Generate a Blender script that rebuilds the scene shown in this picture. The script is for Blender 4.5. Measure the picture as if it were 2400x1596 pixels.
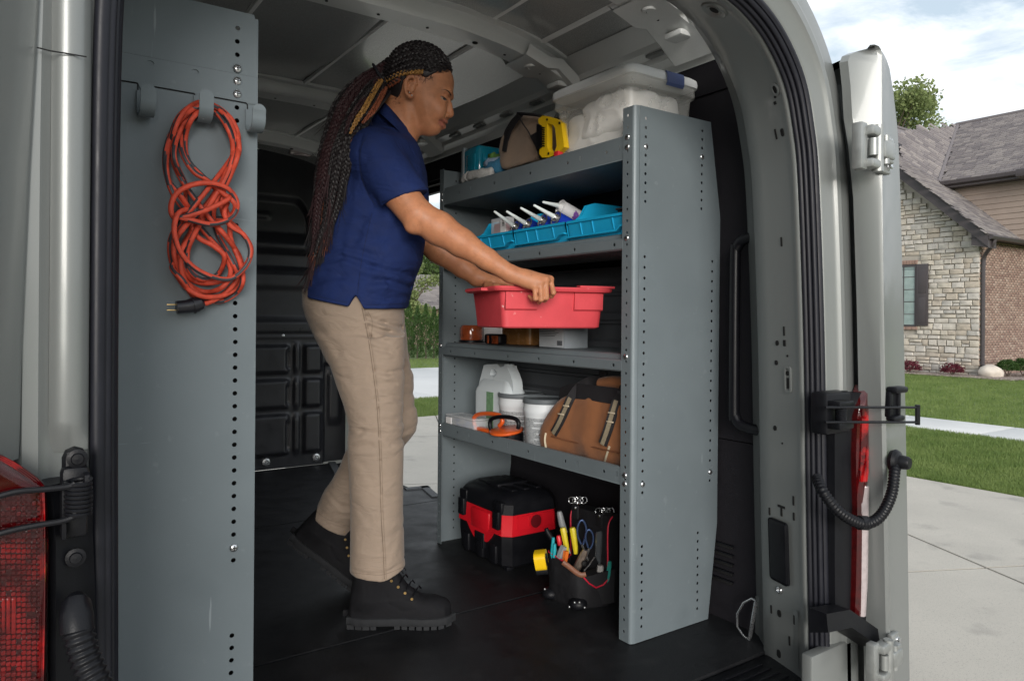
import bpy, bmesh, math, random
import numpy as np
from mathutils import Vector, Matrix, geometry
from mathutils.bvhtree import BVHTree
R = math.radians
random.seed(7); np.random.seed(7)
for o in list(bpy.data.objects): bpy.data.objects.remove(o)
scn = bpy.context.scene
COL = scn.collection

# ------------------------------------------------------------------ camera
CAM = Vector((0, 0, .91)); YAW = math.atan(1179/1706.); ROLL = .0080; FPX = 1706.; HX, HY = 1200., 747.
cam_data = bpy.data.cameras.new('camera'); cam = bpy.data.objects.new('camera', cam_data); COL.objects.link(cam)
cam.matrix_world = Matrix.Translation(CAM) @ Matrix.Rotation(-YAW, 4, 'Z') @ Matrix.Rotation(R(90), 4, 'X') @ Matrix.Rotation(ROLL, 4, 'Z')
cam_data.sensor_width = 36; cam_data.lens = 36*FPX/2400; cam_data.shift_y = -(798-HY)/2400
cam_data.clip_start = .02; cam_data.clip_end = 3000
scn.camera = cam

# ------------------------------------------------------------------ world: hazy sky with broken cloud
SUN_DIR = Vector((-.46, -.82, .105)).normalized()       # towards the sun
SUN_EL = math.asin(SUN_DIR.z); SUN_AZ = math.atan2(SUN_DIR.x, SUN_DIR.y)
w = bpy.data.worlds.new('World'); scn.world = w; w.use_nodes = True
nt = w.node_tree; nt.nodes.clear(); N = nt.nodes.new; L = nt.links.new
sky = N('ShaderNodeTexSky'); sky.sky_type = 'NISHITA'; sky.sun_disc = False
sky.sun_elevation = SUN_EL; sky.sun_rotation = SUN_AZ; sky.air_density = 1.2; sky.dust_density = 2.0
tc = N('ShaderNodeTexCoord'); sx = N('ShaderNodeSeparateXYZ'); L(tc.outputs['Generated'], sx.inputs[0])
zz = N('ShaderNodeMath'); zz.operation = 'MAXIMUM'; L(sx.outputs[2], zz.inputs[0]); zz.inputs[1].default_value = 0
za = N('ShaderNodeMath'); za.operation = 'ADD'; L(zz.outputs[0], za.inputs[0]); za.inputs[1].default_value = .16
dv = N('ShaderNodeVectorMath'); dv.operation = 'DIVIDE'; L(tc.outputs['Generated'], dv.inputs[0])
cmb = N('ShaderNodeCombineXYZ')
for i in range(3): L(za.outputs[0], cmb.inputs[i])
L(cmb.outputs[0], dv.inputs[1])
n1 = N('ShaderNodeTexNoise'); n1.inputs['Scale'].default_value = 2.6; n1.inputs['Detail'].default_value = 9; n1.inputs['Roughness'].default_value = .62
n1.inputs['Distortion'].default_value = .35
L(dv.outputs[0], n1.inputs['Vector'])
cr = N('ShaderNodeValToRGB'); cr.color_ramp.elements[0].position = .36; cr.color_ramp.elements[1].position = .60
L(n1.outputs['Fac'], cr.inputs[0])
n2 = N('ShaderNodeTexNoise'); n2.inputs['Scale'].default_value = 5.5; n2.inputs['Detail'].default_value = 7
L(dv.outputs[0], n2.inputs['Vector'])
cc = N('ShaderNodeValToRGB'); cc.color_ramp.elements[0].position = .36; cc.color_ramp.elements[1].position = .62
cc.color_ramp.elements[0].color = (8.0, 8.4, 9.0, 1); cc.color_ramp.elements[1].color = (11., 11.1, 11.2, 1)
L(n2.outputs['Fac'], cc.inputs[0])
hz = N('ShaderNodeMix'); hz.data_type = 'RGBA'; hz.inputs['Factor'].default_value = .55
L(sky.outputs[0], hz.inputs['A']); hz.inputs['B'].default_value = (6.8, 8.1, 9.6, 1)
mx = N('ShaderNodeMix'); mx.data_type = 'RGBA'; L(cr.outputs[0], mx.inputs['Factor']); L(hz.outputs['Result'], mx.inputs['A']); L(cc.outputs[0], mx.inputs['B'])
bg = N('ShaderNodeBackground'); bg.inputs['Strength'].default_value = .095; L(mx.outputs['Result'], bg.inputs['Color'])
ow = N('ShaderNodeOutputWorld'); L(bg.outputs[0], ow.inputs[0])

# ------------------------------------------------------------------ sun (veiled by thin cloud: wide and soft)
sd = bpy.data.lights.new('sun', 'SUN'); sd.energy = 3.6; sd.angle = R(36); sd.color = (1, .965, .92)
so = bpy.data.objects.new('sun', sd); COL.objects.link(so)
so.rotation_euler = (-SUN_DIR).to_track_quat('-Z', 'Y').to_euler()
vs = scn.view_settings; vs.view_transform = 'Standard'; vs.look = 'None'; vs.gamma = 1; vs.exposure = 0.55; vs.use_curve_mapping = False

# ------------------------------------------------------------------ measuring helpers (photograph pixel + known plane -> point of the place)
VD = Vector((math.sin(YAW), math.cos(YAW), 0)); RD = Vector((math.cos(YAW), -math.sin(YAW), 0)); UP = Vector((0, 0, 1))
def ray(x, y):
    a = (x-HX)/FPX; b = -(y-HY)/FPX
    return VD + (a*math.cos(ROLL)-b*math.sin(ROLL))*RD + (a*math.sin(ROLL)+b*math.cos(ROLL))*UP
def PD(x, y, d): return CAM + d*ray(x, y)
def PX(x, y, X): k = ray(x, y); return CAM + k*(X/k.x)
def PY(x, y, Y): k = ray(x, y); return CAM + k*(Y/k.y)
def PZ(x, y, Z): k = ray(x, y); return CAM + k*((Z-CAM.z)/k.z)

# ------------------------------------------------------------------ materials
def lin(c):
    return tuple((x/12.92 if x <= .04045 else ((x+.055)/1.055)**2.4) for x in c)
MATS = {}
def mat(name, col, rough=.5, metal=0., var=.12, vscale=6., bump=0., bscale=200., rvar=.1, coat=0., trans=0., alpha=1., sss=0., spec=.5, stretch=(1,1,1), detail=5, col2=None, c2pos=(.45,.62), sheen=0., bdetail=2, ior=1.45, coords='Object'):
    if name in MATS: return MATS[name]
    m = bpy.data.materials.new(name); m.use_nodes = True; t = m.node_tree; b = t.nodes['Principled BSDF']
    n = t.nodes.new; l = t.links.new
    b.inputs['Base Color'].default_value = (*col, 1); b.inputs['Roughness'].default_value = rough; b.inputs['Metallic'].default_value = metal
    b.inputs['Coat Weight'].default_value = coat; b.inputs['Coat Roughness'].default_value = .08
    b.inputs['Transmission Weight'].default_value = trans; b.inputs['Alpha'].default_value = alpha; b.inputs['Specular IOR Level'].default_value = spec
    b.inputs['IOR'].default_value = ior
    if sheen: b.inputs['Sheen Weight'].default_value = sheen; b.inputs['Sheen Roughness'].default_value = .4
    if sss:
        b.inputs['Subsurface Weight'].default_value = sss; b.inputs['Subsurface Radius'].default_value = (.012, .004, .002); b.inputs['Subsurface Scale'].default_value = 1
    tcn = n('ShaderNodeTexCoord'); mp = n('ShaderNodeMapping'); mp.inputs['Scale'].default_value = stretch; l(tcn.outputs[coords], mp.inputs[0])
    if var or rvar or col2:
        nz = n('ShaderNodeTexNoise'); nz.inputs['Scale'].default_value = vscale; nz.inputs['Detail'].default_value = detail; nz.inputs['Roughness'].default_value = .6
        l(mp.outputs[0], nz.inputs['Vector'])
        if var or col2:
            r = n('ShaderNodeValToRGB'); e = r.color_ramp.elements
            if col2: e[0].position, e[1].position = c2pos; e[0].color = (*col, 1); e[1].color = (*col2, 1)
            else:
                e[0].position = .28; e[1].position = .72
                e[0].color = (*[max(0, c*(1-var)) for c in col], 1); e[1].color = (*[min(1, c*(1+var)) for c in col], 1)
            l(nz.outputs['Fac'], r.inputs[0]); l(r.outputs[0], b.inputs['Base Color'])
        if rvar:
            mr = n('ShaderNodeMapRange'); mr.inputs['From Min'].default_value = .25; mr.inputs['From Max'].default_value = .75
            mr.inputs['To Min'].default_value = max(.02, rough-rvar); mr.inputs['To Max'].default_value = min(1, rough+rvar)
            l(nz.outputs['Fac'], mr.inputs[0]); l(mr.outputs[0], b.inputs['Roughness'])
    if bump:
        nb = n('ShaderNodeTexNoise'); nb.inputs['Scale'].default_value = bscale; nb.inputs['Detail'].default_value = bdetail
        l(mp.outputs[0], nb.inputs['Vector'])
        bp = n('ShaderNodeBump'); bp.inputs['Strength'].default_value = bump; bp.inputs['Distance'].default_value = .002
        l(nb.outputs['Fac'], bp.inputs['Height']); l(bp.outputs[0], b.inputs['Normal'])
    MATS[name] = m
    return m
def wrinkle(m, scale, stretch, strength, dist=.012):
    t = m.node_tree; bs = t.nodes['Principled BSDF']; old = bs.inputs['Normal'].links[0].from_socket if bs.inputs['Normal'].links else None
    tcx = [x for x in t.nodes if x.bl_idname == 'ShaderNodeTexCoord'][0]; mp = t.nodes.new('ShaderNodeMapping'); mp.inputs['Scale'].default_value = stretch; mp.inputs['Rotation'].default_value = (.3, .25, .2); t.links.new(tcx.outputs['Object'], mp.inputs[0])
    n_ = t.nodes.new('ShaderNodeTexNoise'); n_.inputs['Scale'].default_value = scale; n_.inputs['Detail'].default_value = 3; n_.inputs['Distortion'].default_value = 1.2; t.links.new(mp.outputs[0], n_.inputs['Vector'])
    b_ = t.nodes.new('ShaderNodeBump'); b_.inputs['Strength'].default_value = strength; b_.inputs['Distance'].default_value = dist; t.links.new(n_.outputs['Fac'], b_.inputs['Height'])
    if old: t.links.new(old, b_.inputs['Normal'])
    t.links.new(b_.outputs[0], bs.inputs['Normal'])
def node_of(m, t): return [x for x in m.node_tree.nodes if x.bl_idname == t]
def speckle(m, scale, lo, hi, col, stretch=None):
    t = m.node_tree; n_ = t.nodes.new('ShaderNodeTexNoise'); n_.inputs['Scale'].default_value = scale; n_.inputs['Detail'].default_value = 4; rr_ = t.nodes.new('ShaderNodeValToRGB'); rr_.color_ramp.elements[0].position = lo; rr_.color_ramp.elements[1].position = hi
    tcx = node_of(m, 'ShaderNodeTexCoord')[0]; so_k = tcx.outputs['Object']
    if stretch: mpx = t.nodes.new('ShaderNodeMapping'); mpx.inputs['Scale'].default_value = stretch; mpx.inputs['Rotation'].default_value = (0, .35, 0); t.links.new(so_k, mpx.inputs[0]); so_k = mpx.outputs[0]
    t.links.new(so_k, n_.inputs['Vector']); t.links.new(n_.outputs['Fac'], rr_.inputs[0]); x_ = t.nodes.new('ShaderNodeMix'); x_.data_type = 'RGBA'; bs_ = t.nodes['Principled BSDF']; sr = bs_.inputs['Base Color'].links[0].from_socket
    t.links.new(rr_.outputs[0], x_.inputs['Factor']); t.links.new(sr, x_.inputs['A']); x_.inputs['B'].default_value = (*col, 1); t.links.new(x_.outputs['Result'], bs_.inputs['Base Color'])

# ------------------------------------------------------------------ mesh builder
class MB:
    def __init__(s, M=None): s.v = []; s.f = []; s.mi = []; s.M = M or Matrix()
    def add(s, vs, fs, mi=0, M=None):
        k = len(s.v); T = s.M @ M if M is not None else s.M
        s.v += [tuple(T @ Vector(p)) for p in vs]; s.f += [tuple(i+k for i in f) for f in fs]; s.mi += [mi]*len(fs); return s
    def box(s, lo, hi, bev=0, seg=2, mi=0, M=None):
        lo = Vector(lo); hi = Vector(hi); c = (lo+hi)/2; d = hi-lo
        bm = bmesh.new(); bmesh.ops.create_cube(bm, size=1)
        for q in bm.verts: q.co = Vector((q.co.x*d.x, q.co.y*d.y, q.co.z*d.z))+c
        if bev: bmesh.ops.bevel(bm, geom=list(bm.edges), offset=bev, segments=seg, affect='EDGES', profile=.5)
        s.bm(bm, mi, M); return s
    def bm(s, bm, mi=0, M=None):
        bm.verts.index_update(); s.add([q.co.copy() for q in bm.verts], [[q.index for q in f.verts] for f in bm.faces], mi, M); bm.free()
    def loft(s, rings, closed=True, cap=True, mi=0, M=None, loop=False):
        n = len(rings[0]); vs = [p for r in rings for p in r]; fs = []
        m = len(rings)
        for i in range(m if loop else m-1):
            a = i*n; b = ((i+1) % m)*n
            for j in range(n if closed else n-1):
                k = (j+1) % n; fs.append((a+j, a+k, b+k, b+j))
        if cap and closed and not loop: fs.append(tuple(range(n))[::-1]); fs.append(tuple(range((m-1)*n, m*n)))
        return s.add(vs, fs, mi, M)
    def tube(s, pts, r, n=8, closed=False, cap=True, mi=0, M=None, stripe=None, flat=1.):
        pts = [Vector(p) for p in pts]; m = len(pts); rings = []
        rr = r if isinstance(r, (list, tuple)) else [r]*m
        up = None
        for i, p in enumerate(pts):
            a = pts[i-1] if (i or closed) else pts[i]; b = pts[(i+1) % m] if (i < m-1 or closed) else pts[i]
            t = (b-a)
            if t.length < 1e-9: t = Vector((0, 0, 1))
            t.normalize()
            if up is None:
                up = t.orthogonal().normalized() if abs(t.z) > .9 else Vector((0, 0, 1))
            x = up - t*up.dot(t)
            if x.length < 1e-6: x = t.orthogonal()
            x.normalize(); up = x; y = t.cross(x)
            rings.append([p+rr[i]*(math.cos(2*math.pi*j/n)*x+flat*math.sin(2*math.pi*j/n)*y) for j in range(n)])
        k0 = len(s.mi); s.loft(rings, True, cap, mi, M, loop=closed)
        if stripe:
            cnt = (m if closed else m-1)
            for i in range(cnt):
                for j in range(n):
                    if (j+int(i*stripe[2])) % n in stripe[0]: s.mi[k0+i*n+j] = stripe[1]
        return s
    def cyl(s, p0, p1, r0, r1=None, n=16, mi=0, M=None, cap=True):
        return s.tube([p0, p1], [r0, r0 if r1 is None else r1], n, cap=cap, mi=mi, M=M)
    def lathe(s, prof, n=20, mi=0, M=None, cap=True):
        return s.loft([[(r*math.cos(2*math.pi*j/n), r*math.sin(2*math.pi*j/n), z) for j in range(n)] for r, z in prof], True, cap, mi, M)
    def prism(s, poly, h0, h1, mi=0, M=None):      # poly in local XY, extruded along local Z
        n = len(poly); vs = [(x, y, h0) for x, y in poly]+[(x, y, h1) for x, y in poly]
        fs = [tuple(range(n))[::-1], tuple(range(n, 2*n))]+[(i, (i+1) % n, n+(i+1) % n, n+i) for i in range(n)]
        return s.add(vs, fs, mi, M)
    def plate(s, outer, holes, h0, h1, mi=0, M=None):   # flat plate with real holes, local XY
        loops = [[Vector((x, y, 0)) for x, y in outer]]+[[Vector((x, y, 0)) for x, y in h] for h in holes]
        tri = geometry.tessellate_polygon(loops); flat = [p for lp in loops for p in lp]; n = len(flat)
        vs = [(p.x, p.y, h0) for p in flat]+[(p.x, p.y, h1) for p in flat]; fs = []
        for a, b, c in tri:
            cr = (flat[b]-flat[a]).cross(flat[c]-flat[a]).z
            if cr < 0: b, c = c, b
            fs.append((c, b, a)); fs.append((a+n, b+n, c+n))
        k = 0
        for lp in loops:
            m = len(lp)
            for i in range(m): fs.append((k+i, k+(i+1) % m, n+k+(i+1) % m, n+k+i))
            k += m
        return s.add(vs, fs, mi, M)
    def ell(s, c, r, nu=16, nv=10, mi=0, M=None, fn=None):
        rings = []
        for i in range(1, nv):
            th = math.pi*i/nv
            rings.append([Vector((math.sin(th)*math.cos(2*math.pi*j/nu), math.sin(th)*math.sin(2*math.pi*j/nu), -math.cos(th))) for j in range(nu)])
        top = [Vector((0, 0, -1))]; bot = [Vector((0, 0, 1))]
        allp = top+[p for q in rings for p in q]+bot
        vs = []
        for p in allp:
            k = fn(p) if fn else 1
            vs.append(Vector(c)+Vector((p.x*r[0]*k, p.y*r[1]*k, p.z*r[2]*k)))
        fs = [(0, 1+(j+1) % nu, 1+j) for j in range(nu)]
        for i in range(nv-2):
            a = 1+i*nu; b = a+nu
            for j in range(nu): k = (j+1) % nu; fs.append((a+j, a+k, b+k, b+j))
        last = len(vs)-1; a = 1+(nv-2)*nu
        fs += [(a+j, a+(j+1) % nu, last) for j in range(nu)]
        return s.add(vs, fs, mi, M)
    def grid(s, fn, nu, nv, mi=0, M=None):
        vs = [fn(i/nu, j/nv) for j in range(nv+1) for i in range(nu+1)]
        fs = [(j*(nu+1)+i, j*(nu+1)+i+1, (j+1)*(nu+1)+i+1, (j+1)*(nu+1)+i) for j in range(nv) for i in range(nu)]
        return s.add(vs, fs, mi, M)
def mesh_of(name, mb, mats, smooth=35, recalc=True):
    me = bpy.data.meshes.new(name); me.from_pydata(mb.v, [], mb.f)
    for m in (mats if isinstance(mats, (list, tuple)) else [mats]): me.materials.append(m)
    if any(mb.mi): me.polygons.foreach_set('material_index', mb.mi)
    if recalc:
        b = bmesh.new(); b.from_mesh(me); bmesh.ops.recalc_face_normals(b, faces=b.faces); b.to_mesh(me); b.free()
    if smooth:
        me.polygons.foreach_set('use_smooth', [True]*len(me.polygons)); me.set_sharp_from_angle(angle=R(smooth))
    me.update(); return me
def link(o, parent=None):
    COL.objects.link(o)
    if parent is not None:
        o.parent = parent
        if parent.parent is None and parent.type == 'EMPTY': o.matrix_parent_inverse = parent.matrix_basis.inverted()
    return o
def obj(name, mb, mats, parent=None, smooth=35, recalc=True):
    return link(bpy.data.objects.new(name, mesh_of(name, mb, mats, smooth, recalc)), parent)
def objs(name, mb, mats, parent=None, smooth=35):      # every loose piece of the builder becomes an object of its own
    par = list(range(len(mb.v)))
    def fd(i):
        while par[i] != i: par[i] = par[par[i]]; i = par[i]
        return i
    for f in mb.f:
        a = fd(f[0])
        for k in f[1:]: par[fd(k)] = a
    groups = {}
    for f, m_ in zip(mb.f, mb.mi): groups.setdefault(fd(f[0]), []).append((f, m_))
    out = []
    for fs in groups.values():
        ids = sorted({i for f, _ in fs for i in f}); mp = {k: i for i, k in enumerate(ids)}
        q = MB(); q.v = [mb.v[i] for i in ids]; q.f = [tuple(mp[i] for i in f) for f, _ in fs]; q.mi = [m_ for _, m_ in fs]
        out.append(obj(name, q, mats, parent, smooth))
    return out
def inst(name, me, M, parent=None):      # another object on shared mesh data
    o = bpy.data.objects.new(name, me); o.matrix_basis = M; return link(o, parent)
def tag(o, label=None, cat=None, group=None, kind=None):
    if label: o['label'] = label
    if cat: o['category'] = cat
    if group: o['group'] = group
    if kind: o['kind'] = kind
    return o
def thing(name, label, cat, loc=(0,0,0), group=None):
    o = bpy.data.objects.new(name, None); o.empty_display_size = .1; o.location = loc; o.matrix_basis = Matrix.Translation(Vector(loc)); COL.objects.link(o)
    return tag(o, label, cat, group)
def frame(o, x, y, z=None):               # matrix from origin and axes
    x = Vector(x).normalized(); y = Vector(y); z = x.cross(y).normalized() if z is None else Vector(z).normalized(); y = z.cross(x)
    return Matrix(((x.x, y.x, z.x, o[0]), (x.y, y.y, z.y, o[1]), (x.z, y.z, z.z, o[2]), (0, 0, 0, 1)))
def circ(cx, cy, r, n=10, ry=None): ry = ry or r; return [(cx+r*math.cos(2*math.pi*i/n), cy+ry*math.sin(2*math.pi*i/n)) for i in range(n)]
def rrect(x0, y0, x1, y1, r, n=4):
    out = []
    for cx, cy, a in ((x1-r, y1-r, 0), (x0+r, y1-r, 90), (x0+r, y0+r, 180), (x1-r, y0+r, 270)):
        for i in range(n+1): t = R(a+90*i/n); out.append((cx+r*math.cos(t), cy+r*math.sin(t)))
    return out
def catmull(pts, k=8, closed=False):
    pts = [Vector(p) for p in pts]; n = len(pts); out = []
    rng = n if closed else n-1
    for i in range(rng):
        p0 = pts[(i-1) % n] if (closed or i > 0) else pts[0]; p1 = pts[i]; p2 = pts[(i+1) % n]; p3 = pts[(i+2) % n] if (closed or i < n-2) else pts[-1]
        for j in range(k):
            t = j/k
            out.append(.5*((2*p1)+(p2-p0)*t+(2*p0-5*p1+4*p2-p3)*t*t+(3*p1-p0-3*p2+p3)*t**3))
    if not closed: out.append(pts[-1])
    return out
XZ = Matrix(((1,0,0,0),(0,0,-1,0),(0,1,0,0),(0,0,0,1)))   # local (x,y,z) -> world (x,-z,y): plates standing in the XZ plane, +z towards -Y
YZ = Matrix(((0,0,-1,0),(1,0,0,0),(0,1,0,0),(0,0,0,1)))   # local (x,y,z) -> world (-z,x,y): plates standing in the YZ plane, +z towards -X
def T(x, y, z): return Matrix.Translation((x, y, z))

# ------------------------------------------------------------------ palette
M_PAINT = mat('pewter_paint', (.19, .20, .194), .38, .32, var=.05, vscale=900, rvar=.06, coat=.30, spec=.5, bump=.03, bscale=30)
M_PAINTIN = mat('pewter_paint_lifted', (.42, .432, .425), .26, .25, var=.06, vscale=700, rvar=.06, coat=.7)  # same van paint, lightened to stand in for missing interior light
M_TRIM = mat('dark_trim', (.014, .013, .016), .75, spec=.2, var=.12, vscale=40, bump=.35, bscale=420)
M_BLKPL = mat('black_plastic', (.0050, .0053, .0070), .44, spec=.26, var=.15, vscale=20, bump=.12, bscale=500)
M_FLOOR = mat('floor_rubber', (.0090, .0094, .0108), .58, spec=.38, var=.35, vscale=9, rvar=.12, bump=.25, bscale=260, detail=8)
speckle(M_FLOOR, 11, .60, .80, (.020, .020, .021)); speckle(M_FLOOR, 240, .70, .74, (.055, .053, .05))
M_SEAL = mat('seal_rubber', (.010, .0105, .015), .45, spec=.35, var=.1, vscale=30)
M_BLACK = mat('black_void', (.004, .004, .004), .8, var=0, rvar=0)
M_SHELF = mat('shelf_powdercoat', (.138, .165, .178), .45, .1, var=.07, vscale=3.5, bump=.12, bscale=650, rvar=.10, detail=9)
speckle(M_SHELF, 38, .66, .76, (.165, .192, .204)); speckle(M_SHELF, 7, .62, .80, (.120, .145, .157))
speckle(M_SHELF, 90, .72, .75, (.23, .26, .275), (1, 1, .05)); speckle(M_SHELF, 70, .735, .76, (.21, .24, .255), (.05, 1, 1))
M_STEEL = mat('zinc_steel', (.62, .63, .64), .28, .95, var=.08, vscale=60)
M_CAST = mat('cast_hinge', (.30, .31, .30), .42, .6, var=.1, vscale=40)
M_LENS = mat('lamp_red', (.045, .001, .002), .10, col2=(.50, .009, .010), c2pos=(.45, .72), vscale=22, coat=.6, rvar=.03)
M_LENSD = mat('lamp_dark_red', (.045, .001, .0015), .10, var=.5, vscale=60, coat=.7, rvar=.03)
M_LENSC = mat('lamp_clear', (.42, .36, .36), .12, .2, var=.15, vscale=60, coat=.6)
# ================================================================== the van
van = thing('cargo_van', 'pewter grey cargo van seen into its open rear, fitted with shelving', 'van', (.87, 2.6, -.6))
XC = .87
# ---- floor: three rubber mats with open seams over a base tray
b = MB(); b.box((-.06, 1.02, -.10), (1.80, 4.42, -.014)); obj('floor_tray', b, M_BLACK, van)
def mat_piece(poly):
    b = MB(); b.plate(poly, [], -.012, 0.0); return obj('floor_mat', b, M_FLOOR, van)
mat_piece([(-.02, 1.252), (1.80, 1.252), (1.80, 1.931), (-.02, 1.931)])
mat_piece([(-.02, 1.943), (1.80, 1.943), (1.80, 3.199), (-.02, 3.199)])
well = [(1.813, 3.248), (1.869, 3.491), (1.739, 3.516), (1.605, 4.045), (1.694, 4.38)]
mat_piece([(-.02, 3.205), (1.80, 3.205)]+well+[(-.02, 4.38)])
M_EDGE = mat('floor_edge_trim', (.075, .078, .082), .7, var=.3, vscale=60, bump=.5, bscale=300)
b = MB()
for (x0, y0), (x1, y1) in zip(well[:-1], well[1:]):
    d = Vector((x1-x0, y1-y0, 0)).normalized(); nrm = Vector((-d.y, d.x, 0))
    b.loft([[Vector((x, y, 0))+nrm*a+Vector((0, 0, h)) for a, h in ((.05, .001), (.045, .007), (.004, .007), (-.012, -.03), (-.012, -.08), (.05, -.08))] for x, y in ((x0, y0), (x1, y1))])
obj('floor_edge', b, M_EDGE, van)
b = MB(); b.box((-.02, 1.03, -.05), (1.72, 1.246, -.006), .004)
for i in range(7): b.box((.02, 1.055+i*.026, -.007), (1.66, 1.067+i*.026, -.003), .0015)
obj('rear_sill_plate', b, M_BLKPL, van)
# ---- rear opening frame swept round the door aperture
right = [(1.672, -.12), (1.671, .0), (1.651, .43), (1.634, .86), (1.606, 1.25), (1.582, 1.384), (1.547, 1.482), (1.48, 1.561), (1.40, 1.612), (1.30, 1.643), (1.15, 1.663), (.87, 1.675)]
left = [(.119, -.12), (.118, .0), (.116, .43), (.113, .86), (.115, 1.28), (.128, 1.39), (.16, 1.48), (.23, 1.565), (.32, 1.615), (.42, 1.643), (.57, 1.663)]
path = catmull([Vector((x, 0, z)) for x, z in right+left[::-1]], 5)
def sweep_ap(prof, lo=None, hi=None):
    b = MB(); rings = []
    P = path[lo:hi]
    for i, p in enumerate(P):
        t = (P[min(i+1, len(P)-1)]-P[max(i-1, 0)]).normalized(); n = Vector((t.z, 0, -t.x))
        if n.dot(p-Vector((XC, 0, .7))) < 0: n = -n
        rings.append([Vector((p.x+n.x*a, y, p.z+n.z*a)) for a, y in prof])
    b.loft(rings, closed=False); return b
inner = [(.135, 1.34), (.098, 1.30), (.078, 1.275), (.060, 1.262), (.052, 1.256), (.040, 1.21), (.018, 1.138), (.011, 1.118), (.005, 1.104), (-.001, 1.096), (-.003, 1.089), (.001, 1.082), (.012, 1.08)]
rf_in = obj('rear_frame', sweep_ap(inner), M_PAINT, van, 50)
outer = [(.010, 1.080), (.026, 1.060), (.031, 1.048), (.040, 1.043), (.072, 1.040), (.080, 1.034), (.084, 1.030), (.100, 1.030), (.106, 1.036), (.118, 1.038), (.150, 1.040), (.160, 1.046), (.166, 1.058), (.170, 1.09), (.172, 1.20)]
obj('rear_outer_frame', sweep_ap(outer), M_PAINT, van, 40)
sec = [(1.832, -.30), (1.838, .4), (1.838, .9), (1.83, 1.3), (1.785, 1.58), (1.735, 1.735), (1.63, 1.85), (1.45, 1.925), (1.2, 1.955), (.87, 1.962)]
def shell(pr, y0, y1):
    b = MB(); b.loft([[Vector((x, y, z)) for x, z in pr] for y in (y0, y1)], closed=False); return obj('body_shell', b, M_PAINT, van, 40)
lsec = [(2*XC-x, z) for x, z in sec]
shell(sec+lsec[::-1], 1.19, 2.95); shell([(1.815, 1.60)]+sec[4:]+lsec[::-1], 2.95, 4.27); shell(sec+lsec[::-1], 4.27, 6.2)
seal = [(.000, 1.082), (-.004, 1.079), (-.005, 1.075), (-.002, 1.071), (.002, 1.069), (-.001, 1.066), (-.001, 1.062), (.003, 1.059), (.007, 1.058), (.004, 1.055), (.005, 1.050), (.010, 1.047), (.014, 1.047), (.013, 1.044), (.017, 1.040), (.023, 1.039), (.028, 1.042), (.030, 1.050), (.028, 1.062)]
obj('door_seal', sweep_ap(seal), M_SEAL, van, 60)
# ---- pressed holes and slots in the right pillar: found by looking along the camera ray to the pillar surface
bv = BVHTree.FromPolygons([v.co for v in rf_in.data.vertices], [p.vertices[:] for p in rf_in.data.polygons])
def on_frame(x, y):
    k = ray(x, y).normalized(); h = bv.ray_cast(CAM, k)
    if h[0] is None: return None
    n = h[1] if h[1].dot(k) < 0 else -h[1]
    zx = UP.cross(n).normalized(); return frame(h[0]+n*.0012, zx, n.cross(zx), n)
b = MB(); br = MB()
def hole(x, y, w_, h_, rr=None, ring=False):
    F = on_frame(x, y)
    if F is None: return
    rr = min(w_, h_)/2*.98 if rr is None else rr
    b.prism(rrect(-w_/2, -h_/2, w_/2, h_/2, rr, 4), -.001, .0006, M=F)
    if ring: br.plate(rrect(-w_/2-.006, -h_/2-.006, w_/2+.006, h_/2+.006, rr+.006, 4), [rrect(-w_/2, -h_/2, w_/2, h_/2, rr, 4)], -.001, .0022, M=F)
for x, y, w_, h_, rr in ((1818, 210, .017, .020, None), (1817, 228, .006, .006, None), (1817, 242, .008, .008, .001), (1819, 315, .005, .026, .001), (1834, 311, .011, .020, None),
        (1832, 567, .005, .024, .001), (1838, 776, .005, .024, .001), (1822, 804, .012, .014, None), (1839, 804, .009, .016, .001), (1846, 834, .005, .006, None), (1820, 850, .012, .013, None),
        (1817, 1003, .012, .014, None), (1834, 1039, .004, .005, None), (1860, 1173, .005, .024, .001), (1804, 1198, .005, .020, .001), (1861, 1210, .005, .02, .001),
        (1808, 1427, .005, .022, .001), (1827, 1437, .015, .019, None), (1862, 1452, .005, .024, .001), (1851, 1501, .005, .024, .001), (1826, 1531, .015, .022, None)):
    hole(x, y, w_, h_, rr, x in (1818,))
for F in (on_frame(1832, 1195),):
    if F: b.prism([(-.014, .006), (-.014, .012), (.014, .012), (.014, .006), (.003, .006), (.003, -.016), (-.003, -.016), (-.003, .006)], -.001, .0006, M=F)
for x, y in ((1200+1400*.339, 68*.339),):
    F = on_frame(x, y)
    if F:
        br.lathe([(.034, 0), (.030, .004), (.020, .0015), (.017, .003), (.013, .001)], 20, M=F); b.lathe([(.012, .0012), (.0, .0016)], 14, M=F)
objs('pillar_slot', b, M_BLACK, van, 0); objs('pillar_boss', br, M_PAINT, van)
b = MB(); F = on_frame(1848, 889)
b.plate(rrect(-.013, -.034, .013, .034, .006), [rrect(-.008, -.028, .008, .028, .004)], -.001, .003, M=F); b.prism(circ(0, .016, .006, 12), 0, .002, 1, M=F); b.prism(rrect(-.0028, -.024, .0028, .004, .001), 0, .002, 1, M=F)
obj('striker_plate', b, [M_PAINT, M_BLACK], van)
b = MB(); F = on_frame(1829, 1291)
b.add(*(lambda q: (q.v, q.f))(MB().box((-.037, -.083, -.002), (.037, .083, .010), .0095, 3)), M=F); obj('pillar_cover', b, M_BLKPL, van)
F = on_frame(1828, 1382)
if F: b = MB(); b.lathe([(.010, 0), (.009, .004), (.006, .005), (.006, .002), (0, .002)], 14, M=F); obj('bolt', b, M_STEEL, van)
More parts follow.
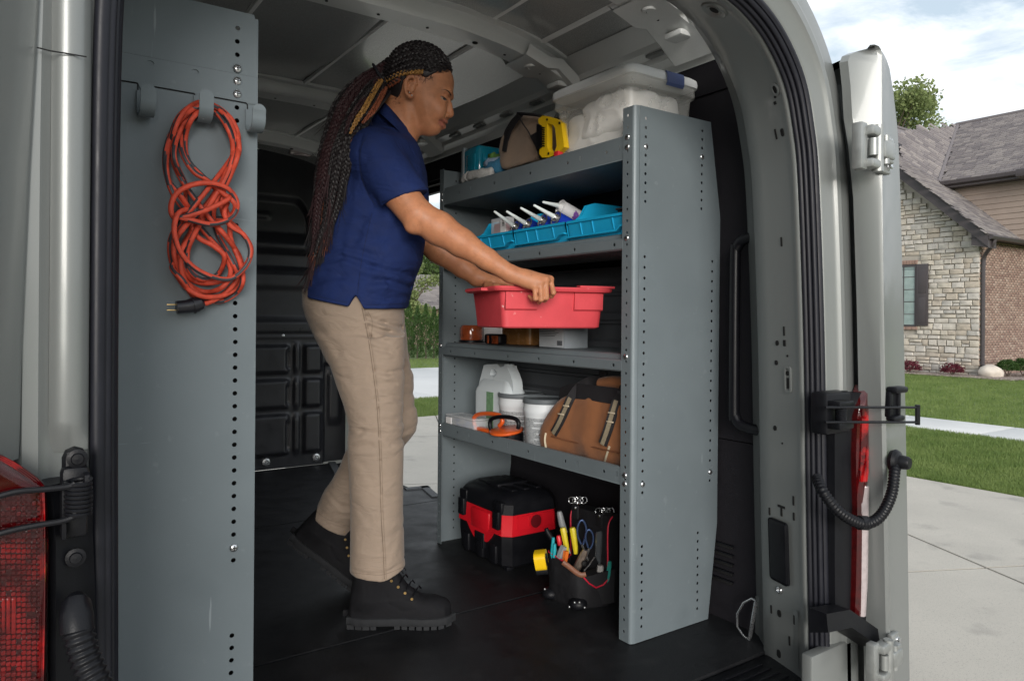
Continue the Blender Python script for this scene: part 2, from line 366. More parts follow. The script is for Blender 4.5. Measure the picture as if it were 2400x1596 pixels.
# overlapping lower gusset of the pillar
b = MB(); g = []
for x, y in ((1777, 1399), (1872, 1432), (1874, 1568), (1776, 1525)):
    F = on_frame(x, min(y, 1590)); g.append(F.to_translation()+F.col[2].to_3d()*.002 if F else PZ(x, y, 0))
b.add(g+[p+Vector((.006, .01, 0)) for p in g], [(0, 1, 2, 3), (4, 7, 6, 5), (0, 4, 5, 1), (1, 5, 6, 2), (2, 6, 7, 3), (3, 7, 4, 0)]); obj('pillar_gusset', b, M_PAINT, van)
# ---- roof skin, beads, bows, side rails
def zr(X): t = (X-XC)/.82; return 1.905-.115*abs(t)**3.6
def roof_fn(u, v):
    X = .02+u*1.70; Y = 1.22+v*3.25
    return Vector((X, Y, zr(X)+.004*math.sin(Y*9)*math.exp(-((X-.8)/.6)**2)+.003*math.sin(X*11+Y*5)))
b = MB(); b.grid(roof_fn, 60, 60); obj('roof_skin', b, M_PAINTIN, van, 180)
b = MB()
for X, y0, y1 in ((.40, 1.5, 4.1), (.64, 2.2, 4.1), (1.06, 1.25, 2.0), (1.03, 2.2, 3.1), (1.30, 1.3, 2.0), (1.36, 2.2, 3.1), (1.50, 1.5, 2.02), (1.28, 3.2, 4.1), (.88, 3.2, 4.1)):
    b.loft([[Vector((X+dx, y, zr(X)-h)) for dx, h in ((-.012, -.002), (-.006, .006), (.006, .006), (.012, -.002))] for y in (y0, (y0+y1)/2, y1)])
roof_beads = b
M_BOW = mat('roof_paint_lit', (.64, .655, .645), .34, .15, var=.06, vscale=500, coat=.3)  # lit copy of the roof paint, brightness of the bows put into colour
def bow(Y, w_, drop, x0=.06, x1=1.70, matl=M_BOW):
    b = MB(); rings = []
    xs = np.linspace(x0, x1, 34)
    for X in xs:
        e = min(1., min(X-x0, x1-X)/.06); d = drop*(.35+.65*e)
        wob = 1+.12*math.exp(-((X-1.18)/.05)**2)+.12*math.exp(-((X-.56)/.05)**2)
        z = zr(X); rings.append([Vector((X, Y+a*w_*wob, z-h)) for a, h in ((-.72, -.004), (-.70, .006), (-.5, .010), (-.44, d*.8), (-.38, d), (.0, d*1.03), (.38, d), (.44, d*.8), (.5, .010), (.70, .006), (.72, -.004))])
    b.loft(rings, closed=False); o = obj('roof_bow', b, matl, van, 40)
    h = MB()
    for X in (.30, .50, .735, .765, .93, 1.10, 1.28, 1.40, 1.55):
        h.prism(circ(0, 0, .0048 if X not in (1.28,) else .010, 10), -.001, .001, M=frame((X, Y+.008, zr(X)-drop*1.03-.001), (1, 0, -(zr(X)-zr(X+.01))*100), (0, -1, 0), (0, 0, -1)))
    for X in (.36, .62, .84, 1.04, 1.24):
        h.prism(rrect(-.055, -.014, .055, .014, .005), -.001, .001, M=frame((X, Y+w_*.60, zr(X)-.0125), (1, 0, 0), (0, -1, 0), (0, 0, -1)))
        for q in (.075, .095, .115): h.prism(circ(q, 0, .0045, 8), -.001, .001, M=frame((X, Y+w_*.60, zr(X)-.0125), (1, 0, 0), (0, -1, 0), (0, 0, -1)))
    objs('bow_slot', h, M_BLACK, o, 0)
    lip = MB()
    for X in (.36, .62, .84, 1.04, 1.24): lip.box((X+.050, Y+w_*.60-.018, zr(X)-.019), (X+.062, Y+w_*.60+.018, zr(X)-.012), .002)
    objs('slot_lip', lip, M_STEEL, o)
objs('roof_bead', roof_beads, mat('bead_highlight', (.80, .81, .80), .5, var=.05), van)  # near-white colour paints the light caught along the beads
bow(2.075, .115, .060); bow(3.13, .115, .060); bow(4.0, .10, .055)
bow(1.50, .15, .060)
# stamped gussets where the rear bow meets the side rail
b = MB()
for Y, w_ in ((1.50, .11), (2.075, .085), (3.13, .085)):
    b.loft([[Vector((X, Y+s_*w_*k, z)) for s_, k in ((-1, 1), (-1, .8), (1, .8), (1, 1))] for X, z, k2 in ((1.44, zr(1.44)-.064, 1), (1.56, zr(1.56)-.075, 1), (1.64, 1.735, 1), (1.70, 1.70, 1))] and
           [[Vector((X, Y-w_, z+.03)), Vector((X, Y-w_*.75, z)), Vector((X, Y+w_*.75, z)), Vector((X, Y+w_, z+.03))] for X, z in ((1.44, zr(1.44)-.066), (1.53, zr(1.53)-.072), (1.58, zr(1.58)-.050), (1.64, 1.748), (1.705, 1.70))], closed=False)
    b.box((1.60, Y-.035, 1.742), (1.66, Y+.035, 1.762), .008)
    b.lathe([(.026, 0), (.022, -.006), (.012, -.007), (.010, -.002), (0, -.002)], 16, M=T(1.50, Y-.01, zr(1.5)-.066))
objs('bow_gusset', b, M_BOW, van, 40)
b = MB()
for side in (1, -1):
    def sxp(X): return XC+side*(X-XC)
    rp = [(1.60, zr(1.60)-.002), (1.615, zr(1.6)-.02), (1.655, 1.775), (1.66, 1.757), (1.69, 1.745), (1.695, 1.728), (1.725, 1.715), (1.73, 1.69), (1.75, 1.68)]
    b.loft([[Vector((sxp(x), y, z)) for x, z in rp] for y in (1.24, 2.0, 3.0, 4.45)], closed=False)
objs('roof_side_rail', b, M_BOW, van, 30)
b = MB()
for y in np.arange(1.6, 4.3, .21):
    if random.random() < .8: b.box((1.662, y, 1.742), (1.688, y+.07, 1.752), .002)
objs('rail_tab', b, M_PAINT, van)
# ---- right wall lining, slider header, left wall
wall = [(1.800, .0), (1.806, .3), (1.808, .8), (1.800, 1.2), (1.785, 1.45), (1.762, 1.60), (1.735, 1.70)]
def wall_part(name, y0, y1, z0, z1, side=1, m=M_TRIM, off=0):
    b = MB(); pr = [(x+off, z) for x, z in wall if z0-1e-6 <= z <= z1+1e-6]
    def xi(z): return float(np.interp(z, [q[1] for q in wall], [q[0] for q in wall]))+off
    if pr[0][1] > z0: pr = [(xi(z0), z0)]+pr
    if pr[-1][1] < z1: pr = pr+[(xi(z1), z1)]
    rings = []
    for y in (y0, y1):
        rings.append([Vector((x if side > 0 else 2*XC-x, y, z)) for x, z in pr]+[Vector(((x+.012) if side > 0 else 2*XC-x-.012, y, z)) for x, z in pr[::-1]])
    b.loft(rings); return obj(name, b, m, van, 40)
wall_part('lower_lining', 1.20, 2.95, .0, .545); wall_part('upper_lining', 1.20, 2.95, .548, 1.60)
wall_part('cant_lining', 1.20, 4.42, 1.603, 1.70, off=-.006)
wall_part('slider_front_post', 4.25, 4.42, 0, 1.60)
wall_part('left_lining', 1.20, 4.42, 0, 1.70, side=-1)
b = MB(); b.box((1.795, 2.93, 0), (1.86, 2.99, 1.60), .01); b.box((1.77, 2.93, 1.585), (1.85, 4.3, 1.615), .006); b.box((1.80, 2.95, 1.555), (1.83, 4.3, 1.583), .004)
obj('slider_track', b, M_BLKPL, van)
b = MB(); b.box((1.83, 2.98, -.28), (1.875, 4.28, -.05), .01); b.box((1.45, 3.5, -.30), (1.86, 4.3, -.26)); obj('slider_step', b, M_BLKPL, van)
# panel studs, vent louvres, lashing ring, grab handle
b = MB()
for y, z in ((1.34, 1.29), (1.34, .995), (1.345, .68), (1.34, .79), (2.2, 1.3)): b.lathe([(.011, 0), (.010, .003), (.004, .006), (0, .0065)], 12, M=frame((1.803, y, z), (0, 1, 0), (0, 0, 1), (-1, 0, 0)))
objs('panel_clip', b, M_TRIM, van)
p = []
hx = 1.748
a, c = PX(1795, 553, hx), PX(1795, 1010, hx); l0, l1 = PX(1733, 590, hx), PX(1725, 960, hx)
yy = (l0.y+l1.y)/2+.01
pts = [Vector((1.805, yy-.20, a.z)), Vector((hx, yy-.13, a.z)), Vector((hx, yy-.06, a.z)), Vector((hx, yy-.022, a.z-.008)), Vector((hx, yy-.006, a.z-.028)), Vector((hx, yy, a.z-.06))]
pts2 = [Vector((q.x, q.y, a.z+c.z-q.z)) for q in pts]
b = MB(); b.tube(catmull(pts+pts2[::-1], 5), .0155, 12); obj('grab_handle', b, mat('handle_black', (.005, .005, .007), .34, var=.05, spec=.3), van)
b = MB(); b2 = MB()
for i in range(5):
    q = PX(1665+19, 1272+i*20.5, 1.802)
    b.box((1.795, q.y-.055, q.z-.006), (1.803, q.y+.045, q.z+.004), .002); b2.box((1.792, q.y-.06, q.z+.003), (1.802, q.y+.05, q.z+.0065), .001)
objs('vent_slot', b, M_BLACK, van); objs('vent_lip', b2, M_BLKPL, van)
q = PZ(1756, 1480, .02); b = MB()
rp = [q+Vector((.004*math.sin(a)-.02*math.cos(a)*0, .022*math.cos(a), .045+.040*math.sin(a))) for a in np.linspace(-2.2, 3.6, 22)]
b.tube([PX(1738+r_[0], 1450+r_[1], 1.742) for r_ in ((20, 50), (5, 40), (-10, 18), (-10, -12), (5, -38), (24, -48), (34, -42))], .0032, 8); b.tube([PX(1772, 1410, 1.742), PX(1757, 1494, 1.742)], .0055, 8)
obj('lashing_ring', b, M_STEEL, van)
# ---- bulkhead: moulded black plastic, one relief sheet
def sm(a, b_, x): t = min(1, max(0, (x-a)/(b_-a))); return t*t*(3-2*t)
def band(x, a, b_, e): return sm(a-e, a+e, x)*(1-sm(b_-e, b_+e, x))
def bulk_h(X, Z):
    h = 0.
    up_edge = 1.62-.28*sm(1.40, 1.60, X)**2
    h -= .045*band(Z, 1.40, up_edge, .025)*band(X, -.2, 1.53, .03)
    h += .018*band(Z, 1.50, 1.535, .012)*band(X, .9, 1.285, .02)
    h += .035*band(Z, 1.31, 1.365, .022)*band(X, -.2, 1.50-.0*Z, .03)
    h -= .05*band(Z, 1.20, 1.30, .02)*band(X, -.2, 1.56, .03)
    h += .012*band(Z, 1.09, 1.17, .012)
    h -= .010*band(Z, .905, 1.075, .012)*band(X, -.2, 1.60, .02)
    h += .016*band(Z, .815, .885, .012)
    h += .006*band(Z, .78, .80, .006)
    for x0, x1 in ((.96, 1.405), (1.475, 1.605), (.5, .93)):
        for z0, z1 in ((.565, .745), (.355, .54), (.075, .33)):
            h += .030*band(X, x0+.012, x1-.012, .016)*band(Z, z0+.01, z1-.01, .014)
    for z0, z1 in ((.58, .74), (.36, .53), (.085, .31)):
        h -= .028*band(X, 1.375, 1.398, .008)*band(Z, z0+.02, z1-.03, .02)
        h += .020*band(X, 1.425, 1.46, .010)*band(Z, z0, z1, .03)
    h -= .05*sm(1.612, 1.64, X)*(1-sm(.60, .64, Z)); h += .02*band(X, 1.66, 1.74, .02)*band(Z, .25, .57, .04)
    return h
b = MB(); b.grid(lambda u, v: Vector((-.02+u*1.80, 4.395-bulk_h(-.02+u*1.80, v*1.90), v*1.90)), 230, 240); obj('bulkhead', b, mat('bulkhead_plastic', (.020, .021, .025), .36, var=.15, vscale=20, bump=.15, bscale=500, spec=.55), van, 180)
b = MB()
for X, Z in ((1.265, .046), (1.57, .044), (1.36, .797), (1.0, .046)): b.lathe([(.026, 0), (.025, .006), (.014, .008), (.013, .004), (.008, .010), (0, .011)], 16, M=frame((X, 4.392, Z), (1, 0, 0), (0, 0, 1), (0, -1, 0)) @ Matrix.Scale(.35 if Z > .5 else .9, 4))
objs('bulkhead_bolt', b, M_STEEL, van)
q = PD(1008*.0+690*1.0178, 357, 4.1); b = MB(); b.box((q.x-.06, q.y-.02, q.z-.02), (q.x+.06, q.y+.02, q.z+.012), .008); obj('dome_lamp', b, M_LENSC, van)
# ---- right side: lamp housing, lamp, door with hinges, check strap, wiring conduit
def zpx(y, x, Y): return PY(x, y, Y).z
hb = MB()
ys = [(905, 1.645, 1.80), (1000, 1.645, 1.812), (1150, 1.648, 1.815), (1300, 1.65, 1.815), (1440, 1.655, 1.80)]
rings = []
for y, xa, xb in ys:
    z = zpx(y*1.0178, 1935*1.0178, 1.03)
    rings.append([Vector((xa+.030, 1.06, z)), Vector((xa+.034, 1.024, z)), Vector((xa+.06, 1.016, z)), Vector((xa+.105, 1.021, z)), Vector((xb-.03, 1.012, z)), Vector((xb, 1.009, z)), Vector((xb, 1.06, z))])
hb.loft(rings); obj('lamp_housing', hb, M_BLKPL, van)
hb = MB(); q0 = PY(1895*1.0178, 1435*1.0178, 1.0); q1 = PY(2040*1.0178, 1470*1.0178, 1.0)
hb.loft([[Vector((x, y, z+dz)) for dz, y in ((.03, 1.03), (.03, .985), (-.012, .98), (-.03, 1.03))] for x, z in ((q0.x-.01, q0.z), (q0.x+.09, q0.z-.012), (q1.x-.03, q1.z-.006), (q1.x-.005, q1.z-.002))]); obj('bumper_corner', hb, M_BLKPL, van)
hb = MB(); hb.box((1.60, 1.03, -.34), (1.80, 1.06, .10), .006); hb.box((-.05, .99, -.42), (1.80, 1.05, -.10), .02); obj('lower_rear_panel', hb, M_PAINT, van)
def lamp_strip(name, rows, m, Y, dep):
    b = MB(); rings = []
    for y, xa, xb in rows:
        A = PY(xa*1.0178, y*1.0178, Y); Bq = PY(xb*1.0178, y*1.0178, Y)
        rings.append([Vector((A.x, Y+.03, A.z)), Vector((A.x, Y+.002, A.z)), Vector((A.x*.7+Bq.x*.3, Y-dep, A.z)), Vector((A.x*.3+Bq.x*.7, Y-dep, A.z)), Vector((Bq.x, Y, A.z)), Vector((Bq.x, Y+.03, A.z))])
    b.loft(rings); return b
tl = lamp_strip('x', [(888, 1996, 1999), (910, 1987, 2000), (960, 1976, 2001), (1050, 1973, 2003), (1110, 1974, 1999), (1160, 1976, 1992), (1250, 1975, 1986), (1350, 1973, 1984), (1450, 1969, 1977)], M_LENS, 1.005, .006)
tlo = obj('tail_lamp', tl, M_LENSD, van)
tl = lamp_strip('x', [(935, 1988, 2000), (1000, 1986, 2001), (1090, 1983, 2002), (1110, 1985, 1998)], M_LENS, .997, .004); obj('red_reflector', tl, M_LENS, tlo)
tl = lamp_strip('x', [(1120, 1992, 2001), (1160, 1986, 2001), (1250, 1985, 2000), (1340, 1984, 1999), (1420, 1983, 1994)], M_LENSC, .998, .004); obj('clear_lens', tl, M_LENSC, tlo)
# door folded back along the side
db = MB(); rings = []
for y, xa, xm, xb in ((103, 2004, 2014, 2020), (107, 1984, 2024, 2028), (115, 1966, 2029, 2036), (128, 1952, 2031, 2043), (145, 1946, 2031, 2049), (200, 1952, 2031, 2058), (270, 1956, 2031, 2066), (330, 1966, 2032, 2070), (450, 1978, 2032, 2074), (700, 1986, 2035, 2080), (950, 1991, 2040, 2085), (1250, 1998, 2046, 2090), (1568, 2003, 2052, 2094), (1700, 2005, 2054, 2096)):
    A = PY(xa*1.0178, y*1.0178, 1.005); Mm = PY(xm*1.0178, y*1.0178, .958); Bq = PY(xb*1.0178, y*1.0178, .975)
    rings.append([Vector((A.x, 1.02, Mm.z)), Vector((A.x+.004, 1.0, Mm.z)), Vector((Mm.x-.006, .966, Mm.z)), Vector((Mm.x, .958, Mm.z)), Vector((Mm.x+.008, .962, Mm.z)), Vector((Bq.x-.01, .970, Mm.z)), Vector((Bq.x, .98, Mm.z)), Vector((Bq.x+.012, 1.02, Mm.z)), Vector((max(Bq.x+.02, 1.95), 1.80, Mm.z)), Vector((max(Bq.x-.06, 1.87), 1.80, Mm.z)), Vector((max(Bq.x-.07, 1.85), 1.06, Mm.z))])
db.loft(rings); door = obj('rear_door', db, M_PAINT, van, 30)
def on_y(x, y, Y): return PY(x*1.0178, y*1.0178, Y)
def hinge(cx, cy, k, arm):
    b = MB(); F = frame(on_y(cx, cy, .945), (.94, .10, 0), (0, 0, 1))
    F = F @ Matrix.Scale(k, 4)
    b.box((.035, -.048, -.012), (.082, .048, .004), .004, M=F)                      # leaf on the door
    b.cyl((-.015, -.055, .012), (-.015, .055, .012), .013, n=14, M=F)               # pin barrel
    for z0, z1 in ((-.050, -.028), (.026, .050)): b.box((-.062, z0, -.01), (-.005, z1, .022), .006, M=F)
    for z0, z1 in ((-.022, .020),): b.box((-.012, z0, .002), (.045, z1, .030), .006, M=F)
    b.box((.02, -.030, .0), (.052, -.012, .024), .005, M=F); b.box((.02, .012, .0), (.052, .030, .024), .005, M=F)
    b.box((-.085, -.055, -.02), (-.055, .055, .006), .004, M=F)
    b.cyl((-.040, -.02, .012), (-.040, .02, .012), .011, n=12, M=F)
    b.cyl((.012, -.034, .018), (.012, .034, .018), .009, n=12, M=F)
    h = obj('hinge', b, M_CAST, door)
    b = MB()
    for x, z in ((.066, .030), (.070, 0), (.066, -.030)): b.lathe([(.011, .003), (.011, .006), (.007, .007), (.007, .012), (.005, .013), (0, .013)], 12, M=F @ T(x, z, 0))
    objs('hinge_bolt', b, M_STEEL, door)
hinge(2016, 347, 1.0, 1); hinge(2040, 1510, .88, 1)
# check strap with its bracket
b = MB()
for y in (938, 972): b.tube([on_y(x, y, Yq) for x, Yq in ((1900, .965), (1990, .945), (2115, .935))], .0032, 8)
b.cyl(on_y(2113, 932, .935), on_y(2113, 978, .935), .006, n=10)
obj('check_strap', b, M_BLKPL, van)
b = MB(); q = on_y(1930, 950, .99); b.box((q.x-.055, .985, q.z-.05), (q.x+.05, 1.03, q.z+.05), .008); b.box((q.x-.05, .955, q.z-.004-.03), (q.x+.01, .99, q.z-.016), .003); b.box((q.x-.05, .955, q.z+.016), (q.x+.01, .99, q.z+.032), .003)
qs = on_y(1937, 935, .965)
b.tube([Vector((qs.x+.011*math.cos(t), .965+.011*math.sin(t), qs.z-t*.00075)) for t in np.arange(0, 50, .5)], .0028, 6)
obj('strap_bracket', b, M_BLKPL, van)
b = MB(); q = on_y(2058, 932, .95)
b.box((q.x-.022, .935, q.z-.04), (q.x+.03, .96, q.z-.026), .006); b.box((q.x-.022, .93, q.z+.030), (q.x+.035, .96, q.z+.046), .006); b.box((q.x-.024, .945, q.z-.03), (q.x-.010, .962, q.z+.034), .004); b.box((q.x+.016, .945, q.z-.03), (q.x+.028, .962, q.z+.034), .004); b.box((q.x-.02, .952, q.z-.03), (q.x+.02, .964, q.z+.03))
obj('strap_pocket', b, M_BLKPL, door)
def conduit(pts, r, parent, name, pitch=.0085):
    c = catmull(pts, 14); ln = [0]
    for p0, p1 in zip(c[:-1], c[1:]): ln.append(ln[-1]+(p1-p0).length)
    n = int(ln[-1]/pitch*4); out = []; rr = []
    for i in range(n+1):
        s_ = ln[-1]*i/n; k = max(0, min(len(c)-2, int(np.searchsorted(ln, s_))-1)); t = (s_-ln[k])/max(1e-9, ln[k+1]-ln[k])
        out.append(c[k].lerp(c[k+1], t)); rr.append(r*(1 if i % 4 in (1, 2) else .84))
    b = MB(); b.tube(out, rr, 12); return obj(name, b, M_BLKPL, parent, 60)
conduit([on_y(1880, 1098, 1.02), on_y(1897, 1135, .985), on_y(1935, 1180, .96), on_y(1985, 1205, .94), on_y(2025, 1190, .925), on_y(2052, 1140, .925), on_y(2060, 1085, .935), on_y(2060, 1060, .955)], .0135, van, 'wiring_conduit')
b = MB(); F = frame(on_y(2062, 1062, .945), (1, .1, 0), (0, 0, 1)); b.lathe([(.026, -.01), (.030, 0), (.026, .008), (.018, .012), (.016, .03), (.013, .034), (0, .034)], 20, M=F); obj('conduit_grommet', b, M_BLKPL, door)
b = MB(); b.tube([on_y(1978, 1203, .945), on_y(1995, 1204, .94)], .017, 14); obj('conduit_clip', b, M_BLKPL, van)
# ---- left side: tail lamp, strap bracket with spring, conduit
def onl(x, y, Y): return PY(x, y, Y)
b = MB(); rings = []
for y, xb in ((1072, 4), (1090, 28), (1112, 62), (1137, 98), (1150, 104), (1200, 110), (1300, 112), (1400, 108), (1500, 106), (1700, 104)):
    A = onl(xb, y, .985); z = A.z
    rings.append([Vector((-.16, 1.03, z)), Vector((-.16, .985, z)), Vector((A.x-.02, .978, z)), Vector((A.x-.006, .980, z)), Vector((A.x, .99, z)), Vector((A.x, 1.03, z))])
b.loft(rings); tl2 = obj('tail_lamp', b, M_LENSD, van)
lc = MB(); rnd = random.Random(3)
for iz in range(40):
    for ix in range(10):
        y = 1165+iz*12.5; x = 92-ix*12
        if rnd.random() < .05: continue
        q = onl(x, y, .975); hgt = rnd.uniform(.0040, .0052)
        lc.box((q.x-.0022, .9735-rnd.random()*.003, q.z-hgt/2), (q.x+.0022, .98, q.z+hgt/2), .0008, 1)
tag(obj('lamp_facets', lc, M_LENS, tl2), kind='stuff')
b = MB(); 
for y0, y1, x0, x1 in ((1400, 1478, 4, 12), (1400, 1478, 15, 24), (1400, 1478, 27, 37)):
    q0 = onl(x0, y0, .974); q1 = onl(x1, y1, .974); b.box((q0.x, .970, q1.z), (q1.x, .978, q0.z), .001)
for i in range(3):
    pts = [onl(x, y, .972) for x, y in ((-12, 1062+i*5), (30, 1083+i*5), (70, 1110+i*6), (97-i*3, 1134+i*5), (103-i*4, 1170), (104-i*4, 1400), (100-i*4, 1620))]
    b.tube(catmull(pts, 4), .0012, 6)
obj('lamp_rib', b, M_LENS, tl2)
b = MB(); rings = []
for y, xb in ((1068, 4), (1088, 30), (1110, 66), (1134, 102), (1150, 108), (1200, 113), (1300, 115), (1400, 112), (1500, 110), (1700, 108)):
    A = onl(xb, y, .975); z = A.z
    rings.append([Vector((-.16, .9655, z)), Vector((A.x-.022, .9655, z)), Vector((A.x-.007, .968, z)), Vector((A.x, .976, z)), Vector((A.x, .992, z))])
b.loft(rings, closed=False); obj('outer_lens', b, mat('lens_cover', (.035, .0004, .0008), .06, var=.2, vscale=6, alpha=.40, coat=.8, rvar=0), tl2, 50)
b = MB(); rings = []
for y, xa, xb in ((1136, 100, 215), (1180, 110, 219), (1270, 116, 217), (1400, 116, 222), (1596, 116, 226), (1700, 116, 230)):
    A = onl(xa, y, 1.0); Bq = onl(xb, y, 1.03)
    rings.append([Vector((A.x, 1.04, A.z)), Vector((A.x, .996, A.z)), Vector((A.x+.006, .992, A.z)), Vector((Bq.x-.015, 1.012, A.z)), Vector((Bq.x, 1.03, A.z)), Vector((Bq.x, 1.05, A.z))])
b.loft(rings); obj('lamp_housing', b, M_BLKPL, van)
b = MB()
def plq(x0, y0, x1, y1, Y, t, bev): q0 = onl(x0, y1, Y); q1 = onl(x1, y0, Y); b.box((q0.x, Y, q0.z), (q1.x, Y+t, q1.z), bev)
plq(146, 1048, 206, 1160, .985, .03, .012); plq(142, 1090, 212, 1190, .978, .03, .008); plq(143, 1130, 158, 1270, .965, .04, .005); plq(196, 1110, 213, 1190, .965, .04, .006); plq(146, 1200, 206, 1265, .985, .03, .005)
q = onl(184, 1125, .962)
b.tube([Vector((q.x+.0125*math.cos(t), .964+.0125*math.sin(t), q.z-t*.00078)) for t in np.arange(0, 53, .5)], .0023, 6)
obj('strap_bracket', b, M_BLKPL, van)
b = MB()
for pts in (((-20, 1168), (40, 1152), (110, 1146), (160, 1140), (176, 1132)), ((-20, 1256), (30, 1242), (90, 1230), (140, 1222), (170, 1212), (178, 1200))): b.tube(catmull([onl(x, y, .955) for x, y in pts], 5), .0034, 8)
obj('check_strap', b, M_BLKPL, van)
b = MB()
for x, y, Y in ((181, 1074, .984), (177, 1305, 1.0)): b.lathe([(.011, 0), (.011, .003), (.007, .004), (.006, .007), (0, .0075)], 14, M=frame(onl(x, y, Y), (1, 0, 0), (0, 0, 1), (0, -1, 0)))
objs('bracket_bolt', b, M_BLKPL, van)
conduit([onl(178, 1425, .985), onl(178, 1440, .972), onl(185, 1485, .962), onl(200, 1540, .955), onl(225, 1600, .945), onl(255, 1680, .93)], .0165, van, 'wiring_conduit', .0078)
b = MB(); b.tube([onl(178, 1408, .99), onl(178, 1418, .978), onl(179, 1445, .968), onl(181, 1480, .962)], [.012, .016, .0175, .0172], 16); obj('conduit_boot', b, M_BLKPL, van)
# body moulding: painted swage and lower shoulder of the left pillar
b = MB()
pr = [(.074, 1.038), (.066, 1.026), (.052, 1.023), (.040, 1.030), (.032, 1.044)]
rings = []
for y in (-60, 120, 126, 300, 520, 800, 985, 1000, 1020, 1042, 1060):
    sc = 1 if y < 990 else max(.25, 1-(y-990)/90)
    rings.append([Vector((.114-n_, 1.044+(Y_-1.044)*sc, PY(160, y, 1.03).z)) for n_, Y_ in pr])
b.loft(rings, closed=False); obj('pillar_swage', b, M_PAINT, van, 60)
b = MB(); b.tube([onl(x, y, 1.021) for x, y in ((86, 112), (102, 116), (118, 120), (150, 125), (203, 134))], .0009, 6); obj('panel_joint', b, M_BLACK, van)

# rearmost corner of the left pillar, its angle made up to keep the face in shade
b = MB(); rows_ = []
for y, xe in ((-80, 96), (100, 87), (400, 70), (800, 52), (1000, 47), (1075, 44)):
    e = onl(xe, y, 1.026); q = onl(-60, y+(8 if y > 1000 else 0), .94); f_ = e.lerp(q, .04)
    rows_.append([Vector((e.x+.0, 1.034, e.z)), e, f_+Vector((-.001, -.0015, 0)), Vector((q.x, q.y, e.z)), Vector((q.x-.03, q.y, e.z)), Vector((e.x-.06, 1.034, e.z))])
b.loft(rows_); obj('corner_panel', b, M_PAINT, van, 40)
# ================================================================== shelving
SF, SB, SY0, SY1 = 1.435, 1.795, 1.480, 2.600     # right unit: front plane, back, near end, far end
def screw_mesh(r=.0085):
    b = MB(); b.lathe([(r, 0), (r*.97, .0015), (r*.75, .0035), (r*.35, .0045), (0, .0047)], 12)
    b.box((-r*.55, -r*.10, .0036), (r*.55, r*.10, .0050), 0, mi=1); b.box((-r*.10, -r*.55, .0036), (r*.10, r*.55, .0051), 0, mi=1)
    return mesh_of('screw', b, [M_STEEL, M_BLACK])
SCREW = screw_mesh()
rack = thing('shelving_unit', 'grey steel shelving unit along the right wall, loaded with tools and bins', 'shelving', (1.6, 2.04, 0))
def face_cols(cols, r=.0042): return [circ(x, z, r, 8) for x, zs in cols for z in zs]
def zrow(y0, y1, n, x, Y): 
    a = PY(x, y0, Y).z; b_ = PY(x, y1, Y).z
    return [a+(b_-a)*i/(n-1) for i in range(n)]
# near end panel: outline and hole columns as seen
out = [(SF+.018, .002), (1.757, .002), (1.795, .287), (1.799, 1.229), (1.752, 1.512), (SF+.020, 1.512)]
cols = []
def colpx(x0, y0, x1, y1, n, Y=SY0):
    a = PY(x0, y0, Y); c = PY(x1, y1, Y); return [(a.x+(c.x-a.x)*i/(n-1), a.z+(c.z-a.z)*i/(n-1)) for i in range(n)]
holes = []
s1 = .4464; s2 = .4438
hp = colpx(1400+256*s1, 200+175*s1, 1400+252*s1, 200+610*s1, 10)+colpx(1400+249*s1, 200+900*s1, 1400+238*s2, 900+573*s2, 23)+colpx(1400+236*s2, 900+857*s2, 1400+233*s2, 900+1279*s2, 10)
hq = colpx(1400+552*s1, 200+240*s1, 1400+547*s1, 200+649*s1, 10)+colpx(1400+604*s1, 200+925*s1, 1400+594*s2, 900+508*s2, 23)+colpx(1400+531*s2, 900+785*s2, 1400+528*s2, 900+1184*s2, 10)
holes = [circ(x, z, .0046, 8) for x, z in hp+hq]
b = MB(); b.plate(out, holes, 0, .0016, M=T(0, SY0+.0016, 0) @ XZ)
endp = obj('end_panel', b, M_SHELF, rack, 30)
# front flange of the end panel with its column of holes (faces the aisle)
def flange(y0, y1, x, name='front_flange', par=rack):
    b = MB(); yc = (y0+y1)/2
    hs = [circ(yc, .03+i*.0331, .0042, 8) for i in range(45)]
    b.plate([(y0, .002), (y1, .002), (y1, 1.510), (y0, 1.510)], hs, 0, .0016, M=T(x, 0, 0) @ YZ)
    return obj(name, b, M_SHELF, par, 30)
# rounded fold joining flange and panel
flange(SY0+.010, SY0+.048, SF+.0016)
b = MB(); b.loft([[Vector((SF+.018-.018*math.sin(a)+(k*0), SY0+.010-.010*math.cos(a)+.0, z)) for a in np.linspace(0, math.pi/2, 6)] for k, z in ((0, .002), (0, 1.511))], closed=False); obj('panel_fold', b, M_SHELF, rack, 180)
# far end panel
FY = 2.566
b = MB(); hs = [circ(x, .05+i*.0331, .0040, 8) for x in (SF+.075,) for i in range(44)]
b.plate([(SF+.002, .002), (1.757, .002), (1.795, .287), (1.799, 1.229), (1.752, 1.512), (SF+.002, 1.512)], hs, 0, .0016, M=T(0, FY+.0318, 0) @ XZ); obj('end_panel', b, M_SHELF, rack, 30)
flange(FY, FY+.032, SF+.0016)
b = MB(); b.plate([(SF+.004, .002), (1.795, .002), (1.795, 1.50), (SF+.004, 1.50)], [], 0, .001, M=T(0, FY+.036, 0) @ XZ); obj('end_liner', b, M_BLACK, rack)
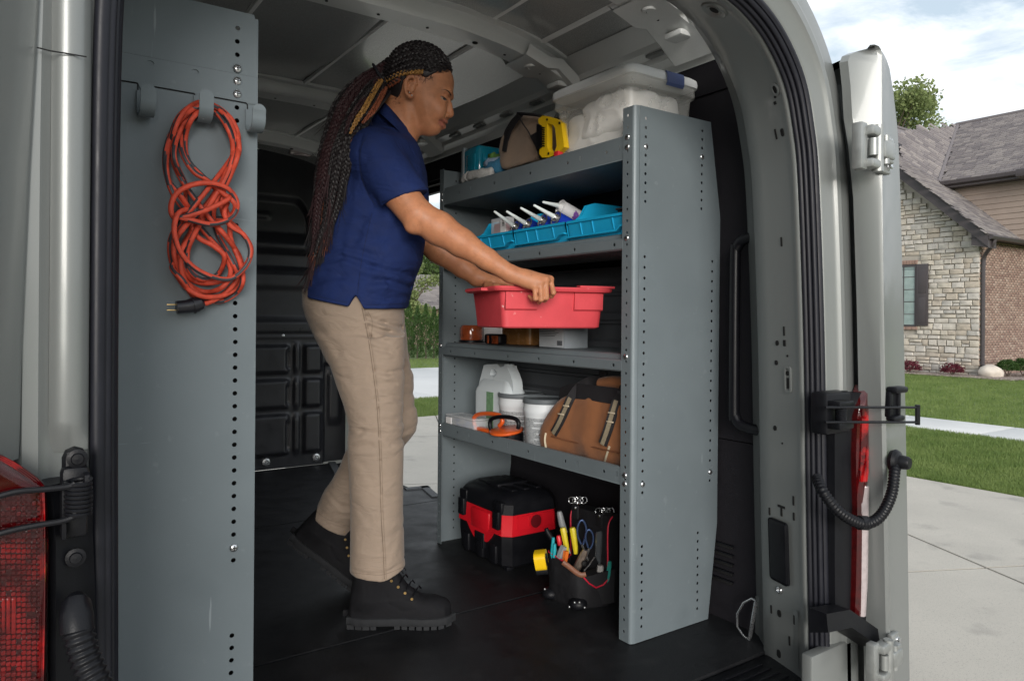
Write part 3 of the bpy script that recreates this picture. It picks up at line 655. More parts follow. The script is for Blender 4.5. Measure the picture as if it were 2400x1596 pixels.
# shelves
def lip_holes(z): return [circ(y, z, .0052, 8) for y in (1.60, 1.78, 1.98, 2.20, 2.45)]+[rrect(y-.002, z+.004-.009, y+.002, z+.013-.002, .0015, 2) for y in (1.545, 1.72, 2.10, 2.36)]
def shelf(zb, zt, kind, name='shelf'):
    y0, y1 = SY0+.046, FY-.002
    b = MB()
    if kind == 'tray':      # upright lip in front
        b.plate([(y0, zb), (y1, zb), (y1, zt), (y0, zt)], lip_holes((zb+zt)/2), 0, .0016, M=T(SF+.004, 0, 0) @ YZ)
        b.box((SF+.0042, y0, zb), (SB-.03, y1, zb+.0016)); b.box((SF+.0042, y0, zt-.0016), (SF+.016, y1, zt), .0005)
        b.box((SF+.0022, y0, zb-.0018), (SF+.008, y1, zb+.0022), .001)
        b.box((SB-.032, y0, zb), (SB-.0304, y1, zt+.02))
    else:                   # rolled front: bevelled shoulder over a holed face, ribbed deck
        z2 = zb+.030
        b.plate([(y0, zb+.004), (y1, zb+.004), (y1, z2), (y0, z2)], [circ(y, zb+.017, .0052, 8) for y in (1.56, 1.74, 1.92, 2.10, 2.32, 2.50)], 0, .0016, M=T(SF+.001, 0, 0) @ YZ)
        prof = [(SF, z2), (SF+.002, z2+.003), (SF+.013, z2+.006), (SF+.016, zt-.003), (SF+.021, zt), (SB-.03, zt), (SB-.03, zt-.0016), (SF+.022, zt-.0016)]
        b.loft([[Vector((x, y, z)) for x, z in prof] for y in (y0, y1)], closed=False)
        b.loft([[Vector((x, y, z)) for x, z in ((SF, zb+.004), (SF+.004, zb), (SF+.03, zb), (SF+.03, zb+.0016))] for y in (y0, y1)], closed=False)
    return obj(name, b, M_SHELF, rack, 30)
shelf(1.366, 1.432, 'tray'); shelf(1.108, 1.157, 'roll'); shelf(.762, .812, 'roll'); shelf(.441, .490, 'tray')
# under-deck ribs
b = MB()
for z in (1.125, .78):
    for k in range(7): b.box((SF+.05+k*.043, SY0+.05, z-.006), (SF+.068+k*.043, FY-.004, z+.030), .004)
objs('deck_rib', b, M_SHELF, rack)
# back panels: slatted between shelf 2 and 3, plain below
def backp(z0, z1, n, name):
    b = MB(); pr = []
    for i in range(n):
        a = z0+(z1-z0)*i/n; c = z0+(z1-z0)*(i+1)/n; h = c-a
        pr += [(SB-.030, a+h*.04), (SB-.036, a+h*.10), (SB-.036, a+h*.30), (SB-.030, a+h*.36), (SB-.022, a+h*.42), (SB-.022, a+h*.90), (SB-.030, a+h*.96)]
    b.loft([[Vector((x, y, z)) for x, z in pr] for y in (SY0+.02, FY)], closed=False); return obj(name, b, mat('back_panel_grey', (.085, .092, .102), .42, .1, var=.06, vscale=10), rack, 25)
backp(.60, 1.10, 5, 'back_panel')
b = MB(); b.box((SB-.026, SY0+.02, .47), (SB-.022, FY, .60)); obj('back_strip', b, M_SHELF, rack)
# screws
for x, y in ((1400+255*s1, 200+323*s1), (1400+549*s1, 200+377*s1), (1400+239*s2, 900+529*s2), (1400+595*s2, 900+464*s2)):
    q = PY(x, y, SY0); inst('screw', SCREW, frame((q.x, SY0-.0002, q.z), (1, 0, 0), (0, 0, 1), (0, -1, 0)), rack)
def fscrew(y_px, x_px): 
    q = PX(x_px, y_px, SF); inst('screw', SCREW, frame((SF-.0002, SY0+.029, q.z), (0, -1, 0), (0, 0, 1), (-1, 0, 0)), rack)
for y, x in ((200+268*s1, 1477), (200+320*s1, 1477), (200+800*s1, 1475), (200+1425*s1, 1472), (900+485*s2, 1471), (900+531*s2, 1471)): fscrew(y, x)
for z in (1.41, 1.385, .80, .478, .455): inst('screw', SCREW, frame((SF-.0002, FY+.016, z), (0, -1, 0), (0, 0, 1), (-1, 0, 0)), rack)
for x in (.002, ): pass
# ------------------------------------------------------------------ left unit: rear end panel with tool hooks
rackl = thing('shelving_unit', 'grey steel shelving unit at the left whose tall end panel holds an orange cord', 'shelving', (.2, 2.0, 0))
LX = .404
hl = []
z1s = .5104; z2s = .5075
for x, y in [(1092, 131), (1090, 192), (1090, 253), (1088, 495), (1088, 555), (1087, 615), (1085, 1035), (1080, 1392), (1080, 1452), (1080, 1512)]:
    q = PY(x*z1s, y*z1s, SY0); hl.append((q.x, q.z))
for i in range(18):
    q = PY((1087-i*.55)*z2s, 800+(3+i*59.2)*z2s, SY0)
    if i not in (16,): hl.append((q.x, q.z))
for x, y in ((1071, 1357), (1070, 1414), (1069, 1471), (1067, 1529)): q = PY(x*z2s, 800+y*z2s, SY0); hl.append((q.x, q.z))
for k in range(5): hl.append((hl[-1][0], hl[-1][1]-.0331))
b = MB(); tl_ = [(-.0, .002), (LX, .002), (LX, 1.500), (LX-.006, 1.500), (LX-.008, 1.507), (-.0, 1.507)]
b.plate(tl_, [circ(x, z, .0046, 10) for x, z in hl], 0, .0016, M=T(0, SY0+.0016, 0) @ XZ); obj('end_panel', b, M_SHELF, rackl, 30)
b = MB(); b.plate([(0, .02), (LX-.01, .02), (LX-.01, 1.48), (0, 1.48)], [], 0, .001, M=T(0, SY0+.040, 0) @ XZ); obj('end_liner', b, M_BLACK, rackl)
b = MB(); b.box((LX-.0016, SY0+.002, .002), (LX, SY0+.036, 1.50), .0005); obj('front_flange', b, M_SHELF, rackl)
b = MB()
for z in (.42, .78, 1.1, 1.38): b.box((.0, SY0+.05, z), (LX-.004, 2.58, z+.05), .002)
objs('shelf', b, M_SHELF, rackl)
b = MB(); b.box((0, 2.58, 0), (LX, 2.585, 1.5)); obj('end_panel', b, M_SHELF, rackl)
# hook plate
Yp = SY0-.0022
def pz(x, y): q = PY(x*z1s, y*z1s, Yp); return (q.x, q.z)
outl = [pz(512, 231), pz(1184, 359), pz(1184, 476), pz(1137, 471), pz(1132, 482)]
low = [pz(1137, 478), pz(1130, 471), pz(975, 443), pz(975, 470), pz(915, 470), pz(896, 432), pz(890, 428), pz(708, 396), pz(708, 420), pz(650, 420), pz(634, 383), pz(628, 379), pz(512, 361)]
hpz = [pz(690, 291), pz(896, 331)]
b = MB(); b.plate([pz(505, 230), pz(1184, 359), pz(1184, 480)]+low+[pz(505, 360)], [circ(x, z, .0065, 12, .0048) for x, z in hpz], 0, .0018, M=T(0, Yp+.0018, 0) @ XZ)
hookp = obj('hook_plate', b, M_SHELF, rackl, 30)
# black tubes painting the shadow line along the plate edge
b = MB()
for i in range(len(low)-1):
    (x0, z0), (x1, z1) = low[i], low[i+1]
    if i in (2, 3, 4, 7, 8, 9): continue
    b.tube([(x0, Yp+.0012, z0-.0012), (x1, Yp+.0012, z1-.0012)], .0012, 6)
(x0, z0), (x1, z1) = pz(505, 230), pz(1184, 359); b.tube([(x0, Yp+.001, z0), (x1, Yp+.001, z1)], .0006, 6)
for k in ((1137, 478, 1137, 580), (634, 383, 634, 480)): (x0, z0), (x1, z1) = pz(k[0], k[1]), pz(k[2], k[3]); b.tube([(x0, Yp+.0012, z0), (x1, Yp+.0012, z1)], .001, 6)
tag(obj('plate_edge_shade', b, M_BLACK, rackl), kind='stuff')
# three hooks: strip bent down, out and up
def hook(xc, ztop, zbot):
    hw = .0125; d = .050; rr = .5*d
    zc = zbot+rr; pts = [(Yp+.0, ztop-.004), (Yp-.001, zc+.012)]
    for a in np.linspace(0, math.pi, 12): pts.append((Yp-rr+rr*math.cos(a), zc-rr*math.sin(a)*.85))
    pts += [(Yp-d, zc+.012), (Yp-d-.001, ztop-.016)]
    rings = []
    for i, (y, z) in enumerate(pts):
        p0 = pts[max(0, i-1)]; p1 = pts[min(len(pts)-1, i+1)]; t = Vector((0, p1[0]-p0[0], p1[1]-p0[1])).normalized(); n = Vector((0, -t.z, t.y))*.0016
        rings.append([Vector((xc-hw, y, z))+n, Vector((xc+hw, y, z))+n, Vector((xc+hw, y, z))-n, Vector((xc-hw, y, z))-n])
    for k in range(1, 7):   # rounded tip
        a = math.pi/2*k/6; w_ = hw*math.cos(a); z = ztop-.016+.012*math.sin(a); y = pts[-1][0]
        rings.append([Vector((xc-w_, y-.0016, z)), Vector((xc+w_, y-.0016, z)), Vector((xc+w_, y+.0016, z)), Vector((xc-w_, y+.0016, z))])
    b = MB(); b.loft(rings); return obj('hook', b, M_SHELF, rackl, 50)
hooks = []
for x, yt, yb in ((682, 383, 540), (949, 408, 568), (1190, 475, 614)):
    qt = PY(x*z1s, yt*z1s, Yp-.05); qb = PY(x*z1s, yb*z1s, Yp-.03); hooks.append((qt.x, qt.z, qb.z)); hook(qt.x, qt.z+.002, qb.z)
for x, y in ((1090, 316), (1090, 373), (1089, 433)): q = PY(x*z1s, y*z1s, Yp); inst('screw', SCREW, frame((q.x, Yp-.0002, q.z), (1, 0, 0), (0, 0, 1), (0, -1, 0)), rackl)
q = PY(1079*z2s, 800+952*z2s, SY0); inst('screw', SCREW, frame((q.x, SY0-.0002, q.z), (1, 0, 0), (0, 0, 1), (0, -1, 0)), rackl)

# ------------------------------------------------------------------ orange extension cord hung in a figure of eight
cord = thing('extension_cord', 'orange extension cord with black stripe coiled on the middle hook of the left panel', 'cord', (hooks[1][0], 1.44, 1.0))
M_CORD = mat('orange_rubber', (.50, .062, .032), .60, var=.28, spec=.35, vscale=60, bump=.15, bscale=400, rvar=.1); M_CORDK = mat('cord_stripe', (.035, .035, .04), .45)
M_CORDK2 = MATS['cord_stripe']
cb = MB()
def cp(x, y, dy): return PY(x*z1s, y*z1s, Yp-dy)
strands = [
 # (points in photo-zoom units, depth)
 [(900,478),(820,540),(775,660),(765,790),(800,900),(880,1000),(960,1090),(1030,1170),(1060,1250),(1020,1320),(940,1340),(860,1300),(810,1210),(800,1120),(850,1040),(940,950),(1010,850),(1060,740),(1080,640),(1040,540),(960,480)],
 [(920,470),(840,520),(800,600),(785,700),(830,820),(900,920),(970,1010),(1040,1090),(1100,1180),(1110,1270),(1060,1340),(970,1365),(880,1340),(810,1260),(780,1150),(800,1060),(880,960),(960,860),(1040,760),(1095,660),(1070,560),(1000,495)],
 [(925,490),(860,540),(830,620),(840,710),(890,790),(960,835),(1010,900),(1050,1000),(1060,1100),(1100,1200),(1115,1290),(1080,1350),(1000,1385),(910,1350),(850,1290),(830,1200),(850,1110),(910,1020),(970,930),(1030,830),(1070,730),(1080,640),(1045,560),(985,505)],
 [(910,495),(850,560),(810,640),(800,730),(850,850),(860,960),(900,1080),(980,1130),(1030,1180),(1000,1260),(930,1285),(870,1240),(860,1160),(890,1080),(950,970),(1000,880),(1050,780),(1070,690),(1050,600),(990,515)],
 [(930,505),(875,555),(850,640),(860,730),(920,800),(1000,870),(1080,940),(1045,1000),(930,1010),(880,1080),(830,1160),(840,1240),(890,1290),(970,1300),(1070,1270),(1140,1200),(1150,1130),(1100,1060),(1030,990),(1020,900),(1060,800),(1090,720),(1085,640),(1030,555),(970,510)],
 [(890,500),(800,590),(760,700),(770,820),(830,900),(880,990),(870,1090),(820,1180),(790,1230),(840,1290),(900,1375),(960,1385),(1040,1340),(1090,1270),(1060,1190),(1000,1080),(980,980),(1010,880),(1075,760),(1098,670),(1060,560),(985,490)],
]
for i, st in enumerate(strands):
    dep = [.012+.0078*((i*2+k) % 5)+(.012 if 700 < y < 1050 else 0)+.004*math.sin(k*1.7+i) for k, (x, y) in enumerate(st)]
    for k, (x, y) in enumerate(st):
        if y < 545 and 850 < x < 1040: dep[k] = .014+.0055*i
    pts = catmull([cp(x, y, d) for (x, y), d in zip(st, dep)], 7, True)
    cb.tube(pts, .0048, 10, closed=True, stripe=((0, 1), 1, .12+.02*i))
# the wrap that ties the coil at the waist
wrap = [(850,990,.045),(800,1000,.052),(785,950,.056),(810,890,.060),(880,850,.062),(970,842,.064),(1050,870,.062),(1088,930,.058),(1075,985,.052),(1030,1018,.058),(960,1030,.062),(880,1012,.064),(830,1000,.062),(870,990,.066),(960,960,.068),(1040,920,.066),(1060,900,.05)]
cb.tube(catmull([cp(x, y, d) for x, y, d in wrap], 8), .0048, 10, stripe=((2, 3), 1, .1))
wrap2 = [(870,960,.04),(820,980,.06),(800,1050,.064),(820,1140,.062),(880,1220,.060),(970,1270,.058),(1060,1280,.056),(1130,1220,.056),(1150,1150,.056),(1120,1080,.056),(1060,1040,.052),(1030,980,.05),(1045,930,.045)]
cb.tube(catmull([cp(x, y, d) for x, y, d in wrap2], 8), .0048, 10, stripe=((2, 3), 1, .1))
cb.tube(catmull([cp(x, y, d) for x, y, d in ((1000,1370,.03),(950,1392,.032),(915,1396,.034),(900,1400,.034))], 5), .0048, 10)
obj('cable', cb, [M_CORD, MATS['cord_stripe']], cord, 60)
b = MB(); pl = [cp(x, y, d) for x, y, d in ((935,1388,.034),(900,1400,.034),(860,1408,.034),(810,1412,.034))]
b.tube([pl[0], pl[0].lerp(pl[1], .3), pl[1], pl[2], pl[3]], [.0075, .0125, .0145, .0125, .0120], 12); b.tube([pl[1].lerp(pl[2], .2), pl[1].lerp(pl[2], .35)], .0160, 12)
plug = obj('plug', b, mat('plug_black', (.012, .012, .016), .32, var=.1), cord)
b = MB(); q = pl[3]
for dz in (-.005, .005): b.box((q.x-.016, q.y-.003, q.z+dz-.001), (q.x, q.y+.003, q.z+dz+.001), .0004)
objs('prong', b, mat('brass', (.55, .38, .16), .3, .9), plug)
# ================================================================== things on the shelves
Z1, Z2, Z3, Z4 = 1.3678, 1.1572, .8122, .4428       # decks
rnd = random.Random(11)
def zoomA(x, y): return 1000+x*.3316, 100+y*.3316
def zoomB(x, y): return 1080+x*.17812, 440+y*.17812
def zoomC(x, y): return 1000+x*.3444, 560+y*.3444
def zoomD(x, y): return 1000+x*.28703, 1050+y*.28703
def rect_ring(x0, y0, x1, y1, z, r, n=5): return [Vector((x, y, z)) for x, y in rrect(x0, y0, x1, y1, r, n)]
# ---- clear storage tote with white cloth
M_CLEAR = mat('clear_plastic', (.80, .80, .76), .22, var=.06, vscale=12, alpha=.31, rvar=.08, spec=.6)
M_LID = mat('lid_plastic', (.74, .76, .76), .35, var=.05, vscale=8, rvar=.06)
tote = thing('storage_tote', 'clear plastic storage tote with white lid on top of the shelving', 'tote', (1.60, 1.70, Z1))
b = MB(); tb = (1.478, 1.545, 1.722, 1.862); tt = (1.462, 1.530, 1.738, 1.882)
def lerp4(a, c, t): return tuple(p+(q-p)*t for p, q in zip(a, c))
rings = [rect_ring(*tb, Z1, .02)]+[rect_ring(*lerp4(tb, tt, t), Z1+.25*t, .028) for t in (.02, .5, .86)]+[rect_ring(1.455, 1.522, 1.745, 1.890, Z1+.222, .03), rect_ring(1.455, 1.522, 1.745, 1.890, Z1+.250, .03)]
b.loft(rings, cap=False); b.add(rings[0], [tuple(range(len(rings[0])))]); obj('container', b, M_CLEAR, tote, 50)
b = MB()
lr = [(.000, .238, .030), (-.006, .240, .034), (-.008, .250, .036), (-.006, .262, .036), (.004, .270, .034), (.014, .272, .03), (.020, .268, .03), (.05, .268, .03)]
b.loft([rect_ring(1.455+a, 1.522+a, 1.745-a, 1.890-a, Z1+h+.012, r_) for a, h, r_ in lr]); lid = obj('lid', b, M_LID, tote, 50)
q0 = PY(*zoomA(1690, 215), 1.514); q1 = PY(*zoomA(1812, 215), 1.514)
b = MB(); b.loft([[Vector((x, y, z)) for y, z in ((1.530, 1.644), (1.512, 1.646), (1.508, 1.636), (1.508, 1.612), (1.514, 1.604))] for x in (q0.x, q1.x)], closed=False); obj('latch', b, mat('slate_blue_plastic', (.085, .115, .25), .4, var=.08), lid)
# crumpled cloth inside
from mathutils import noise
def crumple(mb, lo, hi, amp, sc, seed, nu=40, nv=26, p=3.2, M=None):
    c = (Vector(lo)+Vector(hi))/2; h = (Vector(hi)-Vector(lo))/2
    def fn(v):
        k = 1/((abs(v.x)**p+abs(v.y)**p+abs(v.z)**p)**(1/p))
        w_ = Vector((v.x*h.x, v.y*h.y, v.z*h.z))*sc+Vector((seed, seed*1.7, 0))
        n_ = noise.noise(w_); r1 = 1-abs(noise.noise(w_*1.9+Vector((4, 1, 7))))*2
        return k*(1+amp*(n_*.8+r1*.6-.45))
    mb.ell(c, h, nu, nv, fn=fn, M=M)
b = MB(); crumple(b, (1.484, 1.552, Z1+.005), (1.716, 1.858, Z1+.200), .09, 8, 3, 130, 90, 9)
crumple(b, (1.475, 1.55, Z1+.10), (1.705, 1.78, Z1+.232), .11, 11, 9, 110, 80, 7)
tag(obj('cloth_bundle', b, mat('white_cotton', (.80, .79, .77), .85, var=.04, bump=.2, bscale=500, sheen=.3), None, 180), 'crumpled white cloth bundle seen inside the clear tote', 'cloth')
# ---- tan tool bag
M_TAN = mat('tan_canvas', (.245, .175, .125), .88, var=.14, vscale=14, bump=.5, bscale=900, sheen=.2); M_NYL = mat('black_nylon', (.014, .013, .015), .7, var=.2, vscale=50, bump=.4, bscale=900)
bag = thing('tool_bag', 'slumped tan canvas tool bag with black trim on the top shelf', 'bag', (1.58, 2.12, Z1))
poly = [(547, 912), (530, 800), (528, 745), (560, 650), (595, 570), (642, 502), (700, 508), (760, 516), (830, 530), (835, 640), (815, 760), (803, 838), (700, 868), (600, 898)]
def bag_pt(zx, zy, X): return PX(*zoomA(zx, zy), X)
rings = []
cen = Vector((0, 2.10, 1.50))
for X, k in ((1.478, .86), (1.482, .97), (1.50, 1.0), (1.58, 1.0), (1.64, .96), (1.66, .85)):
    rr = []
    for i, (x, y) in enumerate(poly):
        p = bag_pt(x, y, 1.50); p = Vector((X, cen.y+(p.y-cen.y)*k, max(Z1+.001, cen.z+(p.z-cen.z)*k))); p += Vector((.012*noise.noise(p*14)+(.02 if 3 < i < 9 else 0), 0, 0)); rr.append(p)
    rings.append(rr)
b = MB(); b.loft(rings); body = obj('bag_body', b, M_TAN, bag, 50)
sub = body.modifiers.new('sub', 'SUBSURF'); sub.levels = 2; sub.render_levels = 2
tx = bpy.data.textures.new('bagfolds', 'CLOUDS'); tx.noise_scale = .06
dm = body.modifiers.new('folds', 'DISPLACE'); dm.texture = tx; dm.strength = .018; dm.texture_coords = 'GLOBAL'
b = MB(); edge = [(520, 760), (532, 690), (560, 610), (600, 545), (642, 500)]
b.loft([[bag_pt(x+dx, y+dy, X) for dx, dy, X in ((-6, 6, 1.486), (26, 10, 1.472), (44, 14, 1.476), (30, 8, 1.50))] for x, y in edge]); obj('flap', b, M_NYL, bag, 60)
b = MB(); b.tube(catmull([bag_pt(x, y, X) for x, y, X in ((642, 502, 1.478), (700, 506, 1.474), (760, 512, 1.474), (826, 522, 1.48))], 4), .005, 8); b.tube(catmull([bag_pt(x, y, X) for x, y, X in ((642, 502, 1.474), (670, 560, 1.470), (712, 620, 1.470), (738, 668, 1.472))], 4), .0022, 6); objs('piping', b, M_NYL, bag, 60)
b = MB(); b.loft([[bag_pt(x, y, 1.472), bag_pt(x2, y2, 1.472), bag_pt(x2, y2, 1.50), bag_pt(x, y, 1.50)] for x, y, x2, y2 in ((728, 660, 800, 620), (770, 740, 815, 730), (800, 830, 830, 800))]); obj('side_patch', b, M_NYL, bag)
# ---- yellow saw
saw = thing('hand_saw', 'yellow hand saw handle with black grip leaning against the tote', 'saw', (1.46, 1.90, Z1))
M_YEL = mat('yellow_plastic', (.72, .46, .008), .34, var=.06, rvar=.05)
def yz(lst, X): return [(lambda p: (p.y, p.z))(PX(*zoomA(x, y), X)) for x, y in lst]
so_ = yz([(836, 520), (868, 524), (930, 545), (968, 572), (976, 640), (984, 700), (988, 742), (960, 770), (930, 795), (880, 815), (832, 816), (812, 790), (815, 760), (832, 745), (832, 600), (806, 572), (806, 545)], 1.462)
si_ = yz([(868, 574), (910, 586), (925, 610), (932, 690), (936, 735), (920, 778), (880, 772), (868, 745)], 1.462)
b = MB(); b.plate(so_, [si_], 0, .022, M=T(1.474, 0, 0) @ YZ); obj('handle', b, M_YEL, saw, 30)
b = MB()
gp = yz([(800, 580), (830, 590), (834, 745), (812, 758), (800, 740)], 1.462); b.prism(gp, -.003, .026, M=T(1.474, 0, 0) @ YZ)
for i in range(9):
    q = PX(*zoomA(812, 600+i*16), 1.449); b.tube([q, PX(*zoomA(832, 604+i*16), 1.449)], .0022, 6)
obj('grip', b, M_BLKPL, saw)
b = MB()
for x, y in ((852, 545), (940, 570), (862, 785)): q = PX(*zoomA(x, y), 1.450); b.lathe([(.0042, 0), (.004, .002), (0, .002)], 10, M=frame(q, (0, -1, 0), (0, 0, 1), (-1, 0, 0)))
objs('rivet', b, M_BLKPL, saw)
b = MB(); b.plate(yz([(850, 520), (940, 530), (985, 480), (880, 470)], 1.47), [], 0, .0012, M=T(1.50, 0, 0) @ YZ); 
b.box((1.478, 1.90, Z1+.001), (1.4795, 2.30, Z1+.06)); obj('blade', b, M_STEEL, saw)
b = MB(); q = PX(*zoomA(915, 790), 1.448); b.box((q.x-.002, q.y-.012, q.z-.008), (q.x+.02, q.y+.012, q.z+.010), .003); obj('release_button', b, mat('red_plastic', (.55, .02, .03), .35), saw)
# ---- teal case
M_TEALC = mat('teal_clear', (.005, .20, .30), .12, var=.25, vscale=9, alpha=.86, coat=.6, rvar=.03)
case = thing('organizer_case', 'translucent teal organizer case at the far end of the top shelf', 'case', (1.56, 2.49, Z1))
b = MB(); b.box((1.50, 2.415, Z1+.001), (1.66, 2.555, Z1+.225), .02, 3); b.box((1.495, 2.43, Z1+.03), (1.51, 2.50, Z1+.19), .006); b.box((1.52, 2.405, Z1+.03), (1.65, 2.42, Z1+.19), .006); obj('shell', b, M_TEALC, case)
b = MB(); b.box((1.496, 2.515, Z1+.002), (1.664, 2.534, Z1+.228), .004); obj('seam_band', b, mat('grey_rubber', (.24, .27, .29), .6), case)
# ---- gloves and rags
def glove(pts, r, m, label, seed):
    b = MB(); b.tube(catmull([PX(*zoomA(x, y), X) for x, y, X in pts], 6), [r[min(len(r)-1, int(i/6))] for i in range((len(pts)-1)*6+1)], 12, flat=.7)
    g = thing('work_glove', label, 'glove', tuple(PX(*zoomA(pts[0][0], pts[0][1]), pts[0][2])), 'work gloves on the top shelf')
    o = obj('palm', b, m, g, 180); dq = o.modifiers.new('d', 'DISPLACE'); t_ = bpy.data.textures.new('gl%d' % seed, 'CLOUDS'); t_.noise_scale = .025; dq.texture = t_; dq.strength = .008; dq.texture_coords = 'GLOBAL'
    b = MB()
    for k in range(4):
        x, y, X = pts[0]; x2, y2, X2 = pts[1]
        a = PX(*zoomA(x2, y2), X2)+Vector((0, 0, (k-1.5)*.008)); c = PX(*zoomA(x-14-4*(k % 2), y+(k-1.5)*9), X-.004)
        b.tube([a, a.lerp(c, .5)+Vector((0, 0, .003)), c], [.009, .0085, .005], 8)
    objs('finger', b, m, g, 180)
glove([(255, 975, 1.452), (300, 945, 1.450), (380, 930, 1.452), (470, 918, 1.47)], [.012, .018, .020, .014], mat('grey_knit', (.42, .42, .41), .95, var=.2, vscale=120, bump=.9, bscale=600), 'grey knit work glove draped over the front lip of the top shelf', 1)
glove([(430, 905, 1.475), (450, 890, 1.48), (500, 880, 1.49), (560, 850, 1.51)], [.016, .026, .028, .02], mat('blue_knit', (.035, .15, .26), .95, var=.2, vscale=90, bump=.9, bscale=600), 'blue knit work glove stuffed beside the tan bag', 2)
glove([(425, 860, 1.485), (450, 850, 1.49), (500, 845, 1.50), (550, 840, 1.52)], [.012, .018, .02, .018], mat('paleblue_knit', (.26, .34, .46), .95, var=.15, vscale=90, bump=.9, bscale=600), 'pale blue cloth work glove between the green and blue ones', 3)
glove([(455, 808, 1.50), (480, 812, 1.50), (520, 815, 1.51), (560, 812, 1.53)], [.010, .014, .016, .014], mat('green_knit', (.10, .22, .05), .9, var=.2, vscale=90, bump=.9, bscale=600), 'green work glove on top of the glove pile', 4)
# ---- turquoise parts bins
M_TEAL = mat('turquoise_plastic', (.010, .30, .52), .36, var=.05, vscale=20, rvar=.06, bump=.05, bscale=300)
def parts_bin(y0, y1, label):
    t = thing('parts_bin', label, 'bin', (1.58, (y0+y1)/2, Z2), 'turquoise parts bins on the second shelf')
    xf, xb, th = 1.446, 1.735, .003; zf, zs = Z2+.058, Z2+.128
    b = MB()
    b.box((xf+.012, y0+.003, Z2+.0005), (xb, y1-.003, Z2+.004))                                   # base
    b.loft([[Vector((xf+.012, y, Z2+.001)), Vector((xf, y, zf)), Vector((xf-.004, y, zf+.002)), Vector((xf-.004, y, zf-.006)), Vector((xf+.003, y, zf-.006)), Vector((xf+.015, y, Z2+.001))] for y in (y0+.002, y1-.002)])  # front
    side = [(xf+.012, Z2+.001), (xf, zf), (xf+.03, zf+.004), (xf+.055, zf+.024), (xf+.078, zs-.010), (xf+.11, zs), (xb-.05, zs), (xb-.05, zs-.006), (xb-.042, zs-.006), (xb-.042, zs), (xb, zs), (xb, Z2+.001)]
    for y in (y0+.0012, y1-.0042): b.prism(side, 0, th, M=Matrix(((1, 0, 0, 0), (0, 0, 1, y), (0, 1, 0, 0), (0, 0, 0, 1))))
    b.box((xb-.003, y0+.002, Z2+.001), (xb, y1-.002, zs))
    for y in (y0+.07, y0+.16, y0+.215):
        if y < y1-.03: b.tube([Vector((xf+.010, y, Z2+.010)), Vector((xf-.0005, y, zf-.008))], .0022, 6)
    b.loft([[Vector((xf+.010, y, z)), Vector((xf-.007, y, z+.001)), Vector((xf-.007, y, z-.004)), Vector((xf+.010, y, z-.005))] for y, z in ((y0+.004, Z2+.026), (y0+.03, Z2+.024), (y0+.045, Z2+.012), (y1-.004, Z2+.010))])
    obj('bin_body', b, M_TEAL, t, 40); return t
parts_bin(1.512, 1.790, 'turquoise parts bin nearest the end panel holding dark cards')
parts_bin(1.796, 2.080, 'turquoise parts bin full of blue caulk tubes')
parts_bin(2.086, 2.370, 'turquoise parts bin at the far end, partly behind the arm')
# caulk tubes
M_NOZ = mat('nozzle_plastic', (.62, .68, .68), .4, var=.05); M_CAN = mat('tin_plate', (.50, .49, .47), .25, .9, var=.15, vscale=40); M_BLU = mat('blue_label', (.008, .035, .33), .35, var=.2, vscale=30)
ax = Vector((-.86, .06, .34)).normalized()
def caulk(c, tip, label, lab, body=M_BLU, r=.0235, can=M_CAN):
    t = thing('caulk_tube', label, 'tube', tuple(c), 'caulk tubes in the middle bin')
    F = frame(c, UP.cross(ax).normalized(), ax.cross(UP.cross(ax).normalized()), ax)
    b = MB(); b.lathe([(r, -.15), (r, -.004), (r*.99, -.002)], 24, M=F); obj('tube_body', b, body, t, 40)
    b = MB(); b.lathe([(r*1.0, -.004), (r*1.05, -.002), (r*1.05, .001), (r*.93, .001), (r*.90, -.003), (r*.62, -.002), (r*.58, .002), (r*.42, .003), (r*.36, .008), (r*.30, .010), (0, .010)], 24, M=F); obj('end_cap', b, can, t, 30)
    b = MB(); d = (tip-(Vector(c)+ax*.008)); p0 = Vector(c)+ax*.006
    b.tube([p0, p0+d*.12, p0+d*.5, p0+d*.96, p0+d], [.0085, .0080, .0062, .0042, .0030], 12); obj('nozzle', b, M_NOZ, t, 60)
for i, ((cx, cy), (tx_, ty_), X) in enumerate((((712, 512), (432, 308), 1.478), ((872, 482), (592, 306), 1.478), ((1072, 432), (778, 262), 1.478), ((1248, 396), (952, 226), 1.478))):
    c = PX(*zoomB(cx, cy), X); tip = PX(*zoomB(tx_, ty_), X-.085)
    caulk(c, tip, ('leftmost', 'second from left', 'third from left', 'rightmost')[i]+' blue caulk tube with pale nozzle in the turquoise bin', i)
c = PX(*zoomB(1310, 250), 1.545); caulk(c, PX(*zoomB(1070, 186), 1.47), 'white and purple caulk tube lying behind the blue ones', 5, mat('white_label', (.75, .75, .76), .4, col2=(.20, .08, .35), c2pos=(.62, .64), vscale=14), .024, mat('white_cap', (.72, .72, .72), .4))
# small clear box with screws, cards
sbx = thing('fastener_box', 'small clear fastener box with barcode label standing in the far bin', 'box', tuple(PX(*zoomB(500, 620), 1.475)))
b = MB(); q0 = PX(*zoomB(395, 640), 1.475); q1 = PX(*zoomB(602, 375), 1.475); b.box((1.475, q1.y, q0.z-.01), (1.51, q0.y, q1.z), .004); obj('box_shell', b, mat('clear_box', (.7, .72, .74), .15, alpha=.45, var=.05), sbx)
b = MB(); b.box((1.4725, q1.y+.004, q0.z), (1.4745, q1.y+.036, q1.z-.012)); obj('paper_label', b, mat('label_white', (.72, .71, .71), .6, var=.04), sbx)
b = MB()
for i in range(9): b.box((1.4718, q1.y+.012, q0.z+.030+i*.0042), (1.4724, q1.y+.024, q0.z+.030+i*.0042+(.0012, .0022, .003)[i % 3]))
tag(obj('barcode', b, M_BLACK, sbx, 0), kind='stuff')
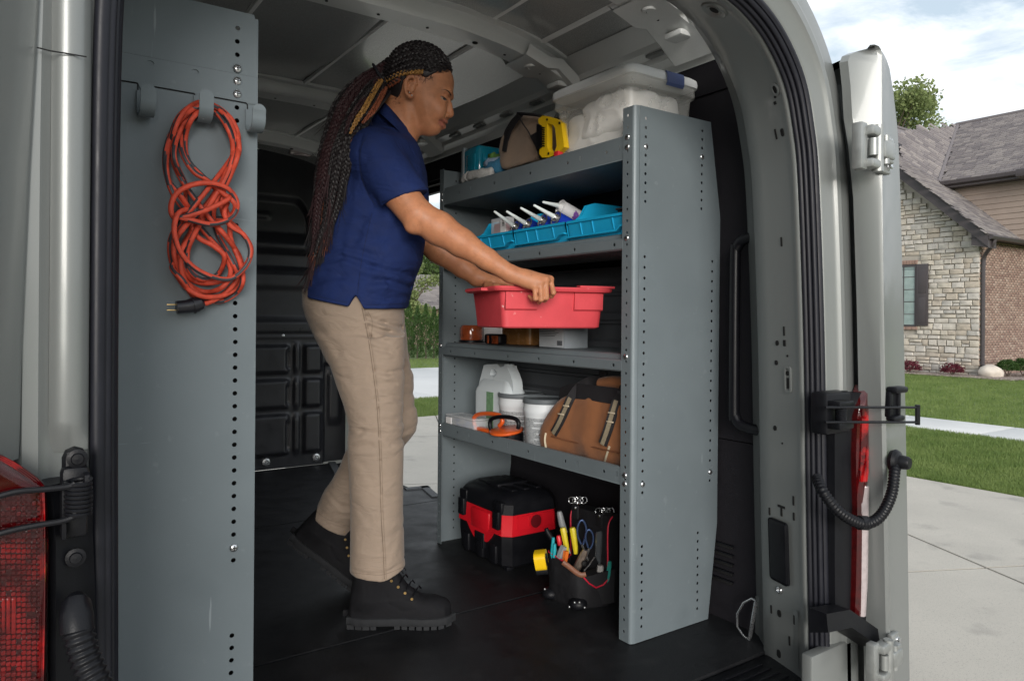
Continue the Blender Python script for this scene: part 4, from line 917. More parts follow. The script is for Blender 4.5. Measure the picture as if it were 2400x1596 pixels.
b = MB(); b.box((1.482, q1.y+.01, q0.z-.006), (1.505, q0.y-.008, q0.z+.045), .004); obj('red_contents', b, mat('red_anchor', (.42, .03, .035), .5, var=.4, vscale=90), sbx)
for i, (y0, y1, x0, zt, mm, lb) in enumerate(((1.535, 1.64, 1.52, 1.245, mat('dark_card', (.05, .048, .05), .45), 'dark flat carton lying in the near turquoise bin'), (1.62, 1.70, 1.50, 1.222, mat('printed_card', (.04, .06, .10), .4, col2=(.5, .12, .07), c2pos=(.5, .52), vscale=40), 'printed blue and red blister card in the near turquoise bin'))):
    b = MB(); b.box((x0, y0, zt-.03), (x0+.12, y1, zt), .002, M=T(0, 0, 0)); b.box((x0-.012, y0+.004, zt-.004), (x0+.12, y1-.004, zt+.001), .0005)
    tag(obj('carton', b, mm), lb, 'carton')
# ---- third shelf
M_AMB = mat('amber_plastic', (.26, .055, .018), .12, var=.4, vscale=35, coat=.6, alpha=.92); M_CARA = mat('caramel_plastic', (.36, .17, .055), .25, var=.25, vscale=25, coat=.5)
jar = thing('amber_jar', 'amber plastic jar with dark base left on the third shelf', 'jar', tuple(PX(*zoomC(300, 700), 1.56)))
q0 = PX(*zoomC(240, 700), 1.56); q1 = PX(*zoomC(370, 610), 1.56)
b = MB(); b.lathe([(.028, .004), (.045, .006), (.048, .02), (.047, .058), (.043, .066), (.040, .070), (0, .070)], 24, M=T(1.56, (q0.y+q1.y)/2, Z3)); obj('jar_body', b, M_AMB, jar, 40)
b = MB(); b.lathe([(.050, .0005), (.050, .008), (.046, .010), (0, .010)], 24, M=T(1.56, (q0.y+q1.y)/2, Z3)); obj('jar_base', b, M_BLKPL, jar, 40)
b = MB(); b.box((1.555, q0.y+.028, Z3+.001), (1.575, q0.y+.036, Z3+.068), .002); tag(obj('hang_card', b, mat('card_black', (.02, .02, .02), .4)), 'black slotted hang card standing beside the amber jar', 'card')
kb = thing('marking_tool', 'low black and amber marking tool lying on the third shelf', 'tool', tuple(PX(*zoomC(450, 705), 1.50)))
q = PX(*zoomC(450, 705), 1.50); b = MB(); b.box((1.49, q.y-.055, Z3+.001), (1.53, q.y+.05, Z3+.040), .010, 3); obj('tool_body', b, M_BLKPL, kb)
b = MB(); b.box((1.487, q.y-.05, Z3+.004), (1.492, q.y-.01, Z3+.034), .002); b.box((1.487, q.y+.012, Z3+.004), (1.492, q.y+.022, Z3+.034), .002); objs('amber_inset', b, M_AMB, kb)
q0 = PX(*zoomC(385, 700), 1.62); q1 = PX(*zoomC(505, 620), 1.62); b = MB(); b.box((1.62, q1.y, Z3+.001), (1.66, q0.y, q1.z+.01), .003); cw = obj('white_carton', b, mat('label_white', (.7,.7,.7), .6)); tag(cw, 'small white carton behind the black marking tool', 'carton')
car = thing('caramel_tub', 'shiny caramel plastic tub under the red bin', 'tub', tuple(PX(*zoomC(615, 715), 1.55)))
q0 = PX(*zoomC(510, 715), 1.545); q1 = PX(*zoomC(710, 620), 1.545); b = MB(); b.loft([rect_ring(1.545-a, q1.y+.01-a, 1.64+a, q0.y-.01+a, Z3+z, .02) for a, z in ((0, .001), (.006, .006), (.008, .05), (.008, .07))]); obj('tub_body', b, M_CARA, car, 50)
b = MB(); b.loft([rect_ring(1.545-a, q1.y+.01-a, 1.64+a, q0.y-.01+a, Z3+z, .02) for a, z in ((.009, .070), (.012, .072), (.012, .084), (.004, .088))]); obj('tub_lid', b, M_CARA, car, 50)
gb = thing('grey_box', 'grey carton with small print and barcode on the third shelf', 'carton', tuple(PX(*zoomC(850, 730), 1.50)))
q0 = PX(*zoomC(765, 735), 1.50); q1 = PX(*zoomC(938, 735), 1.50); b = MB(); b.box((1.50, q1.y, Z3+.001), (1.60, q0.y, Z3+.094), .002); obj('box_body', b, mat('carton_grey', (.20, .225, .245), .55), gb)
b = MB(); b.box((1.4985, q1.y+.006, Z3+.004), (1.4998, q0.y-.003, Z3+.090)); obj('print_panel', b, mat('panel_grey', (.40, .43, .45), .6), gb)
b = MB()
for i in range(9): b.box((1.4978, q1.y+.03+.01*(i % 3), Z3+.086-i*.0055-.0018), (1.4984, q0.y-.006, Z3+.086-i*.0055))
for i in range(10): b.box((1.4978, q1.y+.010+i*.0028, Z3+.010), (1.4984, q1.y+.0112+i*.0028+.0008*(i % 2), Z3+.026))
tag(obj('small_print', b, mat('print_dark', (.05, .055, .06), .6), gb, 0), kind='stuff')
# ---- fourth shelf: jug, tubs, duffel, suction clamps, box
M_JUG = mat('jug_plastic', (.50, .545, .565), .38, var=.05, vscale=10)
jx = 1.575; q0 = PX(*zoomC(345, 1190), jx); q1 = PX(*zoomC(640, 1000), jx)
jug = thing('plastic_jug', 'pale grey plastic jug with moulded handle on the fourth shelf', 'jug', (jx, (q0.y+q1.y)/2, Z4))
def jz(lst): return [(lambda p: (p.y, p.z))(PX(*zoomC(x, y), jx-.03)) for x, y in lst]
jo = jz([(343, 1020), (340, 1000), (352, 960), (372, 900), (384, 862), (400, 856), (500, 854), (530, 880), (535, 872), (588, 870), (592, 890), (615, 930), (636, 985), (640, 1020), (640, 1200)])
jo = [(jo[0][0], Z4+.002)]+jo[:-1]+[(jo[-1][0], Z4+.002)]
jk = lambda p: (jo[0][0]-(jo[0][0]-p[0])*.80, p[1])
ji = jz([(436, 918), (448, 890), (470, 888), (494, 905), (496, 925), (470, 945), (440, 930)])
ji = [jk(p) for p in ji]; jl = jo[0][0]; jo = [(jl-(jl-y_)*.80, z_) for y_, z_ in jo]
b = MB()
def plate_round(b, outer, holes, x0, x1, inset=.010):
    c = Vector((sum(p[0] for p in outer)/len(outer), sum(p[1] for p in outer)/len(outer)))
    def shr(lst, k): return [(c.x+(y-c.x)*(1-k), c.y+(z-c.y)*(1-k*.9)) for y, z in lst]
    b.plate(outer, holes, -.028, .028, M=T((x0+x1)/2, 0, 0) @ YZ)
    for s_ in (-1, 1):
        ra = [Vector(((x0+x1)/2+s_*.028, y, z)) for y, z in outer]; rb = [Vector(((x0+x1)/2+s_*.055, y, z)) for y, z in shr(outer, .05)]; rc = [Vector(((x0+x1)/2+s_*.065, y, z)) for y, z in shr(outer, .14)]
lo_ = [p for p in jo]; 
b.plate(jo, [ji], -.022, .022, M=T(jx, 0, 0) @ YZ)
zc_ = jz([(340, 1010)])[0][1]
b.loft([rect_ring(jx-.050+a, jo[-1][0]+a, jx+.050-a, jo[0][0]-a, z, .03) for a, z in ((.006, Z4+.001), (0, Z4+.008), (0, zc_-.012), (.003, zc_), (.020, zc_+.035), (.040, zc_+.046))])
obj('jug_body', b, M_JUG, jug, 40)
q = jk(jz([(562, 880)])[0]); b = MB(); b.lathe([(.021, -.012), (.021, .010), (.019, .013), (0, .013)], 18, M=T(jx, q[0], q[1])); obj('cap', b, M_JUG, jug)
b = MB(); q2 = jz([(462, 1040), (520, 1200)]); q2 = [jk(q2[0]), jk(q2[1])]; b.box((jx-.0512, q2[1][0], Z4+.01), (jx-.0495, q2[0][0], q2[0][1])); obj('green_label', b, mat('green_label', (.13, .24, .13), .6, var=.3, vscale=80), jug)
M_TUB = mat('tub_plastic', (.60, .63, .65), .4, var=.04); M_TLID = mat('tub_lid_grey', (.115, .13, .14), .35, var=.08)
M_PRINT = mat('tub_print', (.42, .44, .45), .5, col2=(.14, .15, .16), c2pos=(.50, .54), vscale=420, detail=3)
def tub(X, xl, xr, yt, label):
    a = PX(*zoomC(xl, yt), X); c = PX(*zoomC(xr, yt), X); d = (Vector((X, (a.y+c.y)/2, 0))).dot(VD)
    r_ = abs(xr-xl)*.3444/FPX*d/2; zt = a.z; cy = (a.y+c.y)/2
    t = thing('plastic_tub', label, 'tub', (X, cy, Z4), 'white tubs on the fourth shelf'); h = zt-Z4
    b = MB(); b.lathe([(r_*.80, .001), (r_*.82, .006), (r_*.93, h-.055), (r_*.95, h-.05), (r_*.98, h-.035), (r_*.95, h-.030), (r_*.96, h-.012)], 36, M=T(X, cy, Z4)); obj('tub_body', b, M_TUB, t, 40)
    b = MB(); b.lathe([(r_*.99, h-.014), (r_*1.0, h-.012), (r_*1.0, h), (r_*.96, h+.003), (r_*.90, h-.002), (r_*.5, h-.003), (0, h-.003)], 36, M=T(X, cy, Z4)); obj('tub_lid', b, M_TLID, t, 40)
    b = MB(); rings = []
    for z, k in ((.02, .842), (h-.062, .928)): rings.append([Vector((X+r_*k*1.006*math.cos(u), cy+r_*k*1.006*math.sin(u), Z4+z)) for u in np.linspace(R(140), R(300), 22)])
    b.loft(rings, closed=False); obj('printed_label', b, M_PRINT, t, 60)
    b = MB()
    for j in range(5):
        z = .035+j*(h-.11)/4.2; k = .842+(.928-.842)*((z-.02)/(h-.082)); b.loft([[Vector((X+r_*k*1.012*math.cos(u), cy+r_*k*1.012*math.sin(u), Z4+z+dz)) for u in np.linspace(R(195+7*(j % 3)), R(262), 10)] for dz in (0, .004)], closed=False)
    objs('label_line', b, M_TUB, t, 60)
tub(1.590, 492, 808, 1025, 'white tub with grey lid next to the jug'); tub(1.545, 658, 965, 1062, 'white tub with grey lid tucked behind the brown duffel bag')
# duffel
M_DUCK = mat('brown_duck_canvas', (.255, .098, .036), .85, var=.16, vscale=16, bump=.45, bscale=1000, sheen=.15)
duf = thing('duffel_bag', 'brown canvas duffel bag with black and khaki straps on the fourth shelf', 'bag', (1.56, 1.76, Z4))
def dz_(x, y, X=1.456): return PX(*zoomC(x, y), X)
prof = [(742, 1410), (740, 1390), (752, 1320), (765, 1230), (790, 1170), (850, 1110), (930, 1068), (1060, 1070), (1200, 1090), (1352, 1110), (1480, 1130)]
bt = 1.530
pts2 = [dz_(x, y) for x, y in prof]; y_l = pts2[0].y
top = [(min(p.y, 1.99), p.z) for p in pts2]
b = MB(); rings = []
for i in range(25):
    y = 1.990-(1.990-bt)*i/24
    hgt = np.interp(-y, [-t_[0] for t_ in top], [t_[1] for t_ in top])-Z4 if y < top[0][0] else .05
    hgt = max(.135, min(hgt*1.12, .285)); e = 1-max(0, (y-1.925)/.065)**2*.35
    ring = []
    for j in range(20):
        a = 2*math.pi*j/20; ca, sa = math.cos(a), math.sin(a); k = (abs(ca)**3.2+abs(sa)**3.2)**(-1/3.2)
        p = Vector((1.585+.128*e*k*ca, y, Z4+.004+hgt/2+hgt/2*k*sa)); n_ = noise.noise(p*16+Vector((3, 0, 0)))*.012+noise.noise(p*40)*.004
        p += Vector((ca*n_, 0, sa*n_*.7)); p.z = max(Z4+.001, p.z); ring.append(p)
    rings.append(ring)
b.loft(rings); dbody = obj('bag_body', b, M_DUCK, duf, 180); sb = dbody.modifiers.new('s', 'SUBSURF'); sb.levels = 1; sb.render_levels = 1
dbv = BVHTree.FromPolygons([v.co for v in dbody.data.vertices], [p.vertices[:] for p in dbody.data.polygons])
def on_duf(x, y, off=.004):
    k = ray(*zoomC(x, y)).normalized(); h = dbv.ray_cast(CAM, k)
    if h[0] is None: return dz_(x, y, 1.50)
    n_ = h[1] if h[1].dot(k) < 0 else -h[1]; return h[0]+n_*off
def strap(pl, w_, m, name, off=.004, par=duf):
    b = MB(); c = [on_duf(x, y, off) if on else dz_(x, y, X) for x, y, on, X in pl]; c = catmull(c, 6); rings = []
    for i, p in enumerate(c):
        t_ = (c[min(i+1, len(c)-1)]-c[max(i-1, 0)]).normalized(); sd_ = t_.cross(Vector((-.75, -.4, .35))).normalized(); n_ = sd_.cross(t_).normalized()
        rings.append([p-sd_*w_/2, p+sd_*w_/2, p+sd_*w_/2+n_*.002, p-sd_*w_/2+n_*.002])
    b.loft(rings); return obj(name, b, m, par, 50)
M_WEB = mat('khaki_webbing', (.20, .165, .11), .8, var=.2, vscale=200)
for pl in ([(870, 1322, 1, 0), (910, 1250, 1, 0), (952, 1165, 1, 0), (985, 1090, 1, 0), (1035, 1010, 0, 1.50), (1090, 975, 0, 1.53), (1180, 962, 0, 1.55)], [(1205, 1395, 1, 0), (1240, 1300, 1, 0), (1272, 1200, 1, 0), (1300, 1110, 1, 0), (1330, 1040, 0, 1.47), (1350, 985, 0, 1.52)]):
    strap(pl, .030, M_NYL, 'strap'); strap([q for q in pl[:4]], .013, M_WEB, 'webbing', .007)
b = MB()
for x, y in ((925, 1190), (965, 1138), (1262, 1245), (1275, 1185)): p = on_duf(x, y, .010); b.box((p.x-.002, p.y-.014, p.z-.002), (p.x+.002, p.y+.014, p.z+.002), .001)
objs('strap_stitch', b, mat('stitch_cream', (.55, .47, .34), .7), duf)
strap([(905, 1062, 1, 0), (1000, 1040, 1, 0), (1150, 1055, 1, 0), (1350, 1085, 1, 0)], .05, M_NYL, 'top_band', .003)
b = MB(); b.tube(catmull([dz_(x, y, 1.53) for x, y in ((1195, 985), (1260, 975), (1352, 985), (1420, 990))], 5), .020, 12, flat=1.2); obj('handle_wrap', b, M_DUCK, duf, 60)
b = MB(); q = dz_(1200, 935, 1.56); b.box((q.x-.006, q.y-.016, q.z-.014), (q.x+.006, q.y+.016, q.z+.016), .004); obj('zip_tab', b, M_NYL, duf)
strap([(745, 1330, 1, 0), (860, 1345, 1, 0), (1000, 1380, 1, 0), (1200, 1430, 1, 0), (1340, 1455, 1, 0)], .004, mat('seam_brown', (.14, .05, .02), .8), 'base_seam', .0015)
strap([(815, 1320, 1, 0), (808, 1370, 1, 0), (818, 1430, 1, 0)], .006, MATS['stitch_cream'], 'corner_stitch', .0015); strap([(1248, 1410, 1, 0), (1225, 1480, 1, 0), (1212, 1530, 1, 0)], .006, MATS['stitch_cream'], 'corner_stitch', .0015)
# suction clamps
M_ORG = mat('orange_plastic', (.62, .10, .018), .32, var=.06, coat=.3)
def loop_handle(pts, X, r, m, par, name='handle'):
    b = MB(); b.tube(catmull([PX(*zoomC(x, y), X) for x, y in pts], 6), r, 10); return obj(name, b, m, par, 60)
cl1 = thing('suction_lifter', 'orange suction lifter handle standing at the shelf edge', 'lifter', tuple(PX(*zoomC(400, 1310), 1.475)))
loop_handle([(340, 1300), (322, 1250), (325, 1215), (350, 1195), (410, 1188), (480, 1195), (508, 1215), (515, 1245), (495, 1270)], 1.475, .0085, M_ORG, cl1); b = MB(); q = PX(*zoomC(375, 1292), 1.48); b.box((1.47, q.y-.05, q.z-.012), (1.50, q.y+.045, q.z+.006), .006); obj('base', b, M_ORG, cl1)
b = MB(); b.lathe([(.045, 0), (.042, .012), (.02, .02), (0, .02)], 24, M=T(1.505, q.y, Z4+.001)); obj('suction_cup', b, M_BLKPL, cl1)
cl2 = thing('suction_lifter', 'black handled suction lifter with orange disc in front of the tubs', 'lifter', tuple(PX(*zoomC(530, 1340), 1.46)))
loop_handle([(438, 1300), (430, 1260), (438, 1228), (480, 1212), (540, 1210), (600, 1222), (625, 1250), (622, 1290)], 1.462, .0075, M_BLKPL, cl2)
q = PX(*zoomC(530, 1310), 1.47); b = MB(); b.lathe([(.058, -.004), (.062, 0), (.062, .006), (.055, .010), (0, .010)], 28, M=T(1.478, q.y, q.z) @ Matrix.Rotation(R(-8), 4, 'Y')); obj('disc', b, M_ORG, cl2, 40)
b = MB(); b.lathe([(.046, 0), (.048, .006), (.048, q.z-Z4-.006), (0, q.z-Z4-.005)], 28, M=T(1.494, q.y, Z4+.001)); obj('suction_cup', b, M_BLKPL, cl2, 40)
ab = thing('anchor_box', 'clear lidded box of blue wall anchors at the far end of the shelf', 'box', tuple(PX(*zoomC(230, 1260), 1.49)))
q0 = PX(*zoomC(135, 1200), 1.455); q1 = PX(*zoomC(318, 1215), 1.455)
b = MB(); b.box((1.455, q1.y, Z4+.001), (1.53, q0.y, q0.z), .004); obj('box_body', b, MATS['clear_box'], ab); b = MB(); b.box((1.452, q1.y-.003, q0.z), (1.535, q0.y+.003, q0.z+.008), .003); obj('box_lid', b, MATS['clear_box'], ab)
b = MB()
for k in range(60): c = Vector((rnd.uniform(1.461, 1.524), rnd.uniform(q1.y+.006, q0.y-.045), rnd.uniform(Z4+.006, q0.z-.010))); d = Vector((rnd.uniform(-1, 1), rnd.uniform(-1, 1), rnd.uniform(-.5, .5))).normalized()*.010; b.tube([c-d, c+d], [.0035, .002], 6)
tag(obj('wall_anchors', b, mat('anchor_blue', (.01, .05, .17), .4), ab), kind='stuff')
b = MB(); b.box((1.4515, q0.y-.042, Z4+.020), (1.4545, q0.y-.002, q0.z-.004)); obj('paper_label', b, MATS['label_white'], ab)
b = MB(); b.box((1.4505, q0.y-.03, Z4+.03), (1.4514, q0.y-.012, Z4+.036)); b.box((1.4505, q0.y-.024, Z4+.024), (1.4514, q0.y-.018, Z4+.042)); obj('cross_mark', b, mat('label_blue', (.02, .10, .35), .5), ab, 0)

# ================================================================== on the van floor: wet/dry vacuum box
M_RED = mat('red_abs', (.50, .008, .016), .32, var=.05, bump=.06, bscale=600, rvar=.05)
vac = thing('toolbox_vacuum', 'red and black toolbox style vacuum under the lowest shelf', 'vacuum', (1.59, 2.32, 0))
x0, x1, ya, yb = 1.462, 1.705, 2.142, 2.490
def vring(z, ins, ch=.028): return [Vector((x, y, z)) for x, y in ((x0+ins+ch, ya+ins), (x1-ins-ch, ya+ins), (x1-ins, ya+ins+ch), (x1-ins, yb-ins-ch), (x1-ins-ch, yb-ins), (x0+ins+ch, yb-ins), (x0+ins, yb-ins-ch), (x0+ins, ya+ins+ch))]
b = MB(); b.loft([vring(z, i_) for z, i_ in ((.012, .012), (.02, .006), (.10, 0.0), (.128, 0))])
for (xx, yy) in ((x0+.02, ya+.02), (x0+.02, yb-.05), (x1-.05, ya+.02), (x1-.05, yb-.05)): b.box((xx, yy, 0), (xx+.03, yy+.03, .014), .003)
for yy in (ya+.06, ya+.15, ya+.25): b.box((x0-.006, yy, .018), (x0+.01, yy+.045, .085), .006)
obj('lower_tub', b, M_BLKPL, vac, 30)
b = MB(); b.loft([vring(z, i_) for z, i_ in ((.128, -.003), (.130, -.004), (.200, .001), (.204, .001))])
# dropping red fingers on the front and the recessed shield
fr = [(ya+.03, .13), (ya+.075, .13), (ya+.095, .105), (ya+.12, .085), (ya+.21, .085), (ya+.235, .105), (ya+.26, .13), (yb-.03, .13), (yb-.03, .135), (ya+.03, .135)]
b.prism([(y, z) for y, z in fr], 0, .012, M=T(x0+.006, 0, 0) @ YZ)
b.box((x0-.008, ya+.105, .118), (x0+.01, ya+.232, .195), .010)
red = obj('red_band', b, M_RED, vac, 30)
b = MB(); F = frame((x0+.128, ya-.004, .172), (1, 0, 0), (0, 0, 1), (0, -1, 0))
b.lathe([(.030, -.002), (.030, .003), (.026, .003), (.025, -.004), (.022, -.024), (.0, -.024)], 28, M=F); obj('hose_port', b, M_RED, red, 40)
b = MB(); b.lathe([(.0235, .0030), (.0235, .0036), (0, .0036)], 24, M=F); obj('port_shade', b, mat('port_shadow_red', (.10, .003, .006), .5), red, 40)  # dark disc paints the shade inside the port mouth
b = MB(); b.plate(rrect(x0+.045, .145, x1-.028, .198, .004), [rrect(x0+.050, .150, x1-.033, .193, .003)], 0, .003, M=T(0, ya-.001, 0) @ XZ); obj('side_panel', b, M_RED, red)
b = MB(); b.loft([vring(z, i_, c_) for z, i_, c_ in ((.204, -.002, .030), (.240, 0, .032), (.262, .012, .036), (.276, .034, .04))]); head = obj('motor_head', b, M_BLKPL, vac, 30)
b = MB()
for k in range(3): b.box((x0+.06+k*.055, ya+.05, .272), (x0+.085+k*.055, yb-.06, .282), .004)
b.box((x0+.05, ya+.13, .272), (x1-.05, yb-.13, .290), .008); objs('top_rib', b, M_BLKPL, head)
b = MB()
for yy in (ya+.030, yb-.075):
    b.box((x0-.016, yy, .150), (x0+.004, yy+.040, .215), .004)
    for k in range(4): b.box((x0-.018, yy+.006, .156+k*.008), (x0-.014, yy+.034, .1595+k*.008), .001)
    b.box((x0-.006, yy-.006, .205), (x0+.02, yy+.046, .248), .006)
b.box((x0-.010, ya+.135, .055), (x0+.004, ya+.200, .112), .004)
for k in range(4): b.box((x0-.012, ya+.145, .060+k*.007), (x0-.009, ya+.190, .063+k*.007), .001)
objs('latch', b, M_BLKPL, vac)
# ---- tool pouch with tools
pouch = thing('tool_pouch', 'black tool pouch with red piping packed with hand tools on the floor', 'pouch', (1.53, 1.80, 0))
pA, pB, pC = PZ(*zoomD(962, 1215), 0), PZ(*zoomD(1225, 1330), 0), PZ(*zoomD(1500, 1275), 0)
pA = Vector((1.450, 1.885, 0)); pB = Vector((1.470, 1.752, 0)); pC = Vector((1.585, 1.718, 0)); pE = Vector((1.60, 1.905, 0))
def zl(x, y, base): d = base.dot(VD); return PD(*zoomD(x, y), d).z
M_POU = mat('ballistic_nylon', (.0075, .0075, .009), .7, spec=.3, var=.25, vscale=60, bump=.5, bscale=700); M_PIPE = mat('red_piping', (.42, .01, .03), .5); M_LEA = mat('brown_leather', (.16, .065, .035), .5, var=.2, vscale=40, bump=.3, bscale=300)
b = MB()
def quad_box(b, pts, z0, z1, tp=0):
    c = sum(pts, Vector())/len(pts); b.loft([[Vector((p.x, p.y, z0)) for p in pts], [Vector((c.x+(p.x-c.x)*(1+tp*.5), c.y+(p.y-c.y)*(1+tp*.5), (z0+(max(z1) if isinstance(z1, list) else z1))/2)) for p in pts], [Vector((c.x+(p.x-c.x)*(1+tp), c.y+(p.y-c.y)*(1+tp), z)) for p, z in zip(pts, z1 if isinstance(z1, list) else [z1]*len(pts))]])
b = MB(); q = [pA, pB, pC, pE]; c = sum(q, Vector())/4
r0 = [Vector((q[i].x, q[i].y, .002)).lerp(Vector((q[(i+1) % 4].x, q[(i+1) % 4].y, .002)), t) for i in range(4) for t in (.07, .3, .5, .7, .93)]
def ringz(k, zf): return [Vector((c.x+(p.x-c.x)*k, c.y+(p.y-c.y)*k, zf(p))) for p in r0]
zt = lambda p: .105+.03*math.sin(p.x*40)+.02*(p.y-1.8)/.1
b.loft([ringz(.96, lambda p: .001), ringz(1.02, lambda p: .012), ringz(1.0, lambda p: .06), ringz(1.04, zt), ringz(1.0, lambda p: zt(p)+.004), ringz(.92, lambda p: zt(p)-.02), ringz(.88, lambda p: .05)], cap=False)
b.add(ringz(.9, lambda p: .052), [tuple(range(len(r0)))]); pb_ = obj('main_pocket', b, M_POU, pouch, 60)
b = MB(); b.tube(ringz(1.03, lambda p: zt(p)+.003), .0028, 6, closed=True); obj('rim_piping', b, M_PIPE, pb_, 60)
b = MB(); lp = [(1110, 930), (1160, 965), (1215, 1010), (1260, 1035), (1300, 1030)]; b.tube(catmull([PD(*zoomD(x, y), pB.dot(VD)-.012) for x, y in lp], 5), .008, 8, flat=.5); obj('leather_lip', b, M_LEA, pb_, 60)
# rear padded back with hooks
b = MB(); bp0 = Vector((1.605, 1.90, 0)); bp1 = Vector((1.622, 1.735, 0)); n_ = Vector((-.98, -.15, 0))
b.loft([[bp0+n_*a+Vector((0, 0, z)) for a in (0, .05)]+[bp1+n_*a+Vector((0, 0, z)) for a in (.05, 0)] for z in (.002, .16, .25, .285)]); obj('back_pad', b, M_POU, pouch, 40)
b = MB(); b.tube(catmull([bp0+n_*.052+Vector((0, 0, z)) for z in (.12, .2, .26)]+[bp0+n_*.03+Vector((0, 0, .285))], 4), .0028, 6); b.tube(catmull([bp1+n_*.052+Vector((0, 0, z)) for z in (.05, .15, .25)]+[bp1+n_*.03+Vector((0, 0, .28))], 4), .0028, 6); objs('edge_piping', b, M_PIPE, pouch, 60)
b = MB()
for x, y in ((1235, 425), (1455, 515)):
    p = PD(*zoomD(x, y), 2.36)
    for k in range(4): a = R(90*k); b.tube([p+.011*(math.cos(a+t)*RD+math.sin(a+t)*UP)+VD*.004*math.sin(3*t)+RD*.016*(k-1.5)*.8 for t in np.linspace(0, 6.2, 10)], .0018, 6)
tag(obj('clip_chain', b, M_STEEL, pouch, 60), kind='stuff')
b = MB()
for x, y in ((1215, 510), (1410, 575)):
    p = PD(*zoomD(x, y), 2.345); b.box((p.x-.004, p.y-.016, p.z-.026), (p.x+.003, p.y+.016, p.z+.02), .004)
objs('loop_tab', b, M_POU, pouch)
b = MB()
for x, y in ((1215, 486), (1412, 552), (965, 1150), (1000, 1190), (1010, 1218), (1165, 1295), (1208, 1258), (1248, 1258), (1290, 1300)): p = PD(*zoomD(x, y), 2.33 if y < 700 else (pA if x < 1100 else pB).dot(VD)-.016); b.ell(p, (.004, .004, .004), 8, 6)
objs('rivet', b, M_STEEL, pouch)
b = MB()
for pp, sg in ((pB, 1), (pA, 1)):
    d = (pp-c).normalized(); b.ell(pp+Vector((0, 0, .018))-d*.012, (.030, .030, .020), 14, 8)
objs('corner_guard', b, M_BLKPL, pouch, 60)
b = MB(); qs_ = [Vector((1.500, 1.748, 0)), Vector((1.585, 1.712, 0)), Vector((1.60, 1.75, 0)), Vector((1.52, 1.79, 0))]; quad_box(b, qs_, .012, [.10, .12, .12, .10], .05); obj('side_pocket', b, M_POU, pouch)
# tools: (handle from, to) drawn in depth
def tool(name, label, cat): return thing(name, label, cat, tuple(c), None)
dT = c.dot(VD)
def zd(x, y, d=0): return PD(*zoomD(x, y), dT+d)
M_YH = mat('yellow_handle', (.55, .44, .02), .35); M_GREYH = mat('grey_handle', (.16, .165, .17), .4); M_TEALH = mat('teal_handle', (.012, .26, .30), .35); M_CLRH = mat('smoke_handle', (.05, .055, .06), .12, coat=.6)
def stick(name, label, cat, pts, r, m, shank=None, n=8, d=0, sd=None, extra=None):
    t = tool(name, label, cat); b = MB(); P_ = [zd(x, y, d) for x, y in pts]; b.tube(P_, r, n); obj('handle', b, m, t, 30)
    if shank: b = MB(); b.tube([zd(x, y, d if sd is None else sd) for x, y in shank], .0028, 8); obj('shank', b, M_STEEL, t)
    return t
stick('file_handle', 'grey round tool handle standing tallest in the pouch', 'tool', [(1082, 515), (1085, 530), (1105, 620), (1130, 690)], [.007, .0095, .0115, .009], M_GREYH, [(1130, 690), (1170, 860)], 12, .03)
for i, (xs, lb) in enumerate((((1110, 1140), 'left'), ((1188, 1212), 'right'))): stick('pliers_grip', lb+' yellow plier grip sticking out of the pouch', 'pliers', [(xs[0], 648), (xs[0]+4, 665), (xs[1], 800), (xs[1]+6, 860)], [.008, .0105, .009, .007], M_YH, None, 8, .01)
t = tool('snip_handles', 'teal snip handles beside the tape measure', 'snips')
b = MB(); b.tube([zd(1034, 728), zd(1030, 800), zd(1022, 870), zd(1030, 900)], [.005, .0065, .006, .005], 10); b.tube([zd(1045, 780, -.01), zd(1045, 830, -.01), zd(1040, 890, -.01)], [.005, .0062, .006], 10); objs('grip', b, M_TEALH, t, 60)
stick('nut_driver', 'black nut driver with amber end leaning left', 'driver', [(975, 655), (985, 680), (1010, 720), (1035, 760)], [.007, .008, .0095, .008], M_BLKPL, [(1035, 760), (1070, 860)], 12, .01); 
stick('red_driver', 'short red screwdriver handle behind the yellow grips', 'screwdriver', [(1075, 712), (1078, 725), (1088, 790)], [.006, .0085, .008], MATS['red_plastic'], [(1088, 790), (1100, 860)], 12, .03)
t = tool('scissors', 'blue handled scissors with looped grips in the pouch', 'scissors'); b = MB()
b.tube(catmull([zd(x, y, .005) for x, y in ((1260, 780), (1235, 720), (1232, 650), (1250, 600), (1275, 590), (1298, 630), (1302, 690), (1285, 760), (1275, 790))], 5), .0038, 8); b.tube(catmull([zd(x, y, .0) for x, y in ((1320, 810), (1300, 750), (1300, 700), (1320, 665), (1345, 680), (1360, 720), (1355, 780), (1335, 820))], 5), .0038, 8); objs('finger_loop', b, mat('blue_steel', (.05, .08, .17), .25, .6), t, 60)
b = MB(); b.tube([zd(1268, 785), zd(1300, 870), zd(1320, 920)], [.004, .005, .003], 6); b.tube([zd(1330, 815), zd(1300, 880), zd(1280, 930)], [.004, .005, .003], 6); objs('blade', b, M_STEEL, t)
stick('screwdriver', 'large smoky clear screwdriver handle at the right of the pouch', 'screwdriver', [(1405, 676), (1408, 690), (1405, 780), (1400, 880), (1410, 930)], [.008, .0115, .0118, .0105, .006], M_CLRH, [(1410, 930), (1412, 1000)], 10, -.02)
stick('screwdriver', 'short clear fluted screwdriver handle in the side pocket', 'screwdriver', [(1418, 955), (1418, 975), (1416, 1040), (1412, 1060)], [.009, .0112, .0112, .008], mat('clear_handle', (.30, .29, .28), .12, coat=.7), None, 8, -.045)
stick('ferrule_driver', 'blue collar of a small driver in the side pocket', 'driver', [(1412, 1058), (1410, 1090), (1408, 1110)], [.0095, .0095, .006], mat('blue_collar', (.02, .07, .20), .3), None, 10, -.046)
